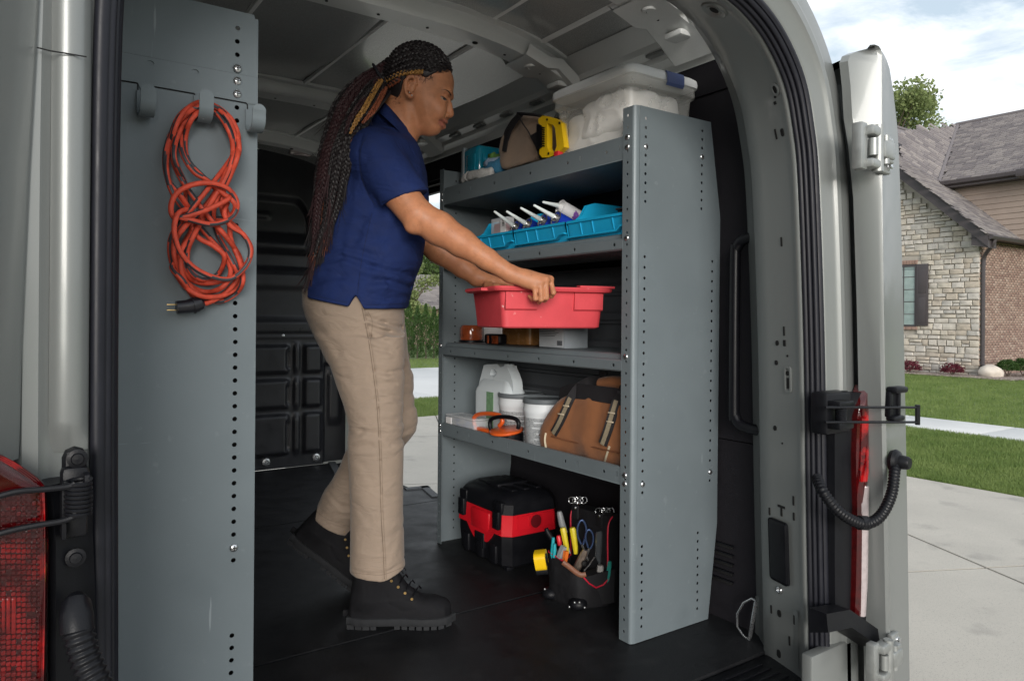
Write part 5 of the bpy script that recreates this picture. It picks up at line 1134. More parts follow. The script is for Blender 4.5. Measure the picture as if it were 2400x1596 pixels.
stick('utility_knife', 'green snap off knife clipped to the right edge of the pouch', 'knife', [(1494, 922), (1492, 960), (1478, 1070), (1470, 1130)], [.006, .0075, .0075, .006], mat('green_handle', (.02, .20, .17), .4), None, 6, -.05)
stick('orange_knife', 'orange knife handle in the front pocket', 'knife', [(1138, 838), (1136, 860), (1126, 925)], [.0085, .009, .008], mat('orange_handle', (.62, .14, .02), .4), None, 4, -.035)
stick('grey_rasp', 'grey ribbed rasp handle beside the orange knife', 'rasp', [(1122, 800), (1108, 830), (1082, 895)], [.010, .011, .010], mat('grey_ribbed', (.22, .24, .25), .4), None, 4, -.025)
t = tool('torpedo_tool', 'worn steel folding tool with dark insert leaning in the pouch', 'tool'); b = MB(); b.tube([zd(1295, 830, -.03), zd(1285, 860, -.03), zd(1230, 970, -.03), (zd(1215, 1000, -.03))], [.008, .0115, .013, .011], 8); obj('body', b, mat('worn_bronze', (.20, .16, .13), .35, .6, var=.3, vscale=40), t, 40)
b = MB(); p = zd(1285, 940, -.045); b.ell(p, (.009, .006, .009), 12, 8); obj('insert', b, M_BLACK, t, 60)
b = MB(); b.tube([zd(1370, 890, -.04), zd(1330, 950, -.045), zd(1285, 1000, -.045)], .002, 6); obj('wire_arm', b, M_STEEL, t)
stick('yellow_pick', 'thin pick with yellow handle hooked on the right side', 'pick', [(1552, 605), (1545, 650), (1515, 735)], [.003, .0045, .004], M_YH, [(1510, 740), (1450, 900)], 8, -.01); stick('long_awl', 'thin awl with dark handle beside the yellow pick', 'awl', [(1480, 690), (1465, 740), (1452, 780)], [.003, .004, .003], M_BLKPL, [(1518, 578), (1480, 690)], 8, -.01)
# tape measure
tm = thing('tape_measure', 'yellow and black tape measure clipped on the pouch corner', 'tape measure', tuple(zd(940, 940, -.03)))
F = frame(zd(938, 928, -.045), (RD+.35*VD).normalized(), UP+.12*RD) @ Matrix.Rotation(R(12), 4, 'Z')
b = MB(); prof_t = rrect(-.030, -.020, .026, .036, .016, 5); b.prism(prof_t, -.018, .018, M=F @ Matrix.Rotation(R(62), 4, 'Y')); obj('case', b, M_YEL, tm, 60)
b = MB(); G = F @ Matrix.Rotation(R(62), 4, 'Y'); b.prism(rrect(-.024, -.034, .030, -.012, .006, 3), -.0185, .0185, M=G); b.prism(circ(-.004, .008, .020, 20), -.0195, .0195, M=G); b.box((.012, .030, -.010), (.028, .041, .010), .003, M=G @ Matrix.Rotation(R(-30), 4, 'Z')); obj('bumper', b, M_BLKPL, tm, 40)
b = MB(); b.box((.020, -.040, -.010), (.026, -.030, .010), .001, M=G); obj('tape_hook', b, M_STEEL, tm)
# ================================================================== outdoors
GZ = -.60
rs = np.random.RandomState(5)
def quads_mesh(name, V, F, mats, parent=None, mi=None, smooth=False):
    me = bpy.data.meshes.new(name); V = np.asarray(V, dtype=np.float32).reshape(-1, 3); F = np.asarray(F, dtype=np.int32)
    k = F.shape[1]; n = len(F)
    me.vertices.add(len(V)); me.vertices.foreach_set('co', V.ravel()); me.loops.add(n*k); me.loops.foreach_set('vertex_index', F.ravel())
    me.polygons.add(n); me.polygons.foreach_set('loop_start', np.arange(0, n*k, k, dtype=np.int32)); me.polygons.foreach_set('loop_total', np.full(n, k, dtype=np.int32))
    for m in (mats if isinstance(mats, (list, tuple)) else [mats]): me.materials.append(m)
    if mi is not None: me.polygons.foreach_set('material_index', np.asarray(mi, dtype=np.int32))
    me.update(); me.validate(); return link(bpy.data.objects.new(name, me), parent)
def leaf_quads(C, size, asp=.55, up=.3):
    n = len(C); d = rs.normal(size=(n, 3)); d[:, 2] += up; d /= np.linalg.norm(d, axis=1)[:, None]
    e = rs.normal(size=(n, 3)); s_ = np.cross(d, e); s_ /= np.linalg.norm(s_, axis=1)[:, None]+1e-9
    L_ = (size*rs.uniform(.6, 1.3, n))[:, None]
    V = np.stack([C-d*L_*.5, C+s_*L_*asp*.5, C+d*L_*.5, C-s_*L_*asp*.5], 1).reshape(-1, 3)
    return V, np.arange(4*n).reshape(-1, 4)
def leaf_mat(name, c1, c2, vs_=.9):
    m = mat(name, c1, .55, var=0, col2=c2, c2pos=(.35, .68), vscale=vs_, rvar=0, detail=8, spec=.3)
    t = m.node_tree; b_ = t.nodes['Principled BSDF']; tr = t.nodes.new('ShaderNodeBsdfTranslucent'); tr.inputs[0].default_value = (*[min(1, x*1.6) for x in c2], 1)
    mxs = t.nodes.new('ShaderNodeMixShader'); mxs.inputs[0].default_value = .25; o = [n for n in t.nodes if n.bl_idname == 'ShaderNodeOutputMaterial'][0]
    t.links.new(b_.outputs[0], mxs.inputs[1]); t.links.new(tr.outputs[0], mxs.inputs[2]); t.links.new(mxs.outputs[0], o.inputs[0]); return m
# ---- ground sheets
M_LAWN = mat('lawn_soil', (.085, .130, .032), .9, var=0, col2=(.145, .190, .060), c2pos=(.35, .65), vscale=2.2, bump=.8, bscale=60, detail=9)
M_CONC = mat('concrete', (.42, .390, .338), .85, var=.10, vscale=1.4, bump=.35, bscale=220, detail=10, rvar=.05); M_WALK = mat('walk_concrete', (.56, .56, .545), .85, var=.06, vscale=2, bump=.2, bscale=160)

speckle(M_CONC, 70, .58, .74, (.34, .32, .285)); speckle(M_CONC, 3.2, .60, .74, (.31, .29, .255)); speckle(M_CONC, 260, .62, .68, (.16, .15, .14)); speckle(M_WALK, 90, .6, .7, (.45, .44, .42))
M_JOINT = mat('joint_dark', (.035, .033, .03), .95); M_ASPH = mat('street_concrete', (.55, .55, .54), .85, var=.06, vscale=.8, bump=.2, bscale=120)
def sheet(name, x0, y0, x1, y1, z, m):
    b = MB(); b.add([(x0, y0, z), (x1, y0, z), (x1, y1, z), (x0, y1, z)], [(0, 1, 2, 3)]); o = obj(name, b, m, None, 0); tag(o, kind='structure'); return o
sheet('lawn', -900, -900, 900, 900, GZ-.03, M_LAWN)
sheet('driveway_bed', -9, -14, 7.22, 9.98, GZ-.015, M_JOINT)
drive = bpy.data.objects.new('driveway', None); drive.location = (0, 0, GZ); drive.matrix_basis = T(0, 0, GZ); COL.objects.link(drive); tag(drive, kind='structure')
def clip(poly, a, b_, c_):      # keep a*x+b*y<=c
    out = []
    for i in range(len(poly)):
        p, q = poly[i], poly[(i+1) % len(poly)]; dp = a*p[0]+b_*p[1]-c_; dq = a*q[0]+b_*q[1]-c_
        if dp <= 0: out.append(p)
        if dp*dq < 0: t = dp/(dp-dq); out.append((p[0]+(q[0]-p[0])*t, p[1]+(q[1]-p[1])*t))
    return out
e1 = Vector((.901, -.434)); e2 = Vector((.434, .901)); o0 = Vector((4.47, 2.26))
for i in range(-6, 5):
    for j in range(-6, 5):
        g = .008; cs = [o0+e1*(i*3+.55+u)+e2*(j*2.7+v_) for u, v_ in ((g, g), (3-g, g), (3-g, 2.7-g), (g, 2.7-g))]
        p = [(c_.x, c_.y) for c_ in cs]
        for h in ((1, 0, 7.24), (-1, 0, 8.9), (0, 1, 9.96), (0, -1, 13.9)): p = clip(p, *h) if p else p
        if len(p) < 3: continue
        b = MB(); b.plate(p, [], GZ-.014, GZ+rnd.uniform(-.0015, .0015)); obj('slab', b, M_CONC, drive, 0)
# walk and street
wk = bpy.data.objects.new('sidewalk', None); COL.objects.link(wk); tag(wk, kind='structure')
for k in range(-6, 12):
    b = MB(); b.box((10.75, k*1.5-.0+.006, GZ-.03), (11.95, k*1.5+1.5-.006, GZ+.002), .006); obj('slab', b, M_WALK, wk)
st = bpy.data.objects.new('street', None); COL.objects.link(st); tag(st, kind='structure')
for k in range(-12, 16):
    b = MB(); b.box((k*3.4+.008, 12.4, GZ-.03), (k*3.4+3.392, 19.6, GZ+.004), .006); obj('slab', b, M_ASPH, st)
# grass blades where the lawn is near enough to read
def blades(n, region, h, seed):
    r_ = np.random.RandomState(seed); P_ = region(n, r_); n = len(P_)
    a = r_.uniform(0, 6.28, n); ht = h*r_.uniform(.5, 1.25, n); wd = .0035+.004*r_.rand(n); ln = r_.normal(0, .35, (n, 2))*ht[:, None]
    sx_, sy_ = np.cos(a)*wd, np.sin(a)*wd
    V = np.zeros((n, 3, 3)); V[:, 0] = P_; V[:, 0, 0] -= sx_; V[:, 0, 1] -= sy_; V[:, 1] = P_; V[:, 1, 0] += sx_; V[:, 1, 1] += sy_; V[:, 2] = P_; V[:, 2, :2] += ln; V[:, 2, 2] += ht
    return V.reshape(-1, 3), np.arange(3*n).reshape(-1, 3)
def reg_a(n, r_):
    x = 7.26+(10.72-7.26)*r_.rand(n)**1.3; y = x*r_.uniform(.22, .72, n); return np.stack([x, y, np.full(n, GZ-.03)], 1)
def reg_b(n, r_):
    x = r_.uniform(11.98, 22.0, n); y = x*r_.uniform(.22, .68, n); return np.stack([x, y, np.full(n, GZ-.03)], 1)
def reg_c(n, r_):
    y = r_.uniform(9.99, 12.38, n); x = y*r_.uniform(.45, .68, n); return np.stack([x, y, np.full(n, GZ-.03)], 1)
def reg_d(n, r_):
    y = r_.uniform(19.62, 24.2, n); x = y*r_.uniform(.42, .68, n); return np.stack([x, y, np.full(n, GZ-.03)], 1)
M_GRASS = leaf_mat('grass_blades', (.085, .140, .030), (.185, .240, .075), 2.2)
VV, FF, k = [], [], 0
for n, rg, h in ((120000, reg_a, .055), (80000, reg_b, .06), (14000, reg_c, .055), (9000, reg_d, .07)):
    V, F_ = blades(n, rg, h, n); VV.append(V); FF.append(F_+k); k += len(V)
gr = quads_mesh('grass', np.concatenate(VV), np.concatenate(FF), M_GRASS); tag(gr, 'short mown green grass on the lawns', 'grass', kind='stuff')
# ---- stone house
house = thing('stone_house', 'house with stone gable, brick side wall and brown shingle roofs', 'house', (26, 11, GZ))
HXW, HYW = 22.62, 9.44
M_MORT = mat('mortar', (.33, .30, .26), .95, bump=.5, bscale=80); M_FASC = mat('brown_fascia', (.050, .042, .044), .5, var=.08)
STONE = [mat('stone_%s' % n_, c_, .9, var=.22, vscale=7, bump=.9, bscale=30, bdetail=6, detail=8) for n_, c_ in (('cream', (.43, .395, .345)), ('buff', (.41, .37, .31)), ('grey', (.40, .375, .34)), ('pale', (.455, .42, .375)), ('tan', (.39, .34, .28)))]
rk = [PX(x, y, HXW) for x, y in ((2109, 430), (2278, 546))]       # soffit line of the gable
sl = (rk[0].z-rk[1].z)/(rk[0].y-rk[1].y)
YPK = 14.2
def rake_z(y): return rk[1].z+sl*((y if y < YPK else 2*YPK-y)-rk[1].y)
wx0 = PX(2150, 700, HXW).y; wz0 = PX(2130, 765, HXW).z; wz1 = PX(2130, 621, HXW).z
b = MB(); b.prism([(HYW+.02, GZ-.1), (18.9, GZ-.1), (18.9, rake_z(18.9)+.2), (YPK, rake_z(YPK)+.2), (HYW+.02, rake_z(HYW)+.2)], -.3, -.02, M=T(HXW, 0, 0) @ YZ); swall = obj('stone_wall', b, M_MORT, house, 0)
stones = []
z = GZ-.05; r2 = random.Random(4)
while z < 8:
    rh = r2.choice((.10, .125, .15, .175, .20)); y = HYW
    while y < 18.7:
        wd = r2.uniform(.17, .40)*(1.1 if rh < .14 else 1)
        def add_stone(y0, z0, y1, z1):
            zt_ = min(z1, rake_z((y0+y1)/2)-.02)
            if zt_-z0 < .05: return
            if y1 > wx0+.02 and y0 < wx0+1.36 and z0 < wz1+.16 and zt_ > wz0-.12:      # window with its brick trim
                if y0 < wx0-.1: y1 = min(y1, wx0+.02)
                elif y1 > wx0+1.45: y0 = max(y0, wx0+1.36)
                else: return
            stones.append((y0, z0, y1, zt_))
        if rh > .17 and r2.random() < .3:
            add_stone(y, z, y+wd, z+rh*.48); add_stone(y, z+rh*.48, y+wd, z+rh)
        else: add_stone(y, z, y+wd, z+rh)
        y += wd
    z += rh
stones.sort(key=lambda q: q[0])
def stone_geo(b, q, mi=0):
    y0, z0, y1, z1 = q; g = .009; d = r2.uniform(.015, .05); j = lambda: r2.uniform(-.008, .008)
    f = [(y0+g+j(), z0+g+j()), (y1-g+j(), z0+g+j()), (y1-g+j(), z1-g+j()), (y0+g+j(), z1-g+j())]; c_ = ((y0+y1)/2, (z0+z1)/2)
    mid = [((f[i][0]+f[(i+1) % 4][0])/2+j(), (f[i][1]+f[(i+1) % 4][1])/2+j()) for i in range(4)]; rg = [p for i in range(4) for p in (f[i], mid[i])]
    r0_ = [Vector((HXW+.04, y_, z_)) for y_, z_ in rg]; r1_ = [Vector((HXW-d*.55, y_, z_)) for y_, z_ in rg]; r2_ = [Vector((HXW-d+r2.uniform(-.008, .008), c_[0]+(y_-c_[0])*.86, c_[1]+(z_-c_[1])*.80)) for y_, z_ in rg]
    b.loft([r0_, r1_, r2_], mi=mi)
vis = [q for q in stones if q[0] < 12.3][:300]; rest = [q for q in stones if q not in vis]
for q in vis:
    b = MB(); stone_geo(b, q); obj('stone', b, r2.choice(STONE), swall, 40)
if rest:
    b = MB()
    for q in rest: stone_geo(b, q, r2.randrange(5))
    tag(obj('stone_courses', b, STONE, swall, 40), kind='stuff')
# brick side wall (pieces below ten pixels: one part)
M_BR = [mat('brick_%d' % i, c_, .9, var=.2, vscale=9, bump=.5, bscale=60) for i, c_ in enumerate(((.245, .160, .128), (.29, .20, .16), (.21, .132, .108), (.32, .235, .19)))]
eave_z = PX(2317, 560, 22.2).z
b = MB(); b.box((HXW+.03, HYW+.012, GZ-.1), (32, HYW+.3, eave_z+.3)); obj('brick_backing', b, M_MORT, house, 0)
VV, FF, MI = [], [], []
row = 0; z = GZ-.02
while z < eave_z+.1:
    x = HXW+.02+(.105 if row % 2 else 0)
    while x < 28:
        dx = .203; k = len(VV); y = HYW-.004-rnd.random()*.006
        x0b, x1b, z0b, z1b = x+.005, x+dx-.005, z+.005, z+.066
        VV += [(x0b, y, z0b), (x1b, y, z0b), (x1b, y, z1b), (x0b, y, z1b), (x0b, HYW+.02, z0b), (x1b, HYW+.02, z0b), (x1b, HYW+.02, z1b), (x0b, HYW+.02, z1b)]
        for f in ((0, 1, 2, 3), (0, 4, 5, 1), (1, 5, 6, 2), (2, 6, 7, 3), (3, 7, 4, 0)): FF.append([i+k for i in f]); 
        MI += [rnd.choice((0, 0, 1, 1, 2, 3))]*5; x += .210
    z += .072; row += 1
tag(quads_mesh('brick_courses', VV, FF, M_BR, house, MI), kind='stuff')
# window, shutter, brick header and sill
wy0 = wx0; wy1 = wx0+1.35
b = MB(); b.box((HXW-.02, wy0, wz0), (HXW+.10, wy1, wz1)); win = obj('window', b, mat('window_glass', (.12, .17, .16), .06, var=.15, vscale=3, coat=.8), house)
b = MB(); b.box((HXW-.05, wy0-.0, wz1-.06), (HXW-.01, wy1, wz1)); b.box((HXW-.05, wy0, wz0), (HXW-.01, wy1, wz0+.05)); b.box((HXW-.05, wy0, wz0+.05), (HXW-.01, wy0+.06, wz1-.06)); objs('window_frame', b, M_FASC, win)
b = MB()
for k in range(1, 5): b.box((HXW-.032, wy0+.06, wz0+(wz1-wz0)*k/5-.010), (HXW-.021, wy1, wz0+(wz1-wz0)*k/5+.010))
for k in range(1, 4): b.box((HXW-.034, wy0+.06+k*.34-.012, wz0+.05), (HXW-.0205, wy0+.06+k*.34+.012, wz1-.06))
objs('muntin', b, M_FASC, win)
b = MB()
for k in range(46): b.box((HXW-.0205, wy0+.06, wz0+.06+k*.036), (HXW-.0195, wy1, wz0+.06+k*.036+.022))
tag(obj('blind_slats', b, mat('blind_pale', (.30, .37, .35), .5), win, 0), kind='stuff')
sh0 = PX(2178, 700, HXW).y; b = MB(); b.box((HXW-.085, sh0, wz0+.02), (HXW-.045, wy0-.01, wz1+.0), .006); shut = obj('shutter', b, M_FASC, house)
b = MB(); 
for za, zb_ in ((.06, .47), (.53, .94)): b.box((HXW-.092, sh0+.06, wz0+(wz1-wz0)*za), (HXW-.08, wy0-.07, wz0+(wz1-wz0)*zb_), .010)
objs('shutter_panel', b, M_FASC, shut)
b = MB(); b.box((HXW-.085, wy1+.01, wz0+.02), (HXW-.045, wy1+.01+(wy0-.01-sh0), wz1), .006); obj('shutter', b, M_FASC, house)
b = MB()
for k in range(14): b.box((HXW-.06, wy0-.02+k*.085, wz1+.01), (HXW-.0, wy0+.058+k*.085, wz1+.13), .004)
for k in range(7): b.box((HXW-.075, wy0-.02+k*.17, wz0-.10), (HXW-.0, wy0+.14+k*.17, wz0-.01), .004)
objs('brick', b, M_BR[0], house)
# gable roof: eave along the brick side, rake over the stone gable
SHG = [mat('shingle_%d' % i, c_, .95, var=.15, vscale=30, bump=.7, bscale=200) for i, c_ in enumerate(((.155, .140, .142), (.185, .168, .165), (.130, .118, .122), (.215, .195, .188)))]
def shingles(name, O, U, V_, nu, nv, lu, lv, parent, keep=None):
    U = Vector(U).normalized(); V_ = Vector(V_).normalized(); Nn = U.cross(V_).normalized()
    if Nn.z < 0: Nn = -Nn
    VV, FF, MI = [], [], []
    for j in range(nv):
        u = -rnd.random()*lu
        while u < nu*lu:
            w_ = lu*rnd.choice((.6, .8, 1, 1.3)); p = Vector(O)+U*u+V_*(j*lv)
            if keep is None or keep(p+U*w_/2): 
                k = len(VV); h = .010+.006*rnd.random()
                VV += [tuple(p+Nn*h*1.6), tuple(p+U*(w_-.006)+Nn*h*1.6), tuple(p+U*(w_-.006)+V_*lv*1.25+Nn*.001), tuple(p+V_*lv*1.25+Nn*.001), tuple(p), tuple(p+U*(w_-.006))]
                FF += [(k, k+1, k+2, k+3), (k+4, k+5, k+1, k)]; MI += [rnd.choice((0, 0, 1, 1, 2, 3))]*2
            u += w_
    return tag(quads_mesh(name, VV, FF, SHG, parent, MI), kind='stuff')
def slab_quad(name, pts, th, m, parent):
    b = MB(); n_ = (pts[1]-pts[0]).cross(pts[2]-pts[0]).normalized(); n_ = n_ if n_.z > 0 else -n_
    b.loft([[p-n_*th for p in pts], list(pts)]); return obj(name, b, m, parent, 0)
ov = .45; xr0 = HXW-.55; xr1 = 27.4
top_l = PX(2107, 390, xr0); ea = PX(2317, 549, xr0); slp = (top_l.z-ea.z)/(top_l.y-ea.y)
ey = ea.y; ez = ea.z; yR = YPK
g0, g1, g2, g3 = Vector((xr0, ey, ez)), Vector((28.0, ey, ez)), Vector((28.0, yR, ez+slp*(yR-ey))), Vector((xr0, yR, ez+slp*(yR-ey)))
roofg = slab_quad('gable_roof', [g0, g1, g2, g3], .06, SHG[0], house)
mir = lambda p: Vector((p.x, 2*yR-p.y, p.z))
roofm = slab_quad('gable_roof', [mir(g0), mir(g1), g2, g3], .06, SHG[0], house); b = MB(); b.tube([g3+Vector((-.05, 0, .02)), g2+Vector((0, 0, .02))], .07, 6); obj('ridge_cap', b, SHG[2], house)
b = MB(); b.add([mir(p) for p in (g0+Vector((-.02, 0, -.05)), g3+Vector((-.02, 0, -.05)), g3+Vector((-.02, 0, -.35)), g0+Vector((-.02, .0, -.35)))]+[mir(p) for p in (g0+Vector((.06, 0, -.05)), g3+Vector((.06, 0, -.05)), g3+Vector((.06, 0, -.35)), g0+Vector((.06, 0, -.35)))], [(0, 1, 2, 3), (4, 7, 6, 5), (0, 4, 5, 1), (3, 2, 6, 7), (0, 3, 7, 4), (1, 5, 6, 2)]); obj('rake_board', b, M_FASC, house)
vdir = Vector((0, 1, slp)).normalized(); shingles('shingle_courses', g0+Vector((-.03, -.03, 0)), (1, 0, 0), vdir, 7, 44, .30, .135, roofg)
b = MB(); hh = .30
b.add([g0+Vector((-.02, 0, -.05)), g3+Vector((-.02, 0, -.05)), g3+Vector((-.02, 0, -.05-hh)), g0+Vector((-.02, .0, -.05-hh)), g0+Vector((.06, 0, -.05)), g3+Vector((.06, 0, -.05)), g3+Vector((.06, 0, -.05-hh)), g0+Vector((.06, 0, -.05-hh))], [(0, 1, 2, 3), (4, 7, 6, 5), (0, 4, 5, 1), (3, 2, 6, 7), (0, 3, 7, 4), (1, 5, 6, 2)]); obj('rake_board', b, M_FASC, house)
b = MB(); b.add([g0+Vector((.05, .02, -.34)), g3+Vector((.05, .02, -.34)), g3+Vector((.6, .02, -.34)), g0+Vector((.6, .02, -.34))], [(0, 1, 2, 3)]); b.add([Vector((xr0+.02, ey+.02, ez-.07)), Vector((30, ey+.02, ez-.07)), Vector((30, HYW+.1, ez-.07)), Vector((xr0+.02, HYW+.1, ez-.07))], [(0, 1, 2, 3)]); objs('soffit', b, M_FASC, house, 0)
b = MB(); q0 = PX(2276, 575, xr0+.04); b.prism([(q0.y, q0.z), (ey+.03, ez-.36), (ey+.03, ez-.06), (q0.y, ez+slp*(q0.y-ey)-.1)], 0, .5, M=T(xr0+.55, 0, 0) @ YZ); obj('eave_return', b, M_FASC, house, 0)
b = MB(); b.loft([[Vector((x, ey+dy, ez+dz)) for dy, dz in ((-.01, -.02), (-.12, -.02), (-.13, -.06), (-.09, -.13), (-.01, -.14))] for x in (xr0-.02, 30)]); obj('gutter', b, M_FASC, house)
b = MB(); ds = PY(2300, 600, HYW-.06); b.tube(catmull([Vector((xr0+.30, ey-.05, ez-.12)), Vector((xr0+.32, ey+.05, ez-.30)), Vector((HXW+.06, HYW-.10, ez-.55)), Vector((HXW+.06, HYW-.07, ez-.85))], 5)+[Vector((HXW+.06, HYW-.07, GZ+.35)), Vector((HXW+.06, HYW-.09, GZ+.12))], .055, 8); obj('downspout', b, M_FASC, house)
b = MB(); b.cyl(Vector((HXW+.05, HYW-.10, GZ-.02)), Vector((HXW+.05, HYW-.10, GZ+.30)), .085, .075, 12); obj('downspout_boot', b, M_BLKPL, house)
# second storey: siding and hip roof
SX = 24.05
sd_b = PX(2366, 545, SX); e0 = PX(2196, 430, SX); e1q = PX(2400, 414, SX)
M_SID = mat('tan_siding', (.27, .215, .180), .7, var=.05, vscale=4)
z = 3.28; k = 0; yEw = PX(2200, 427, SX-.42).y-.05
zt2 = e0.z-.02
while z < zt2:
    b = MB(); zz = min(z+.175, zt2+.02); b.loft([[Vector((SX-.012, y, z)), Vector((SX-.030, y, z+.004)), Vector((SX-.002, y, zz)), Vector((SX+.03, y, zz)), Vector((SX+.03, y, z))] for y in (8.6, yEw)]); obj('siding_board', b, M_SID, house, 0); z += .165
b = MB(); b.box((SX+.03, 8.6, 3.28), (28, yEw, zt2)); obj('upper_wall', b, M_SID, house, 0)
er = SX-.42; A0 = PX(2200, 427, er); rx = 27.6
Rl = PX(2244, 293, rx); Rr = PX(2400, 277, rx); L0 = PX(2085, 352, rx-1)
zE = A0.z; yE = A0.y+.02
nrm_v = (Vector((rx, Rl.y, Rl.z))-Vector((er, Rl.y, zE))).normalized()
# hip plane facing the drive
tl_pts = [Vector((er, 3.0, zE)), Vector((er, yE, zE)), Vector((rx, Rl.y, Rl.z)), Vector((rx, 3.0, Rl.z))]
b = MB(); b.add([p-Vector((-.02, 0, .06)) for p in tl_pts], [tuple(range(4))]); hr = obj('hip_roof', b, SHG[0], house, 0)
def inpoly(p):
    c_ = False; n_ = len(tl_pts)
    for i in range(n_):
        a_, b2 = tl_pts[i], tl_pts[(i+1) % n_]
        if (a_.x > p.x) != (b2.x > p.x) and p.y < (b2.y-a_.y)*(p.x-a_.x)/(b2.x-a_.x)+a_.y: c_ = not c_
    return c_
shingles('shingle_courses', Vector((er, 3.0, zE)), (0, 1, 0), nrm_v, 50, 52, .30, .145, hr, inpoly)
vp = Vector((23.10, 11.957, 6.065)); lfp = PX(2060, 368, 24.6)
hs_o = MB(); hs_o.add([tl_pts[1], vp, lfp, tl_pts[2]], [(0, 1, 2, 3)]); hso = obj('hip_side', hs_o, SHG[1], house, 0)
uu = (vp-tl_pts[1]).normalized(); vv_ = (tl_pts[2]-tl_pts[1]); vv_ = (vv_-uu*vv_.dot(uu)).normalized()
hn_ = uu.cross(vv_).normalized(); hn_ = hn_ if hn_.z > 0 else -hn_
A2 = [((p-tl_pts[1]).dot(uu), (p-tl_pts[1]).dot(vv_)) for p in (tl_pts[1], vp, lfp, tl_pts[2])]
def in_side(p):
    x_, y_ = (p-tl_pts[1]).dot(uu), (p-tl_pts[1]).dot(vv_); c_ = False
    for i in range(4):
        a_, b2 = A2[i], A2[(i+1) % 4]
        if (a_[1] > y_) != (b2[1] > y_) and x_ < (b2[0]-a_[0])*(y_-a_[1])/(b2[1]-a_[1])+a_[0]: c_ = not c_
    return c_
shingles('shingle_courses', tl_pts[1]-uu*.5+hn_*.02, uu, vv_, 40, 40, .30, .145, hso, in_side)
b = MB(); b.loft([[Vector((er+dx, y, zE+dz)) for dx, dz in ((.0, -.0), (-.12, -.02), (-.11, -.12), (.0, -.17), (.05, -.17))] for y in (3.0, yE)]); obj('gutter', b, M_FASC, house)
b = MB(); b.box((er, 3.0, zE-.22), (SX, yE, zE-.16)); obj('soffit', b, M_FASC, house, 0)
b = MB(); b.tube([tl_pts[2]+Vector((0, .05, .02)), tl_pts[3]+Vector((0, 0, .02))], .06, 6); b.tube([lfp+Vector((0, .0, .02)), tl_pts[2]+Vector((0, .02, .02))], .05, 6); b.tube([tl_pts[1]+Vector((.02, .0, .0)), tl_pts[2]+Vector((.05, .02, .0))], .085, 6); b.tube([tl_pts[1]+Vector((.02, .0, .0)), vp], .06, 6); objs('ridge_cap', b, SHG[2], hr)
# small dormer eave peeking in at the right edge
b = MB(); q = PX(2392, 405, er-.5); b.box((er-.6, q.y-1.5, q.z-.12), (er+.4, q.y+.10, q.z+.10), .03); obj('dormer_eave', b, M_FASC, house)
# ---- planting bed
bed = MB(); bed.add([Vector((21.5, 8.2, GZ-.012)), Vector((29, 8.0, GZ-.012)), Vector((29, HYW, GZ-.012)), Vector((HXW, HYW, GZ-.012)), Vector((HXW, 16, GZ-.012)), Vector((21.7, 16, GZ-.012))], [(0, 1, 2, 3, 4, 5)])
tag(obj('planting_bed', bed, mat('pea_gravel', (.24, .20, .18), .9, var=.6, vscale=28, bump=1., bscale=40), None, 0), kind='structure')
n = 5000; X_ = rs.uniform(21.6, 22.6, n); Y_ = rs.uniform(8.2, 14, n); X2 = rs.uniform(22.6, 26, 1500); Y2 = rs.uniform(8.3, 9.4, 1500)
C_ = np.stack([np.concatenate([X_, X2]), np.concatenate([Y_, Y2]), np.full(n+1500, GZ+.004)], 1); sz = rs.uniform(.012, .03, len(C_))
oc = np.array([[1, 0, 0], [0, 1, 0], [-1, 0, 0], [0, -1, 0], [0, 0, .7]]); V = (C_[:, None]+oc[None]*sz[:, None, None]*(1+.4*rs.rand(len(C_), 5, 1))).reshape(-1, 3)
base = np.arange(len(C_))[:, None, None]*5; F_ = (base+np.array([[0, 1, 4], [1, 2, 4], [2, 3, 4], [3, 0, 4]])[None]).reshape(-1, 3)
tag(quads_mesh('gravel', V, F_, [mat('gravel_a', (.36, .30, .26), .9), mat('gravel_b', (.22, .17, .15), .9)], None, rs.randint(0, 2, len(F_))), 'pinkish gravel mulch in the bed at the foot of the house', 'gravel', kind='stuff')
def bush(name, label, c_, r_, n, size, m, grp, squash=.8, lump=.25):
    d = rs.normal(size=(n, 3)); d /= np.linalg.norm(d, axis=1)[:, None]; d[:, 2] = np.abs(d[:, 2])*1.0-.12
    rad = r_*(.55+.45*rs.rand(n)**.5); lum = 1+lump*np.sin(d[:, 0]*7+c_[1]*9)*np.cos(d[:, 1]*6+d[:, 2]*5)
    C_ = np.array(c_)[None]+d*(rad*lum)[:, None]*np.array([1, 1, squash])[None]
    V, F_ = leaf_quads(C_, size); t = thing(name, label, 'bush', (c_[0], c_[1], GZ), grp)
    quads_mesh('foliage', V, F_, m, t)
    b = MB()
    for k in range(5): a = k*1.26; b.tube([Vector((c_[0], c_[1], GZ-.03)), Vector((c_[0]+.3*r_*math.cos(a), c_[1]+.3*r_*math.sin(a), GZ+r_*.6))], [.02, .008], 6)
    obj('stems', b, mat('bark', (.09, .07, .055), .9), t)
M_BARB = leaf_mat('barberry_leaf', (.075, .012, .022), (.15, .030, .045), 5); M_BOX = leaf_mat('boxwood_leaf', (.022, .055, .012), (.05, .095, .022), 5)
def at_ground(x, y): return PZ(x, y, GZ)
for x, y, w_, lb in ((2130, 872, 50, 'low dark red shrub nearest the van door'), (2232, 868, 46, 'low dark red shrub in the middle of the gravel bed')):
    p = PX(x, 850, 22.1); bush('red_shrub', lb, (22.1, p.y, GZ+.12), w_/2*22.0/FPX, 1100, .055, M_BARB, 'dark red shrubs in front of the stone wall', .85)
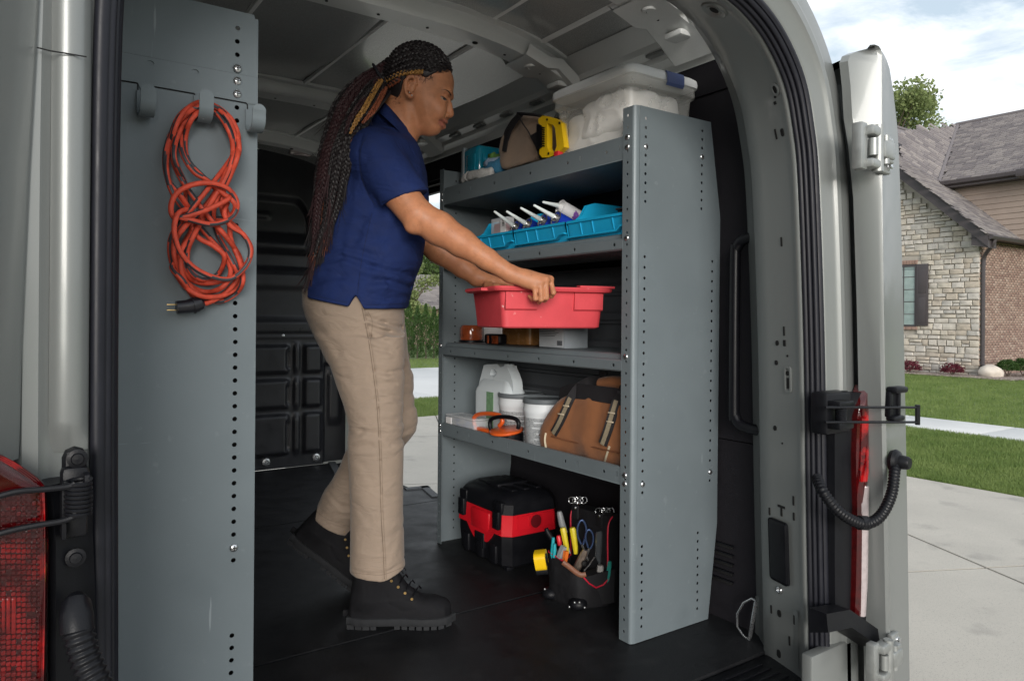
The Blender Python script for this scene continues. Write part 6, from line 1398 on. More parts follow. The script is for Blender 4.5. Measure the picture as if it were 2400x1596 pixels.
for x, w_, lb, X in ((2362, 44, 'rounded green bush beside the white boulder', 22.9), (2399, 50, 'rounded green bush at the right edge of the picture', 23.4)):
    p = PX(x, 850, X); bush('round_bush', lb, (X, min(p.y, 9.0), GZ+.22), w_/2*22.5/FPX, 2600, .045, M_BOX, 'green bushes by the brick wall', 1.05, .06)
p = PX(2322, 850, 22.45); b = MB(); b.ell((22.45, p.y, GZ+.12), (.30, .30, .22), 24, 16, fn=lambda v: 1+.16*noise.noise(v*1.6+Vector((5, 2, 1)))+.06*noise.noise(v*5)); tag(obj('boulder', b, mat('pale_boulder', (.56, .50, .43), .9, var=.15, vscale=6, bump=.8, bscale=40), None, 50), 'pale boulder at the corner of the house by the downspout', 'boulder')
# ---- trees
M_BARK = mat('bark', (.09, .07, .055), .9)
def tree(label, base, hgt, crown, n, size, m, grp=None, seed=1, clusters=26, name='leafy_tree', low=.25, trunk=.16):
    r_ = random.Random(seed); base = Vector(base); t = thing(name, label, 'tree', tuple(base), grp); tr = MB(); cc_ = []
    top = base+Vector((0, 0, hgt*.75)); tr.tube([base-Vector((0, 0, .1)), base+Vector((.05, .03, hgt*.3)), top], [trunk, trunk*.7, trunk*.2], 10)
    for k in range(clusters):
        a = r_.uniform(0, 6.283); zf = r_.uniform(low, 1); rr = crown*math.sin(math.pi*min(1, .18+.8*(1-abs(zf-.55)/.55)))*r_.uniform(.35, 1)
        c_ = base+Vector((rr*math.cos(a), rr*math.sin(a), hgt*zf*r_.uniform(.93, 1.0))); cc_.append((c_, crown*r_.uniform(.24, .42)))
        s0 = base+Vector((0, 0, hgt*zf*.6)); tr.tube([s0, s0.lerp(c_, .6)+Vector((0, 0, .2)), c_], [trunk*.30, trunk*.16, trunk*.05], 6)
    obj('trunk', tr, M_BARK, t)
    pts = []
    for c_, rr in cc_:
        k = n//clusters; d = rs.normal(size=(k, 3)); d /= np.linalg.norm(d, axis=1)[:, None]; q = np.array(c_)[None]+d*(rr*rs.rand(k)**.45)[:, None]*np.array([1, 1, .72])[None]; pts.append(q)
    V, F_ = leaf_quads(np.concatenate(pts), size, .7); quads_mesh('crown', V, F_, m, t); return t
M_LEAF = leaf_mat('maple_leaf', (.095, .135, .042), (.19, .225, .09), .8); M_LEAFD = leaf_mat('dark_leaf', (.035, .07, .018), (.08, .12, .035), .5)
p = PX(2040, 300, 38); tp = PX(2090, 222, 38)
tree('tall loose green tree rising behind the van door and the house', (38, p.y, GZ), tp.z-GZ, 3.5, 40000, .19, M_LEAF, None, 3, 80, low=.34, trunk=.28)
# hedge of narrow evergreens seen through the side door
M_ARB = leaf_mat('arborvitae', (.020, .052, .012), (.055, .10, .025), 4)
hy = 24.6
ORD = ['first', 'second', 'third', 'fourth', 'fifth', 'sixth', 'seventh', 'eighth', 'ninth', 'tenth', 'eleventh', 'twelfth', 'thirteenth', 'fourteenth', 'fifteenth']
def hl_lab(k): return 'narrow hedge evergreen beyond the side door, %s from the left of its row' % ORD[k]
for k in range(15):
    x = 10.6+k*.345+rs.uniform(-.03, .03); hgt = 2.02+rs.uniform(-.14, .16); n = 2300
    zf = rs.rand(n)**.85; rad = (.235*(1-zf**2.6)+.02)*(.5+.5*rs.rand(n)**.4)*(1+.22*np.sin(zf*26+k)); a = rs.uniform(0, 6.283, n)
    C_ = np.stack([x+rad*np.cos(a), hy+rad*np.sin(a)+.03*(k % 2), GZ+.02+zf*hgt], 1); V, F_ = leaf_quads(C_, .085, .35, 1.6)
    t = thing('hedge_evergreen', hl_lab(k), 'evergreen', (x, hy, GZ), 'narrow evergreens of the hedge seen through the side door')
    quads_mesh('foliage', V, F_, M_ARB, t); b = MB(); b.tube([Vector((x, hy, GZ-.05)), Vector((x, hy, GZ+hgt*.8))], [.035, .008], 6); obj('trunk', b, M_BARK, t)
# neighbour's house and the trees behind the hedge
nb = thing('neighbour_house', 'brown roofed neighbouring house beyond the hedge', 'house', (19, 38, GZ))
q0 = PY(985, 655, 38); q1 = PY(985, 720, 36)
b = MB(); b.box((q0.x-.5, 37.0, GZ-.1), (q0.x+16, 44, q1.z)); obj('brick_wall', b, M_BR[1], nb, 0)
O = Vector((q0.x-.6, 36.4, q1.z-.1)); Vd = Vector((0, 3.4, q0.z-q1.z+.5)); b = MB(); b.add([O, O+Vector((17, 0, 0)), O+Vector((17, 0, 0))+Vd, O+Vd], [(0, 1, 2, 3)]); b.add([O+Vd, O+Vd+Vector((17, 0, 0)), O+Vd+Vector((17, 4, -2)), O+Vd+Vector((0, 4, -2))], [(0, 1, 2, 3)]); nr = obj('roof', b, SHG[1], nb, 0)
shingles('shingle_courses', O+Vector((0, 0, .02)), (1, 0, 0), Vd, 34, 18, .5, .20, nr)
for k, (px, y, Yd, cr_, lb, mm) in enumerate(((965, 600, 31, 1.5, 'pale green shrubby tree in front of the neighbouring roof', M_LEAF), (1010, 560, 52, 5.2, 'big dark green tree behind the neighbouring roof', M_LEAFD), (900, 570, 50, 4.8, 'dark green tree half hidden behind the person', M_LEAFD), (1075, 575, 54, 5.0, 'dark green tree beyond the far shelf end', M_LEAFD))):
    p = PY(px, y, Yd); tree(lb, (p.x, Yd, GZ), p.z-GZ, cr_, 9000, .26 if k else .13, mm, 'trees beyond the hedge', 20+k, 30, low=.2)
# distant belt of trees closing the horizon all round
C_ = []
for a in np.linspace(0, 2*math.pi, 150, endpoint=False):
    rr = rs.uniform(95, 130); hgt = rs.uniform(4, 7.5); k = 260
    q = rs.normal(size=(k, 3))*np.array([4.2, 4.2, .30*hgt])[None]; q[:, 2] = np.abs(q[:, 2]+hgt*.45); C_.append(q+np.array([rr*math.sin(a), rr*math.cos(a), GZ])[None])
V, F_ = leaf_quads(np.concatenate(C_), 1.5, .8); tag(quads_mesh('distant_wood', V, F_, M_LEAFD), 'distant belt of trees along the horizon', 'wood', kind='stuff')
# ================================================================== the person (continuous surfaces grown from distance fields)
W0 = 2.28
def Uv(x, y, wd): p = PD(x, y, wd)-CAM; return np.array([p.dot(RD), wd, p.z+CAM.z])
def to_world(V): 
    V = np.asarray(V); r_ = np.array(RD); v_ = np.array(VD); return np.array(CAM)[None]*np.array([1, 1, 0])+V[:, :1]*r_[None]+V[:, 1:2]*v_[None]+V[:, 2:3]*np.array([[0, 0, 1.]])
def WV(p): return Vector(to_world(np.array([p]))[0])
class Field:
    def __init__(s, lo, hi, h):
        s.lo = np.array(lo, float); s.h = h; s.n = np.ceil((np.array(hi)-s.lo)/h).astype(int)+1; s.f = np.full(s.n, .05, np.float32)
        s.ax = [(s.lo[i]+h*np.arange(s.n[i])).astype(np.float32) for i in range(3)]
    def blk(s, lo, hi):
        a = np.clip(np.floor((np.array(lo)-s.lo)/s.h).astype(int), 0, s.n-1); b_ = np.clip(np.ceil((np.array(hi)-s.lo)/s.h).astype(int)+1, 1, s.n)
        sl = tuple(slice(a[i], max(a[i]+1, b_[i])) for i in range(3))
        return sl, s.ax[0][sl[0]][:, None, None], s.ax[1][sl[1]][None, :, None], s.ax[2][sl[2]][None, None, :]
    def union(s, fn, lo, hi, k=.01):
        sl, A, B, C_ = s.blk(lo, hi); g = fn(A, B, C_); f = s.f[sl]; h = np.clip(.5+.5*(f-g)/k, 0, 1); s.f[sl] = f*(1-h)+g*h-k*h*(1-h)
    def carve(s, fn, lo, hi, k=.006):
        sl, A, B, C_ = s.blk(lo, hi); g = -fn(A, B, C_); f = s.f[sl]; h = np.clip(.5-.5*(f-g)/k, 0, 1); s.f[sl] = f*(1-h)+g*h+k*h*(1-h)
    def inter(s, fn, lo, hi):
        sl, A, B, C_ = s.blk(lo, hi); s.f[sl] = np.maximum(s.f[sl], fn(A, B, C_))
    def offset(s, fn, lo, hi):
        sl, A, B, C_ = s.blk(lo, hi); s.f[sl] = s.f[sl]+fn(A, B, C_)
    def cone(s, p0, p1, r0, r1, k=.01, flat=None):
        p0 = np.array(p0, float); p1 = np.array(p1, float); d = p1-p0; L2 = float(d@d)+1e-12; m = max(r0, r1)*1.3+k*1.5+.004
        def fn(A, B, C_):
            t = np.clip(((A-p0[0])*d[0]+(B-p0[1])*d[1]+(C_-p0[2])*d[2])/L2, 0, 1)
            return np.sqrt((A-p0[0]-t*d[0])**2+(B-p0[1]-t*d[1])**2+(C_-p0[2]-t*d[2])**2)-(r0+(r1-r0)*t)
        s.union(fn, np.minimum(p0, p1)-m, np.maximum(p0, p1)+m, k)
    def chain(s, pts, rr, k=.01):
        for i in range(len(pts)-1): s.cone(pts[i], pts[i+1], rr[i], rr[i+1], k)
    def ell(s, c_, r_, k=.01, carve=False, rot=0.):
        c_ = np.array(c_, float); r_ = np.array(r_, float); ca, sa = math.cos(rot), math.sin(rot)      # rot in the u-z plane
        def fn(A, B, C_):
            x0 = A-c_[0]; z0 = C_-c_[2]; x = (x0*ca+z0*sa)/r_[0]; z = (-x0*sa+z0*ca)/r_[2]; y = (B-c_[1])/r_[1]
            k0 = np.sqrt(x*x+y*y+z*z)+1e-6; k1 = np.sqrt((x/r_[0])**2+(y/r_[1])**2+(z/r_[2])**2)+1e-6; return k0*(k0-1)/k1
        m = max(r_)+k*1.5+.004; (s.carve if carve else s.union)(fn, c_-m, c_+m, k)
    def stack(s, zs, uc, wc, a, b_, k=.02, p=2.2):     # elliptic sections along z (zs ascending)
        zs, uc, wc, a, b_ = [np.array(q, float) for q in (zs, uc, wc, a, b_)]
        lo = np.array([(uc-a).min(), (wc-b_).min(), zs[0]])-k*1.5-.01; hi = np.array([(uc+a).max(), (wc+b_).max(), zs[-1]])+k*1.5+.01
        def fn(A, B, C_):
            z = C_[0, 0]; U_ = np.interp(z, zs, uc)[None, None, :]; Wc = np.interp(z, zs, wc)[None, None, :]; a_ = np.interp(z, zs, a)[None, None, :]; bb = np.interp(z, zs, b_)[None, None, :]
            q = (np.abs((A-U_)/a_)**p+np.abs((B-Wc)/bb)**p)**(1/p); f = (q-1)*np.minimum(a_, bb)
            return np.maximum(f, np.maximum(zs[0]-C_, C_-zs[-1])+0*f)
        s.union(fn, lo, hi, k)
    def mesh(s):
        f = s.f; ins = f < 0; n = s.n
        c_ = np.zeros(n-1, np.int8)
        for i in (0, 1):
            for j in (0, 1):
                for k in (0, 1): c_ += ins[i:n[0]-1+i, j:n[1]-1+j, k:n[2]-1+k]
        act = (c_ > 0) & (c_ < 8); idx = np.argwhere(act); num = np.full(n-1, -1, np.int32); num[act] = np.arange(len(idx))
        corner = {(i, j, k): f[idx[:, 0]+i, idx[:, 1]+j, idx[:, 2]+k] for i in (0, 1) for j in (0, 1) for k in (0, 1)}
        acc = np.zeros((len(idx), 3)); cnt = np.zeros(len(idx))
        for a in range(3):
            o1, o2 = [q for q in range(3) if q != a]
            for i in (0, 1):
                for j in (0, 1):
                    c0 = [0, 0, 0]; c0[o1] = i; c0[o2] = j; c1 = list(c0); c1[a] = 1
                    f0, f1 = corner[tuple(c0)], corner[tuple(c1)]; m = (f0 < 0) != (f1 < 0); t = np.where(m, f0/(f0-f1+1e-12*(f0 == f1)), 0)
                    pt = np.tile(np.array(c0, float), (len(idx), 1)); pt[:, a] = t; acc[m] += pt[m]; cnt[m] += 1
        V = s.lo[None]+s.h*(idx+acc/np.maximum(cnt, 1)[:, None]); Q = []
        for a in range(3):
            o1, o2 = [(1, 2), (2, 0), (0, 1)][a]; sl0 = [slice(None)]*3; sl1 = [slice(None)]*3; sl0[a] = slice(0, n[a]-1); sl1[a] = slice(1, n[a])
            e = np.argwhere(ins[tuple(sl0)] != ins[tuple(sl1)]); e = e[(e[:, o1] > 0) & (e[:, o2] > 0) & (e[:, o1] < n[o1]-1) & (e[:, o2] < n[o2]-1)]
            fl = ins[e[:, 0], e[:, 1], e[:, 2]]; q = []
            for d1, d2 in ((1, 1), (0, 1), (0, 0), (1, 0)): w_ = e.copy(); w_[:, o1] -= d1; w_[:, o2] -= d2; q.append(num[w_[:, 0], w_[:, 1], w_[:, 2]])
            q = np.stack(q, 1); q[~fl] = q[~fl][:, ::-1]; Q.append(q)
        Q = np.concatenate(Q); Q = Q[(Q >= 0).all(1)]; return V, Q
def relax(V, Q, it=2, lam=.5):
    for _ in range(it):
        s_ = np.zeros_like(V); c_ = np.zeros(len(V))
        for a in range(4):
            for b_ in (1, 3): np.add.at(s_, Q[:, a], V[Q[:, (a+b_) % 4]]); np.add.at(c_, Q[:, a], 1)
        V = V+lam*(s_/np.maximum(c_, 1)[:, None]-V)
    return V
def field_obj(name, fld, m, parent, it=2):
    V, Q = fld.mesh(); V = relax(V, Q, it); o = quads_mesh(name, to_world(V), Q, m, parent); o.data.polygons.foreach_set('use_smooth', [True]*len(o.data.polygons)); return o, V
def crease(fld, pts, wd, width, depth, wlim=None):       # shallow valley (+) or ridge (-) drawn on the near side
    P3 = [Uv(x, y, wd) for x, y in pts]
    for p0, p1 in zip(P3[:-1], P3[1:]):
        d = p1-p0; L2 = d[0]**2+d[2]**2+1e-12; m = width*3; lo = np.minimum(p0, p1)-m; hi = np.maximum(p0, p1)+m; lo[1] = wd-.35; hi[1] = W0 if wlim is None else wlim
        def fn(A, B, C_):
            t = np.clip(((A-p0[0])*d[0]+(C_-p0[2])*d[2])/L2, 0, 1); q = (A-p0[0]-t*d[0])**2+(C_-p0[2]-t*d[2])**2
            return (depth*np.exp(-q/width**2))+0*B
        fld.offset(fn, lo, hi)
person = thing('person', 'person in navy polo shirt and khaki trousers lifting a red bin onto the shelf', 'person', tuple(WV((-.40, 2.30, 0))))
# ---- materials
M_SKIN = mat('skin', (.415, .178, .090), .48, var=.16, vscale=45, rvar=.10, bump=.22, bscale=420, sss=.10, bdetail=4, detail=8, spec=.4)
t_ = M_SKIN.node_tree; at_ = t_.nodes.new('ShaderNodeAttribute'); at_.attribute_name = 'lip'; mxn = t_.nodes.new('ShaderNodeMix'); mxn.data_type = 'RGBA'
bsd = t_.nodes['Principled BSDF']; src = bsd.inputs['Base Color'].links[0].from_socket; t_.links.new(at_.outputs['Fac'], mxn.inputs['Factor']); t_.links.new(src, mxn.inputs['A']); mxn.inputs['B'].default_value = (.27, .085, .065, 1); t_.links.new(mxn.outputs['Result'], bsd.inputs['Base Color'])
M_HAIR = mat('black_hair', (.014, .011, .012), .52, var=.3, vscale=60, spec=.42); M_HGOLD = mat('gold_hair', (.30, .155, .045), .5, spec=.3, var=.7, vscale=220); M_HCOP = mat('copper_hair', (.20, .06, .03), .5, spec=.3, var=.7, vscale=220); M_HPLUM = mat('plum_hair', (.035, .016, .018), .55, spec=.25, var=.4, vscale=160)
M_NAVY = mat('navy_pique', (.0085, .020, .088), .82, var=.12, vscale=25, bump=.3, bscale=1400, spec=.3)
M_KHAKI = mat('khaki_twill', (.285, .218, .165), .85, var=.06, vscale=12, bump=.3, bscale=1200, sheen=.15)
wrinkle(M_NAVY, 9, (1, 1, 1.7), .6, .018); wrinkle(M_KHAKI, 10, (1, 1, 2.2), .5, .016)
M_BOOT = mat('black_nubuck', (.007, .007, .0085), .8, spec=.25, var=.3, vscale=40, bump=.35, bscale=250); M_SOLE = mat('boot_sole', (.020, .021, .023), .8, spec=.3, var=.2, vscale=40)
speckle(M_SKIN, 9, .52, .78, (.34, .135, .068)); speckle(M_SKIN, 120, .66, .74, (.30, .12, .062))
# ---- head, neck, arms, hands: one skin
HW = 2.27
def hz_(x, y): return 700+x*.19134, 60+y*.19134
def Hp(x, y, dw=0): px = hz_(x, y); p = Uv(*px, HW-abs(dw)); return np.array([p[0], HW+dw, p[2]])
sk = Field((-.52, 2.03, .92), (.17, 2.53, 1.77), .0028)
prof_ = [(1845, 540), (1890, 620), (1904, 690), (1899, 760), (1884, 830), (1858, 880), (1840, 925), (1834, 985), (1824, 1050), (1812, 1105), (1803, 1138), (1812, 1160), (1817, 1182), (1804, 1203), (1786, 1214), (1788, 1232), (1780, 1252), (1756, 1268), (1737, 1288), (1730, 1310), (1708, 1332), (1665, 1350), (1600, 1360), (1530, 1348), (1450, 1305), (1390, 1230), (1300, 1080), (1150, 940), (1080, 800), (1050, 650), (1100, 490), (1210, 350), (1330, 275), (1440, 250), (1560, 262), (1680, 318), (1775, 415)]
pp = np.array([Hp(x, y)[[0, 2]] for x, y in prof_])
def poly_sd(A, C_):
    d = np.full((A.shape[0], C_.shape[2]), 1e9, np.float32); ins = np.zeros(d.shape, bool); X = A[:, 0, 0][:, None]; Z = C_[0, 0][None, :]
    for i in range(len(pp)):
        a, b_ = pp[i], pp[(i+1) % len(pp)]; e = b_-a; t = np.clip(((X-a[0])*e[0]+(Z-a[1])*e[1])/(e@e), 0, 1); d = np.minimum(d, (X-a[0]-t*e[0])**2+(Z-a[1]-t*e[1])**2)
        c1 = (a[1] > Z) != (b_[1] > Z); xi = a[0]+(Z-a[1])/(b_[1]-a[1]+1e-12)*(b_[0]-a[0]); ins ^= c1 & (X < xi)
    d = np.sqrt(d); return np.where(ins, d, -d)
def headf(A, B, C_):
    D = poly_sd(A, C_)[:, None, :]; Rr = .078
    zc = C_; wid = np.interp(C_[0, 0], [Hp(0, 1360)[2], Hp(0, 1200)[2], Hp(0, 1000)[2], Hp(0, 800)[2], Hp(0, 550)[2], Hp(0, 300)[2]], [.050, .056, .066, .073, .077, .070])[None, None, :]
    return np.sqrt(np.maximum(0, Rr-D)**2+((B-HW)*Rr/wid)**2)-Rr
sk.union(headf, Hp(1000, 1400)-np.array([.02, .11, .02]), Hp(1950, 200)+np.array([.02, .11, .02]), .004)
for sd_ in (-1, 1):
    sk.ell(Hp(1812, 880, sd_*.030), (.016, .017, .013), .010, carve=True)           # socket
    sk.ell(Hp(1776, 903, sd_*.0325), (.0148, .0150, .0125), .004)                     # lid
    sk.chain([Hp(1862, 838, sd_*.012), Hp(1840, 815, sd_*.028), Hp(1790, 800, sd_*.043)], [.007, .0075, .006], .012)   # brow ridge
    sk.ell(Hp(1700, 1020, sd_*.042), (.026, .020, .030), .022, rot=.4)               # cheek
    sk.ell(Hp(1806, 1098, sd_*.0125), (.0105, .0085, .0085), .005)                   # nostril wing
    sk.ell(Hp(1822, 1120, sd_*.0070), (.0058, .0036, .0038), .003, carve=True)
sk.chain([Hp(1838, 925), Hp(1846, 985), Hp(1854, 1050), Hp(1862, 1086)], [.0072, .0080, .0090, .0102], .008)
sk.ell(Hp(1840, 1106), (.010, .0080, .0075), .006)
# mouth corner crease and lips
sk.chain([Hp(1806, 1178, -.004), Hp(1768, 1166, -.019), Hp(1722, 1158, -.029)], [.0058, .0055, .002], .004); sk.chain([Hp(1806, 1178, .004), Hp(1768, 1166, .019), Hp(1722, 1158, .029)], [.0058, .0055, .002], .004)
sk.chain([Hp(1774, 1238, 0), Hp(1752, 1216, -.016), Hp(1724, 1180, -.027)], [.0075, .006, .002], .005); sk.chain([Hp(1774, 1238, 0), Hp(1752, 1216, .016), Hp(1724, 1180, .027)], [.0075, .006, .002], .005)
for sd_ in (-1, 1):
    q0, q1, q2 = Hp(1800, 1208, 0), Hp(1762, 1190, sd_*.022), Hp(1708, 1156, sd_*.036)
    for a_, b_ in ((q0, q1), (q1, q2)):
        d_ = b_-a_
        def fn(A, B, C_, a_=a_, d_=d_): t = np.clip(((A-a_[0])*d_[0]+(B-a_[1])*d_[1]+(C_-a_[2])*d_[2])/(d_@d_), 0, 1); return np.sqrt((A-a_[0]-t*d_[0])**2+(B-a_[1]-t*d_[1])**2+(C_-a_[2]-t*d_[2])**2)-.0021
        sk.carve(fn, np.minimum(a_, b_)-.012, np.maximum(a_, b_)+.012, .003)
# ears
for sd_ in (-1, 1):
    ew = sd_*.074
    ring_ = [(1440, 720), (1430, 660), (1395, 628), (1345, 635), (1312, 690), (1303, 760), (1318, 830), (1350, 868), (1378, 872), (1395, 850), (1402, 815)]
    sk.chain([Hp(x, y, ew+sd_*(.004 if x > 1400 else .012)) for x, y in ring_], [.0042, .005, .0055, .0055, .0055, .0052, .005, .0062, .0062, .005, .003], .003)
    sk.ell(Hp(1368, 748, ew+sd_*.001), (.0155, .006, .021), .006, rot=-.15)
    sk.chain([Hp(1400, 700, ew+sd_*.008), Hp(1360, 720, ew+sd_*.008), Hp(1345, 780, ew+sd_*.009), Hp(1370, 820, ew+sd_*.008)], [.003, .0035, .0035, .003], .003)
    sk.ell(Hp(1388, 770, ew+sd_*.012), (.008, .006, .011), .004, carve=True)
# neck
nk0 = Hp(1330, 1050); nk1 = Hp(1240, 1330); nk1[1] = HW
sk.cone(nk0, nk1, .052, .058, .020); sk.cone(Hp(1200, 1000), Hp(1120, 1300), .045, .055, .02)
sk.chain([Hp(1330, 950, -.045), Hp(1350, 1150, -.040), Hp(1370, 1330, -.020)], [.012, .011, .010], .016)
# arms
sh = Uv(852, 352, 2.13); el = Uv(985, 508, 2.085); wr = Uv(1186, 636, 2.098)
def lp(a, b_, t): return a+(b_-a)*t
sk.chain([sh, lp(sh, el, .55), el+np.array([-.012, 0, .006])], [.056, .0525, .0475], .02)
sk.chain([el, lp(el, wr, .22), lp(el, wr, .48), lp(el, wr, .78), wr], [.0450, .0478, .0405, .0305, .0262], .012)
sk.ell(Uv(968, 535, 2.07), (.020, .018, .016), .02)
shf = Uv(900, 372, 2.45); elf = Uv(985, 552, 2.475); wrf = Uv(1118, 652, 2.43)
sk.chain([shf, elf], [.060, .048], .02); sk.chain([elf, lp(elf, wrf, .35), lp(elf, wrf, .75), wrf], [.046, .046, .034, .0275], .012)
# near hand: back of hand to the camera, four fingers hooked over the rim, thumb inside
def Gp(x, y, wd): return Uv(1060+x*.16963, 560+y*.16963, wd)
kn = [Gp(1352, 560, 2.118), Gp(1292, 572, 2.100), Gp(1218, 612, 2.092), Gp(1140, 668, 2.092)]
for k_, q in enumerate(kn): sk.cone(lp(wr, Gp(900, 520+12*k_, 2.100), .5), q, .020, .0120-.0006*k_, .014)
sk.ell(Gp(1040, 570, 2.108), (.032, .018, .024), .014, rot=-.45)
pip = [Gp(1398, 742, 2.104), Gp(1300, 812, 2.086), Gp(1226, 838, 2.080), Gp(1148, 826, 2.082)]
dip = [Gp(1372, 792, 2.120), Gp(1276, 850, 2.110), Gp(1200, 872, 2.106), Gp(1110, 838, 2.108)]
tipp = [Gp(1340, 780, 2.128), Gp(1240, 830, 2.128), Gp(1160, 850, 2.125), Gp(1060, 790, 2.122)]
for k_ in range(4):
    r_ = (.0078, .0080, .0077, .0070)[k_]
    sk.cone(kn[k_], lp(kn[k_], pip[k_], .5), r_*1.22, r_*.98, .0025); sk.cone(lp(kn[k_], pip[k_], .5), pip[k_], r_*.98, r_*1.06, .0020); sk.cone(pip[k_], dip[k_], r_*1.0, r_*.9, .003); sk.cone(dip[k_], tipp[k_], r_*.9, r_*.72, .003)
    sk.ell(kn[k_]+np.array([0, -.003, .002]), (.0092, .0080, .0085), .004)
sk.chain([Gp(960, 560, 2.125), Gp(1090, 600, 2.150), Gp(1200, 640, 2.160), Gp(1280, 660, 2.160)], [.016, .0125, .0105, .008], .010)
# far hand: over the far rim, knuckles just above it
kf = [Gp(770, 618, 2.395), Gp(720, 605, 2.415), Gp(660, 600, 2.43), Gp(600, 608, 2.445)]
for k_, q in enumerate(kf): sk.cone(wrf, q, .021, .0105, .014); e_ = q+np.array([.022, .018, -.018]); sk.cone(q, e_, .0092, .0088, .004); sk.cone(e_, e_+np.array([-.004, -.006, -.024]), .0088, .007, .003)
sk.chain([Gp(480, 640, 2.40), Gp(600, 660, 2.375), Gp(720, 680, 2.365)], [.013, .0105, .008], .008)
body, SV = field_obj('body', sk, M_SKIN, person, 2)
lipd = np.full(len(SV), 9.)
for pts in ([(1812, 1180, 0), (1772, 1168, -.020), (1722, 1160, -.030)], [(1778, 1238, 0), (1754, 1218, -.018), (1724, 1178, -.028)], [(1812, 1180, 0), (1772, 1168, .020), (1722, 1160, .030)], [(1778, 1238, 0), (1754, 1218, .018), (1724, 1178, .028)]):
    Q3 = [Hp(*q) for q in pts]
    for a_, b_ in zip(Q3[:-1], Q3[1:]): d_ = b_-a_; t = np.clip(((SV-a_)@d_)/(d_@d_), 0, 1); lipd = np.minimum(lipd, np.linalg.norm(SV-a_-t[:, None]*d_, axis=1))
at2 = body.data.attributes.new('lip', 'FLOAT', 'POINT'); at2.data.foreach_set('value', np.clip(1.6-lipd/.0062, 0, .85).astype(np.float32))
bbv = BVHTree.FromPolygons([v.co for v in body.data.vertices], [p.vertices[:] for p in body.data.polygons])
def on_body(x, y, off=.0005):
    k = ray(*hz_(x, y)).normalized(); h = bbv.ray_cast(CAM, k)
    if h[0] is None or (h[0]-CAM).dot(VD) > HW+.03: return WV(Hp(x, y, -.02))
    n_ = h[1] if h[1].dot(k) < 0 else -h[1]; return h[0]+n_*off
# eye, lashes, brow, nostril shade comes from geometry; earrings
b = MB(); pe = [(1736, 878), (1752, 876), (1772, 886), (1790, 900), (1806, 918), (1786, 921), (1768, 914), (1750, 900)]
c_ = on_body(1772, 900, .0012); b.add([c_]+[on_body(x, y, .0008) for x, y in pe], [(0, 1+i, 1+(i+1) % 8) for i in range(8)]); obj('eye_white', b, mat('sclera', (.30, .23, .19), .35), person, 180)
b = MB(); pe = [(1764, 884), (1782, 894), (1798, 908), (1800, 918), (1784, 919), (1768, 910)]; c_ = on_body(1783, 904, .0022); b.add([c_]+[on_body(x, y, .0016) for x, y in pe], [(0, 1+i, 1+(i+1) % 6) for i in range(6)]); obj('iris', b, mat('iris', (.012, .007, .005), .12, coat=.8), person, 180)
b = MB(); b.tube([on_body(x, y, .0008) for x, y in ((1730, 872), (1752, 870), (1776, 880), (1796, 897), (1812, 916))], [.0006, .0010, .0014, .0015, .0009], 6); obj('lashes', b, M_HAIR, person, 60)
b = MB(); b.tube(catmull([on_body(x, y, .0002) for x, y in ((1752, 792), (1782, 788), (1812, 796), (1838, 815), (1856, 842), (1862, 858))], 4), [.0004]*4+[.0009]*4+[.0013]*4+[.0015]*4+[.0015]*4+[.0008], 6, flat=1.6); obj('eyebrow', b, M_HAIR, person, 60)
b = MB()
for x, y in ((1357, 822), (1386, 858)): b.ell(WV(Hp(x, y, -.0935)), (.0024, .0024, .0024), 10, 8)
objs('ear_stud', b, M_STEEL, person, 180)
# ---- shirt
shf_ = Field((-.60, 1.98, .90), (-.16, 2.60, 1.56), .0036)
rows = [(322, 838, 968, .118), (350, 822, 984, .168), (400, 800, 998, .182), (460, 776, 1004, .178), (520, 752, 1002, .170), (564, 738, 995, .166), (614, 722, 988, .172), (650, 715, 972, .178), (700, 709, 958, .188), (745, 707, 950, .192)]
zs, uc, aa, bb = [], [], [], []
for y, xb, xf, hw in rows[::-1]:
    p0, p1 = Uv(xb, y, W0), Uv(xf, y, W0); zs.append((p0[2]+p1[2])/2); uc.append((p0[0]+p1[0])/2); aa.append((p1[0]-p0[0])/2); bb.append(hw)
shf_.stack(zs, uc, [W0]*len(zs), aa, bb, .02, 2.3)
shf_.cone(Uv(876, 368, 2.15), Uv(915, 358, 2.42), .066, .066, .05); shf_.cone(Uv(905, 300, W0), Uv(890, 360, W0), .070, .11, .05)
# sleeves with a straight cuff
def sleeve(p0, p1, r0, r1, cutn):
    d = (p1-p0)/np.linalg.norm(p1-p0); L = np.linalg.norm(p1-p0)
    def fn(A, B, C_):
        t = (A-p0[0])*d[0]+(B-p0[1])*d[1]+(C_-p0[2])*d[2]; tt = np.clip(t/L, 0, 1)
        q = np.sqrt((A-p0[0]-tt*L*d[0])**2+(B-p0[1]-tt*L*d[1])**2+(C_-p0[2]-tt*L*d[2])**2)-(r0+(r1-r0)*tt)
        return np.maximum(q, (A-p1[0])*cutn[0]+(C_-p1[2])*cutn[1]+0*q)
    m = max(r0, r1)+.03; shf_.union(fn, np.minimum(p0, p1)-m, np.maximum(p0, p1)+m, .018)
cA, cB = Uv(899, 486, 2.11), Uv(1003, 449, 2.11); cn = np.array([cB[2]-cA[2], -(cB[0]-cA[0])]); cn = -cn/np.linalg.norm(cn) if (-(cB[0]-cA[0])) > 0 else cn/np.linalg.norm(cn)
sleeve(Uv(874, 362, 2.135), lp(cA, cB, .5), .078, .0705, cn)
sleeve(Uv(902, 376, 2.44), Uv(965, 482, 2.465), .080, .064, cn)
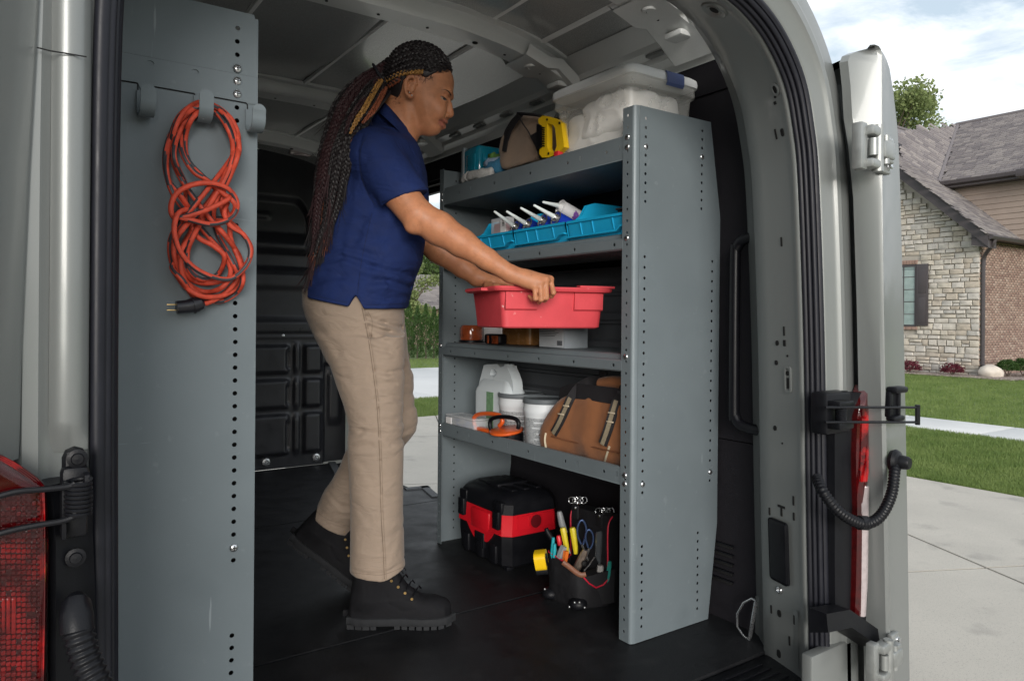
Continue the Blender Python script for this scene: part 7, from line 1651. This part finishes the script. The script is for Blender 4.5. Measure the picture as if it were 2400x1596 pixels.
# hem
hem = [(700, 694), (760, 707), (820, 719), (829, 702), (837, 692), (846, 706), (855, 724), (900, 724), (960, 720)]
hu = [Uv(x, y, 2.12)[0] for x, y in hem]; hz2 = [Uv(x, y, 2.12)[2] for x, y in hem]
def hemf(A, B, C_): zc = np.interp(A[:, 0, 0], hu, hz2)[:, None, None]; zb = np.interp(A[:, 0, 0], [hu[0], hu[-1]], [hz2[0]-.005, hz2[-1]])[:, None, None]; return np.where(B < W0, zc, zb)-C_
# folds before cutting
for pts, wd_, dp in (([(742, 590), (800, 578), (880, 600)], .010, .005), ([(735, 615), (800, 600), (870, 625), (950, 640)], .009, .005), ([(760, 640), (850, 650), (950, 672)], .011, .003), ([(850, 665), (900, 655), (945, 668)], .008, .004), ([(735, 660), (800, 650), (835, 668)], .009, .003),
        ([(880, 470), (850, 520), (830, 570)], .014, .004), ([(905, 500), (885, 560), (900, 610)], .013, .003), ([(935, 510), (950, 560), (975, 600)], .013, .004), ([(820, 420), (815, 500), (800, 560)], .016, .003), ([(780, 560), (840, 555), (900, 575)], .012, .003), ([(870, 690), (900, 700), (945, 690)], .008, .003), ([(850, 330), (868, 380), (890, 440)], .010, .002)):
    crease(shf_, pts, 2.10, wd_, dp); crease(shf_, [(x+4, y+14) for x, y in pts], 2.10, wd_*1.1, -dp*.7)
crease(shf_, [(842, 640), (838, 665), (836, 692)], 2.10, .003, .0025); crease(shf_, [(852, 318), (842, 360), (845, 420), (870, 480)], 2.08, .0035, .003)
crease(shf_, [(893, 476), (950, 458), (1000, 440)], 2.06, .0028, .0018); crease(shf_, [(700, 684), (760, 697), (814, 708)], 2.10, .0028, .0018); crease(shf_, [(858, 714), (900, 714), (945, 711)], 2.10, .0028, .0018)
shf_.inter(hemf, (-.60, 1.98, .90), (-.16, 2.60, 1.05))
shirt, _ = field_obj('polo_shirt', shf_, M_NAVY, person, 2)
# collar: folded band round the neck
def ringpts(bk, fr, lat, n=48, dz=0, open_=.0):
    B_, F_ = Hp(*bk), Hp(*fr); out = []
    for i in range(n+1):
        t = open_+(2*math.pi-2*open_)*i/n; c_ = .5-.5*math.cos(t+0); p = F_+(B_-F_)*(.5-.5*math.cos(t)); p = p+np.array([0, -lat*math.sin(t), dz]); out.append(WV(p))
    return out
b = MB(); r1_ = ringpts((1075, 985), (1392, 1372), .066, 48, 0, .12); r2_ = ringpts((1055, 975), (1402, 1376), .072, 48, .004, .12); r3_ = ringpts((1000, 1030), (1428, 1470), .098, 48, .0, .16); r4_ = ringpts((985, 1085), (1440, 1530), .112, 48, -.004, .20); r5_ = ringpts((1010, 1085), (1425, 1525), .104, 48, -.002, .20)
b.loft([r1_, r2_, r3_, r4_, r5_], closed=False); obj('collar', b, M_NAVY, shirt, 60)
b = MB()
q = [WV(Hp(x, y, dw)) for x, y, dw in ((1395, 1400, -.020), (1440, 1530, -.024), (1480, 1640, -.020))]; b.tube(q, [.006, .011, .008], 8, flat=.5); obj('placket', b, M_NAVY, shirt, 60)
b = MB(); b.ell(WV(Hp(1462, 1545, -.012)), (.006, .006, .006), 12, 8); obj('button', b, mat('navy_button', (.006, .008, .02), .3), shirt, 60)
# ---- trousers
tr = Field((-.64, 2.0, .10), (-.18, 2.62, 1.00), .0036)
zs, uc, aa, bb = [], [], [], []
for y, xb, xf, hw in ((840, 770, 945, .150), (800, 750, 944, .160), (770, 735, 946, .166), (745, 724, 946, .170), (720, 717, 944, .172), (680, 716, 940, .168)):
    p0, p1 = Uv(xb, y, W0), Uv(xf, y, W0); zs.append((p0[2]+p1[2])/2); uc.append((p0[0]+p1[0])/2); aa.append((p1[0]-p0[0])/2); bb.append(hw)
tr.stack(zs, uc, [W0]*len(zs), aa, bb, .03, 2.3)
def legstack(rws, k=.02):
    zs, uc, wc, aa, bb = [], [], [], [], []
    for y, xb, xf, wd, hw in rws[::-1]:
        p0, p1 = Uv(xb, y, wd), Uv(xf, y, wd); zs.append((p0[2]+p1[2])/2); uc.append((p0[0]+p1[0])/2); wc.append(wd); aa.append((p1[0]-p0[0])/2); bb.append(hw)
    tr.stack(zs, uc, wc, aa, bb, k, 2.15)
legstack([(790, 748, 946, 2.205, .095), (830, 766, 948, 2.20, .095), (870, 780, 947, 2.195, .094), (909, 793, 946, 2.19, .092), (950, 808, 944, 2.185, .088), (997, 819, 944, 2.175, .083), (1032, 816, 945, 2.17, .080), (1074, 817, 945, 2.17, .078), (1115, 820, 944, 2.168, .077), (1197, 823, 944, 2.165, .076), (1300, 822, 947, 2.16, .076), (1352, 821, 951, 2.158, .078)])
def lowcut(A, B, C_):      # tilted hem line of the near leg
    u0, z0 = Uv(822, 1358, 2.08)[[0, 2]]; um, zm = Uv(899, 1366, 2.08)[[0, 2]]; u1, z1 = Uv(951, 1345, 2.08)[[0, 2]]
    return np.interp(A[:, 0, 0], [u0, um, u1], [z0, zm, z1])[:, None, None]-C_+0*B
kneeF = Uv(918, 985, 2.385); hipF = Uv(886, 800, 2.36); ankF = Uv(778, 1224, 2.44)
tr.chain([hipF, lp(hipF, kneeF, .5), kneeF], [.090, .085, .081], .03); tr.chain([kneeF, lp(kneeF, ankF, .4), lp(kneeF, ankF, .8), ankF, lp(kneeF, ankF, 1.12)], [.079, .074, .070, .069, .068], .02)
for pts, wd_, dp in (([(853, 742), (890, 757), (930, 772)], .007, .006), ([(858, 765), (900, 778), (940, 775)], .007, .004), ([(862, 790), (900, 803)], .007, .003), ([(870, 815), (905, 826)], .006, .003), ([(872, 868), (905, 876), (935, 870)], .007, .004), ([(876, 900), (920, 900)], .006, .003), ([(880, 935), (925, 930)], .006, .003),
        ([(818, 1022), (850, 1012), (900, 1020)], .010, .005), ([(824, 1048), (870, 1045)], .010, .004), ([(900, 985), (940, 1000)], .008, .005), ([(910, 1030), (945, 1045)], .008, .004), ([(850, 1090), (885, 1150)], .013, .003), ([(835, 1180), (870, 1230)], .012, .003), ([(900, 1120), (925, 1220)], .013, .003), ([(745, 780), (790, 830), (820, 900)], .014, .003), ([(840, 880), (850, 960)], .014, .003), ([(930, 1250), (910, 1310)], .01, .003)):
    crease(tr, pts, 2.10, wd_, dp); crease(tr, [(x+2, y+11) for x, y in pts], 2.10, wd_*1.1, -dp*.7)
for pts in ([(952, 860), (972, 872)], [(955, 920), (978, 925)], [(952, 960), (975, 950)], [(948, 1010), (970, 1000)], [(770, 1160), (800, 1185), (830, 1190)]): crease(tr, pts, 2.36, .007, .0028, 2.6); crease(tr, [(x, y+12) for x, y in pts], 2.36, .008, -.0016, 2.6)
seam = [(848, 722), (862, 790), (874, 870), (884, 960), (890, 1080), (893, 1200), (898, 1290), (901, 1362)]
crease(tr, seam, 2.09, .0032, .0042)
crease(tr, [(822, 1341), (860, 1345), (899, 1346), (949, 1326)], 2.08, .0028, .0030)
tr.inter(lowcut, (-.64, 2.0, .10), (-.30, 2.262, .16+.06))
hn = np.array(ankF)-np.array(kneeF); hn /= np.linalg.norm(hn); hc = Uv(778, 1226, 2.44)
def farcut(A, B, C_): return (A-hc[0])*hn[0]+(C_-hc[2])*hn[2]+0*B
tr.inter(farcut, (-.64, 2.30, .10), (-.18, 2.62, .38))
trous, _ = field_obj('trousers', tr, M_KHAKI, person, 2)
b = MB(); b.tube([WV(Uv(898+dx, 1358, 2.085)) for dx in (0,)]+[WV(Uv(899, 1364, 2.084))], .0012, 6)
# stitched seams laid on the cloth
def surf_line(o, pts, r_, m, name, par, off=.0004, k=8):
    bvx = BVHTree.FromPolygons([v.co for v in o.data.vertices], [p.vertices[:] for p in o.data.polygons]); out = []
    for q in catmull([Vector((x, y, 0)) for x, y in pts], k):
        kr = ray(q.x, q.y).normalized(); h = bvx.ray_cast(CAM, kr)
        if h[0] is not None: n_ = h[1] if h[1].dot(kr) < 0 else -h[1]; out.append(h[0]+n_*off)
    if len(out) > 2: b = MB(); b.tube(out, r_, 6); obj(name, b, m, par, 60)
M_KST = mat('khaki_stitch', (.17, .125, .09), .9); M_NST = mat('navy_stitch', (.004, .009, .038), .9)
surf_line(trous, seam, .0011, M_KST, 'side_seam', trous); surf_line(trous, [(x+5, y) for x, y in seam], .0005, M_KST, 'side_stitch', trous)
surf_line(trous, [(824, 1341), (860, 1345), (899, 1346), (947, 1327)], .0006, M_KST, 'hem_stitch', trous); surf_line(trous, [(862, 730), (872, 752), (870, 790), (866, 812)], .0007, M_KST, 'pocket_edge', trous)
surf_line(trous, [(736, 1190), (760, 1212), (800, 1228), (818, 1232)], .0006, M_KST, 'hem_stitch', trous)
surf_line(shirt, [(706, 685), (760, 698), (814, 709)], .0006, M_NST, 'hem_stitch', shirt); surf_line(shirt, [(860, 714), (900, 714), (946, 711)], .0006, M_NST, 'hem_stitch', shirt)
surf_line(shirt, [(862, 316), (846, 350), (845, 400), (860, 450), (885, 486)], .0008, M_NST, 'armhole_seam', shirt); surf_line(shirt, [(895, 474), (950, 455), (998, 438)], .0006, M_NST, 'cuff_stitch', shirt)
surf_line(shirt, [(872, 500), (858, 560), (846, 620), (838, 690)], .0007, M_NST, 'side_seam', shirt)
# ---- boots: local x toe, y up, built once and placed twice
bt_ = Field((-.03, -.075, -.005), (.335, .075, .27), .004)
def sole_w(x): return np.interp(x, [0, .04, .10, .15, .22, .27, .305, .318], [.026, .036, .036, .036, .046, .044, .028, .006])
def upper(A, B, C_):
    x = A[:, 0, 0]; hgt = np.interp(x, [-.01, .0, .05, .10, .135, .17, .21, .26, .29, .31], [.05, .11, .20, .205, .175, .125, .095, .078, .060, .030])[:, None, None]; wd = np.interp(x, [-.012, 0, .04, .10, .15, .22, .26, .29, .312], [.004, .026, .036, .037, .038, .046, .044, .034, .006])[:, None, None]
    z = (C_-.030)/np.maximum(hgt-.030, .004); q = np.sqrt(np.maximum(0, z)**3.2+(B/(wd*np.where(C_ > .09, .93, 1.0)))**2)
    return np.maximum((q-1)*.03, .026-C_)
bt_.union(upper, (-.03, -.075, 0), (.335, .075, .27), .004)
bt_.cone((.048, 0, .10), (.050, 0, .24), .044, .046, .03)
bt_.cone((.255, -.0, .052), (.275, 0, .050), .036, .032, .02)
for pts, dd in ((((.10, .12), (.12, .075), (.16, .055), (.20, .06)), .0016), (((.045, .17), (.05, .10), (.03, .05)), .0016), (((.12, .16), (.15, .12), (.19, .098)), .002)):
    for (x0_, z0_), (x1_, z1_) in zip(pts[:-1], pts[1:]):
        d0, d1 = x1_-x0_, z1_-z0_
        def fn(A, B, C_): t = np.clip(((A-x0_)*d0+(C_-z0_)*d1)/(d0*d0+d1*d1), 0, 1); return dd*np.exp(-((A-x0_-t*d0)**2+(C_-z0_-t*d1)**2)/.0035**2)+0*B
        bt_.offset(fn, (-.03, -.075, 0), (.335, .075, .27))
BVt, BQ = bt_.mesh(); BVt = relax(BVt, BQ, 2)
def boot(Mx, label):
    Vb = np.array([tuple(Mx @ Vector(p)) for p in BVt]); o = quads_mesh('boot', to_world(Vb), BQ, M_BOOT, person); o.data.polygons.foreach_set('use_smooth', [True]*len(o.data.polygons)); o['label'] = label
    b = MB(); xs = np.linspace(-.012, .322, 34)
    def rg(z, k, z_heel):
        return [WV(tuple(Mx @ Vector((x, s_*w_*k, z)))) for x, s_, w_ in [(x, -1, float(sole_w(max(0, min(.318, x))))+.008*(1 if .0 <= x <= .31 else .2)) for x in xs]+[(x, 1, float(sole_w(max(0, min(.318, x))))+.008*(1 if .0 <= x <= .31 else .2)) for x in xs[::-1]]]
    b.loft([rg(.011, .97, 0), rg(.013, 1.0, 0), rg(.026, 1.0, 0), rg(.032, .99, 0), rg(.034, .92, 0)]); sl_ = obj('sole', b, M_SOLE, o, 40)
    b = MB()
    for x0_, x1_ in [(-.010, .012), (.015, .036), (.039, .060), (.063, .080)]+[(.135+i*.0225, .152+i*.0225) for i in range(8)]:
        w0, w1 = float(sole_w(max(0, x0_)))+.006, float(sole_w(min(.318, x1_)))+.006
        lift = .0 if x1_ < .28 else (x1_-.28)*.12
        b.loft([[WV(tuple(Mx @ Vector(q))) for q in ((x0_, -w0, z), (x1_, -w1, z), (x1_, w1, z), (x0_, w0, z))] for z in (0+lift, .014)])
    objs('lug', b, M_SOLE, o, 30)
    b = MB(); ey = MB()
    for k in range(5):
        x = .108+k*.021; z = .178-k*.0185; y = -.028-.001*k
        b.tube([WV(tuple(Mx @ Vector(q))) for q in ((x, y, z-.004), (x+.010, -.012, z+.010), (x+.014, .012, z+.010), (x+.02, -y*1.0, z-.006))], .0022, 6)
        ey.lathe([(.0042, 0), (.004, .0012), (.002, .0012), (.0018, 0)], 10, M=frame(WV(tuple(Mx @ Vector((x-.004, y-.008, z-.012)))), RD, UP, -VD))
    for a_ in ((.03, -.02, .02), (.035, .01, .026), (.02, -.035, .012), (-.01, -.03, .01)): b.tube([WV(tuple(Mx @ Vector((.125, -.015, .172)))), WV(tuple(Mx @ Vector((.125+a_[0]*.6, -.015+a_[1]*.6, .172+a_[2])))), WV(tuple(Mx @ Vector((.125+a_[0]*1.2, -.015+a_[1], .168))))], .0018, 6)
    objs('lace', b, M_BLKPL, o, 60); objs('eyelet', ey, MATS['brass'], o)
h0 = Uv(823, 1452, 2.150); boot(Matrix.Translation((h0[0], 2.155, .0006)) @ Matrix.Rotation(R(4), 4, 'Z') @ Matrix.Scale(.955, 4), 'black work boot flat on the floor')
# far boot: pivots on its toe with the heel raised
toe = PZ(838, 1384, 0); tu, tw = (toe-CAM).dot(RD), (toe-CAM).dot(VD)
boot(Matrix.Translation((tu, tw, .004)) @ Matrix.Rotation(R(2), 4, 'Z') @ Matrix.Rotation(R(36), 4, 'Y') @ Matrix.Scale(.955, 4) @ Matrix.Translation((-.285, 0, -.0)), 'black work boot with its heel raised')
# ---- hair: dark cap, cornrows, tied bundle of braids
cap = Field(Hp(900, 1300)-np.array([.02, .12, .02]), Hp(1930, 180)+np.array([.02, .12, .02]), .0032)
def capf(A, B, C_):
    q = headf(A, B, C_)-.0065; X = A[:, 0, 0][:, None, None]; Z = C_[0, 0][None, None, :]
    line = [(1840, 505), (1852, 545), (1790, 575), (1690, 592), (1610, 640), (1560, 662), (1500, 625), (1440, 600), (1390, 610), (1330, 620), (1290, 700), (1270, 780), (1200, 900), (1130, 960), (1060, 980)]
    lu = [Hp(x, y, -.058 if k > 2 else -.02)[0] for k, (x, y) in enumerate(line)][::-1]; lz = [Hp(x, y, -.058 if k > 2 else -.02)[2] for k, (x, y) in enumerate(line)][::-1]
    zl_ = np.interp(A[:, 0, 0], lu, lz)[:, None, None]; return np.maximum(q, zl_-C_)
cap.union(capf, cap.lo, cap.lo+cap.h*(cap.n-1), .003)
capo, _ = field_obj('hair_cap', cap, M_HAIR, person, 1)
cbv = BVHTree.FromPolygons([v.co for v in capo.data.vertices], [p.vertices[:] for p in capo.data.polygons])
RDn, VDn = RD, VD
def braid(b, c_, r_, mi=0, tw=.0135, frizz=0):
    L_ = [0]
    for p0, p1 in zip(c_[:-1], c_[1:]): L_.append(L_[-1]+(p1-p0).length)
    n = max(6, int(L_[-1]/.0042)); cs = []
    for i in range(n+1):
        s_ = L_[-1]*i/n; k = max(0, min(len(c_)-2, int(np.searchsorted(L_, s_))-1)); cs.append((c_[k].lerp(c_[k+1], (s_-L_[k])/max(1e-9, L_[k+1]-L_[k])), s_))
    for st_ in range(3):
        pts, rr = [], []
        for i, (p, s_) in enumerate(cs):
            t = (cs[min(i+1, n)][0]-cs[max(i-1, 0)][0]).normalized(); x = t.cross(VDn).normalized(); y = t.cross(x); ph = 2*math.pi*s_/(tw*2)+st_*2.0944
            tap = 1 if s_ < L_[-1]*.8 else 1-.55*(s_/L_[-1]-.8)/.2
            pts.append(p+x*(r_*1.05*tap*math.sin(ph))+y*(r_*.55*tap*math.sin(2*ph))); rr.append(r_*.72*tap)
        b.tube(pts, rr, 5, mi=mi)
def cap_pt(x, y, lift=.002):
    k = ray(*hz_(x, y)).normalized(); h = cbv.ray_cast(CAM, k)
    if h[0] is None or (h[0]-CAM).dot(VD) > HW+.06:
        nr = cbv.find_nearest(WV(Hp(x, y, -.005))); return nr[0]+nr[1]*0
    n_ = h[1] if h[1].dot(k) < 0 else -h[1]; return h[0]+n_*lift
crow = [([(1838, 490), (1780, 395), (1690, 300), (1560, 238), (1430, 222), (1310, 250), (1190, 325), (1090, 410), (1000, 480), (935, 515)], 0), ([(1850, 525), (1790, 440), (1690, 350), (1540, 290), (1420, 285), (1300, 310), (1180, 380), (1080, 450), (1000, 510), (945, 540)], 0),
        ([(1852, 548), (1780, 480), (1680, 405), (1540, 350), (1400, 345), (1270, 385), (1160, 450), (1060, 520), (960, 570)], 0), ([(1820, 560), (1740, 510), (1640, 455), (1500, 405), (1380, 410), (1250, 450), (1140, 510), (1050, 570), (980, 605)], 0),
        ([(1740, 548), (1650, 505), (1530, 465), (1400, 470), (1280, 505), (1160, 560), (1070, 610), (1000, 645)], 0), ([(1640, 545), (1540, 520), (1420, 525), (1300, 555), (1180, 605), (1090, 650), (1020, 690)], 0),
        ([(1520, 575), (1440, 565), (1350, 572), (1250, 592), (1150, 635), (1070, 680), (1040, 710)], 1), ([(1400, 600), (1320, 610), (1230, 650), (1150, 700), (1090, 740)], 0), ([(1250, 650), (1190, 690), (1130, 730), (1095, 755)], 2)]
b = MB()
for pl, mi in crow: braid(b, catmull([cap_pt(x, y) for x, y in pl], 5), .0050 if mi == 0 else .0050, mi, .019)
# far-side rows mirror the near ones across the head
mw = lambda p: p+VD*(2*(HW-(p-CAM).dot(VD)))
for pl, mi in crow[1:6]: braid(b, [mw(p) for p in catmull([cap_pt(x, y) for x, y in pl], 5)], .0050, 0, .019)
obj('cornrows', b, [M_HAIR, M_HGOLD, M_HCOP], person, 60)
cen = [(925, 165), (897, 184), (872, 206), (848, 234), (824, 272), (804, 318), (787, 365), (776, 420), (768, 475), (758, 525), (746, 570), (734, 612)]
hwx = [32, 33, 38, 43, 45, 43, 41, 38, 34, 28, 19, 9]; hww = [.030, .040, .046, .050, .052, .052, .050, .046, .040, .034, .026, .014]
rb = random.Random(21); bb_ = MB(); tip_ = MB()
nb_ = 62
for i in range(nb_):
    al = 2*math.pi*i*.381966; rad = math.sqrt((i+.5)/nb_)
    ca, sa = math.cos(al)*rad, math.sin(al)*rad; ln = rb.uniform(.62, 1.0) if rad > .6 else rb.uniform(.7, 1.0); ln = max(ln, .66)
    if rad > .9 and rb.random() < .12: ln *= .8
    pts = []; m = len(cen); last = max(5, int(round(ln*(m-1))))
    for j in range(last+1):
        t = j/(m-1); wv = 1+.10*math.sin(j*1.1+i*2.3); tgx, tgy = cen[min(j+1, m-1)][0]-cen[max(j-1, 0)][0], cen[min(j+1, m-1)][1]-cen[max(j-1, 0)][1]; tl3 = math.hypot(tgx, tgy); x = cen[j][0]-tgy/tl3*hwx[j]*ca*wv*-1; y = cen[j][1]+tgx/tl3*hwx[j]*ca*wv*-1; ww = float(np.interp(j, [0, 2, 3, 4, 6, 11], [2.25, 2.205, 2.165, 2.13, 2.115, 2.125]))+hww[j]*sa*wv
        if j < 2: ww = HW-.012+hww[j]*sa
        pts.append(WV(Uv(x+rb.uniform(-1.5, 1.5), y, ww)))
    front = sa < -.1
    mi = 0
    if rb.random() < .12: mi = 3
    pts = catmull(pts, 4); braid(bb_, pts, rb.uniform(.0050, .0062), mi, rb.uniform(.018, .022))
    # loose hair at the tip
    e = pts[-1]; tdir = (pts[-1]-pts[-4]).normalized(); cm = rb.choice((0, 0, 0, 3, 3, 2))
    for k in range(7):
        o_ = Vector((rb.gauss(0, .004), rb.gauss(0, .004), rb.gauss(0, .003))); L_ = rb.uniform(.03, .085)
        tip_.tube([e+o_*.3-tdir*.01, e+o_+tdir*L_*.5+Vector((0, 0, -.004)), e+o_*2.4+tdir*L_+Vector((0, 0, -.012))], [.0020, .0016, .0003], 4, mi=cm)
for pl, mi in (([(1010, 665), (960, 745), (900, 850), (850, 940), (800, 1030), (745, 1110), (700, 1185), (660, 1260), (630, 1330)], 1), ([(1060, 760), (1030, 830), (985, 920), (940, 1000), (890, 1075), (835, 1135), (780, 1200)], 2), ([(985, 640), (900, 760), (830, 860), (770, 940), (700, 1040), (640, 1130), (600, 1220), (570, 1330)], 3), ([(1040, 720), (980, 810), (930, 900), (870, 990), (810, 1080), (750, 1160)], 0)):
    braid(bb_, catmull([WV(Hp(x, y, float(np.interp(k, [0, 1, 2, 3, 4, 6], [-.078, -.105, -.135, -.170, -.197, -.207])))) for k, (x, y) in enumerate(pl)], 5), .0050, mi, .020)
for k in range(190):      # flyaways round the bundle
    j = rb.randrange(1, len(cen)-1); a_ = rb.uniform(0, 6.28); p0 = WV(Uv(cen[j][0]+hwx[j]*1.0*math.cos(a_), cen[j][1]+rb.uniform(-10, 10), float(np.interp(j, [0, 2, 3, 4, 6, 11], [2.25, 2.205, 2.165, 2.13, 2.115, 2.125]))+hww[j]*math.sin(a_)))
    d_ = WV(Uv(cen[j+1][0], cen[j+1][1], 2.2))-WV(Uv(cen[j-1][0], cen[j-1][1], 2.2)); d_.normalize(); o_ = Vector((rb.gauss(0, .012), rb.gauss(0, .012), rb.gauss(0, .006))); L_ = rb.uniform(.03, .09)
    tip_.tube([p0, p0+d_*L_*.5+o_*.5, p0+d_*L_+o_*1.3], [.0006, .0006, .0002], 4, mi=rb.choice((0, 0, 3)))
obj('braids', bb_, [M_HAIR, M_HGOLD, M_HCOP, M_HPLUM], person, 60)
tag(obj('braid_ends', tip_, [M_HAIR, M_HGOLD, M_HCOP, M_HPLUM], person, 60), kind='stuff')
b = MB(); tp0, tp1 = Hp(925, 505), Hp(1098, 805); rg_ = []
for i in range(40):
    a_ = 2*math.pi*i/40; p = (tp0+tp1)/2+(tp1-tp0)/2*math.cos(a_)*1.02; p = p+np.array([0, -.064*math.sin(a_), 0]); rg_.append(WV(p))
b.tube(rg_, .0042, 8, closed=True); b.tube([p+Vector((.004, 0, -.003)) for p in rg_], .0035, 8, closed=True); obj('hair_tie', b, mat('tie_black', (.008, .008, .012), .7), person, 60)
# soft hairline at temple and nape
b = MB(); rh_ = random.Random(8)
for k in range(130, 420):
    if k < 190: x, y = rh_.uniform(1480, 1660), rh_.uniform(560, 690); dx, dy = rh_.uniform(-45, 20), rh_.uniform(5, 60)
    elif k < 300: x, y = rh_.uniform(1120, 1260), rh_.uniform(760, 960); dx, dy = rh_.uniform(-30, 10), rh_.uniform(-20, 20)
    else: x, y = rh_.uniform(1650, 1850), rh_.uniform(545, 590); dx, dy = rh_.uniform(-50, 0), rh_.uniform(-35, 0)
    if k < 190 and y > 560+(x-1480)*.1+70+60*(1-abs(x-1560)/90): continue
    b.tube([on_body(x, y, .0002), on_body(x+dx*.5, y+dy*.5, .0012), on_body(x+dx, y+dy, .0004)], [.0003, .0004, .00015], 4)
tag(obj('baby_hair', b, M_HAIR, person, 60), kind='stuff')
# ================================================================== the red bin in the hands
cs_, sn_ = math.cos(R(22)), math.sin(R(22)); N0 = np.array([-.031, 2.118, 0])
ZB0, ZB1 = .882, 1.003
M_BIN = mat('faded_red_plastic', (.56, .055, .068), .55, var=.10, vscale=14, bump=.2, bscale=300, rvar=.1)
tb_ = M_BIN.node_tree; n3 = tb_.nodes.new('ShaderNodeTexNoise'); n3.inputs['Scale'].default_value = 55; n3.inputs['Detail'].default_value = 6; r3 = tb_.nodes.new('ShaderNodeValToRGB'); r3.color_ramp.elements[0].position = .69; r3.color_ramp.elements[1].position = .76
tc3 = node_of(M_BIN, 'ShaderNodeTexCoord')[0]; tb_.links.new(tc3.outputs['Object'], n3.inputs['Vector']); tb_.links.new(n3.outputs['Fac'], r3.inputs[0]); m3 = tb_.nodes.new('ShaderNodeMix'); m3.data_type = 'RGBA'; bs3 = tb_.nodes['Principled BSDF']; s3 = bs3.inputs['Base Color'].links[0].from_socket
tb_.links.new(r3.outputs[0], m3.inputs['Factor']); tb_.links.new(s3, m3.inputs['A']); m3.inputs['B'].default_value = (.72, .42, .40, 1); tb_.links.new(m3.outputs['Result'], bs3.inputs['Base Color'])
rbin = thing('red_bin', 'scuffed red plastic bin held in both hands at the third shelf', 'bin', tuple(WV((N0[0]+.1, N0[1]+.2, ZB0))))
def bl(x, y, z): return WV((N0[0]+cs_*x-sn_*y, N0[1]+sn_*x+cs_*y, z))
LB, SB_ = .345, .265
def bring(ins, z, r_=.018): return [bl(x, y, z) for x, y in rrect(ins, ins, LB-ins, SB_-ins, r_, 5)]
b = MB(); zmid = ZB0+.058
b.loft([bring(.016, ZB0), bring(.0105, ZB0+.004), bring(.0055, zmid), bring(-.0005, ZB1-.012), bring(.001, ZB1-.012), bring(.010, zmid), bring(.018, ZB0+.006)], cap=False); b.add(bring(.016, ZB0), [tuple(range(24))]); b.add(bring(.018, ZB0+.006), [tuple(range(24))])
obj('tub', b, M_BIN, rbin, 40)
b = MB(); b.loft([bring(-.003, ZB1-.013, .02), bring(-.020, ZB1-.011, .03), bring(-.023, ZB1-.004, .03), bring(-.021, ZB1+.002, .03), bring(-.006, ZB1+.003, .02), bring(.002, ZB1-.002, .02), bring(.001, ZB1-.013, .018)], cap=False, loop=True); obj('rim', b, M_BIN, rbin, 40)
b = MB()
for x0_, x1_ in ((.245, LB+.018),): b.loft([[bl(x, y, z) for y, z in ((-.024, ZB1+.001), (-.024, ZB1+.008), (.0, ZB1+.009), (.0, ZB1+.001))] for x in (x0_, x1_)])
b.loft([[bl(x, y, z) for y, z in ((.06, ZB1-.010), (.06, ZB1-.002), (.21, ZB1-.002), (.21, ZB1-.010))] for x in (-.042, -.012)])
objs('rim_ledge', b, M_BIN, rbin)
b = MB()
for x0_, x1_ in ((.012, .112), (.236, LB-.012)): b.loft([[bl(x, y, z) for x, y in ((x0_, y0_), (x1_, y0_), (x1_, .008), (x0_, .008))] for z, y0_ in ((zmid-.004, .001), (zmid, -.0035), (ZB1-.014, -.0055))])
objs('side_panel', b, M_BIN, rbin, 30)
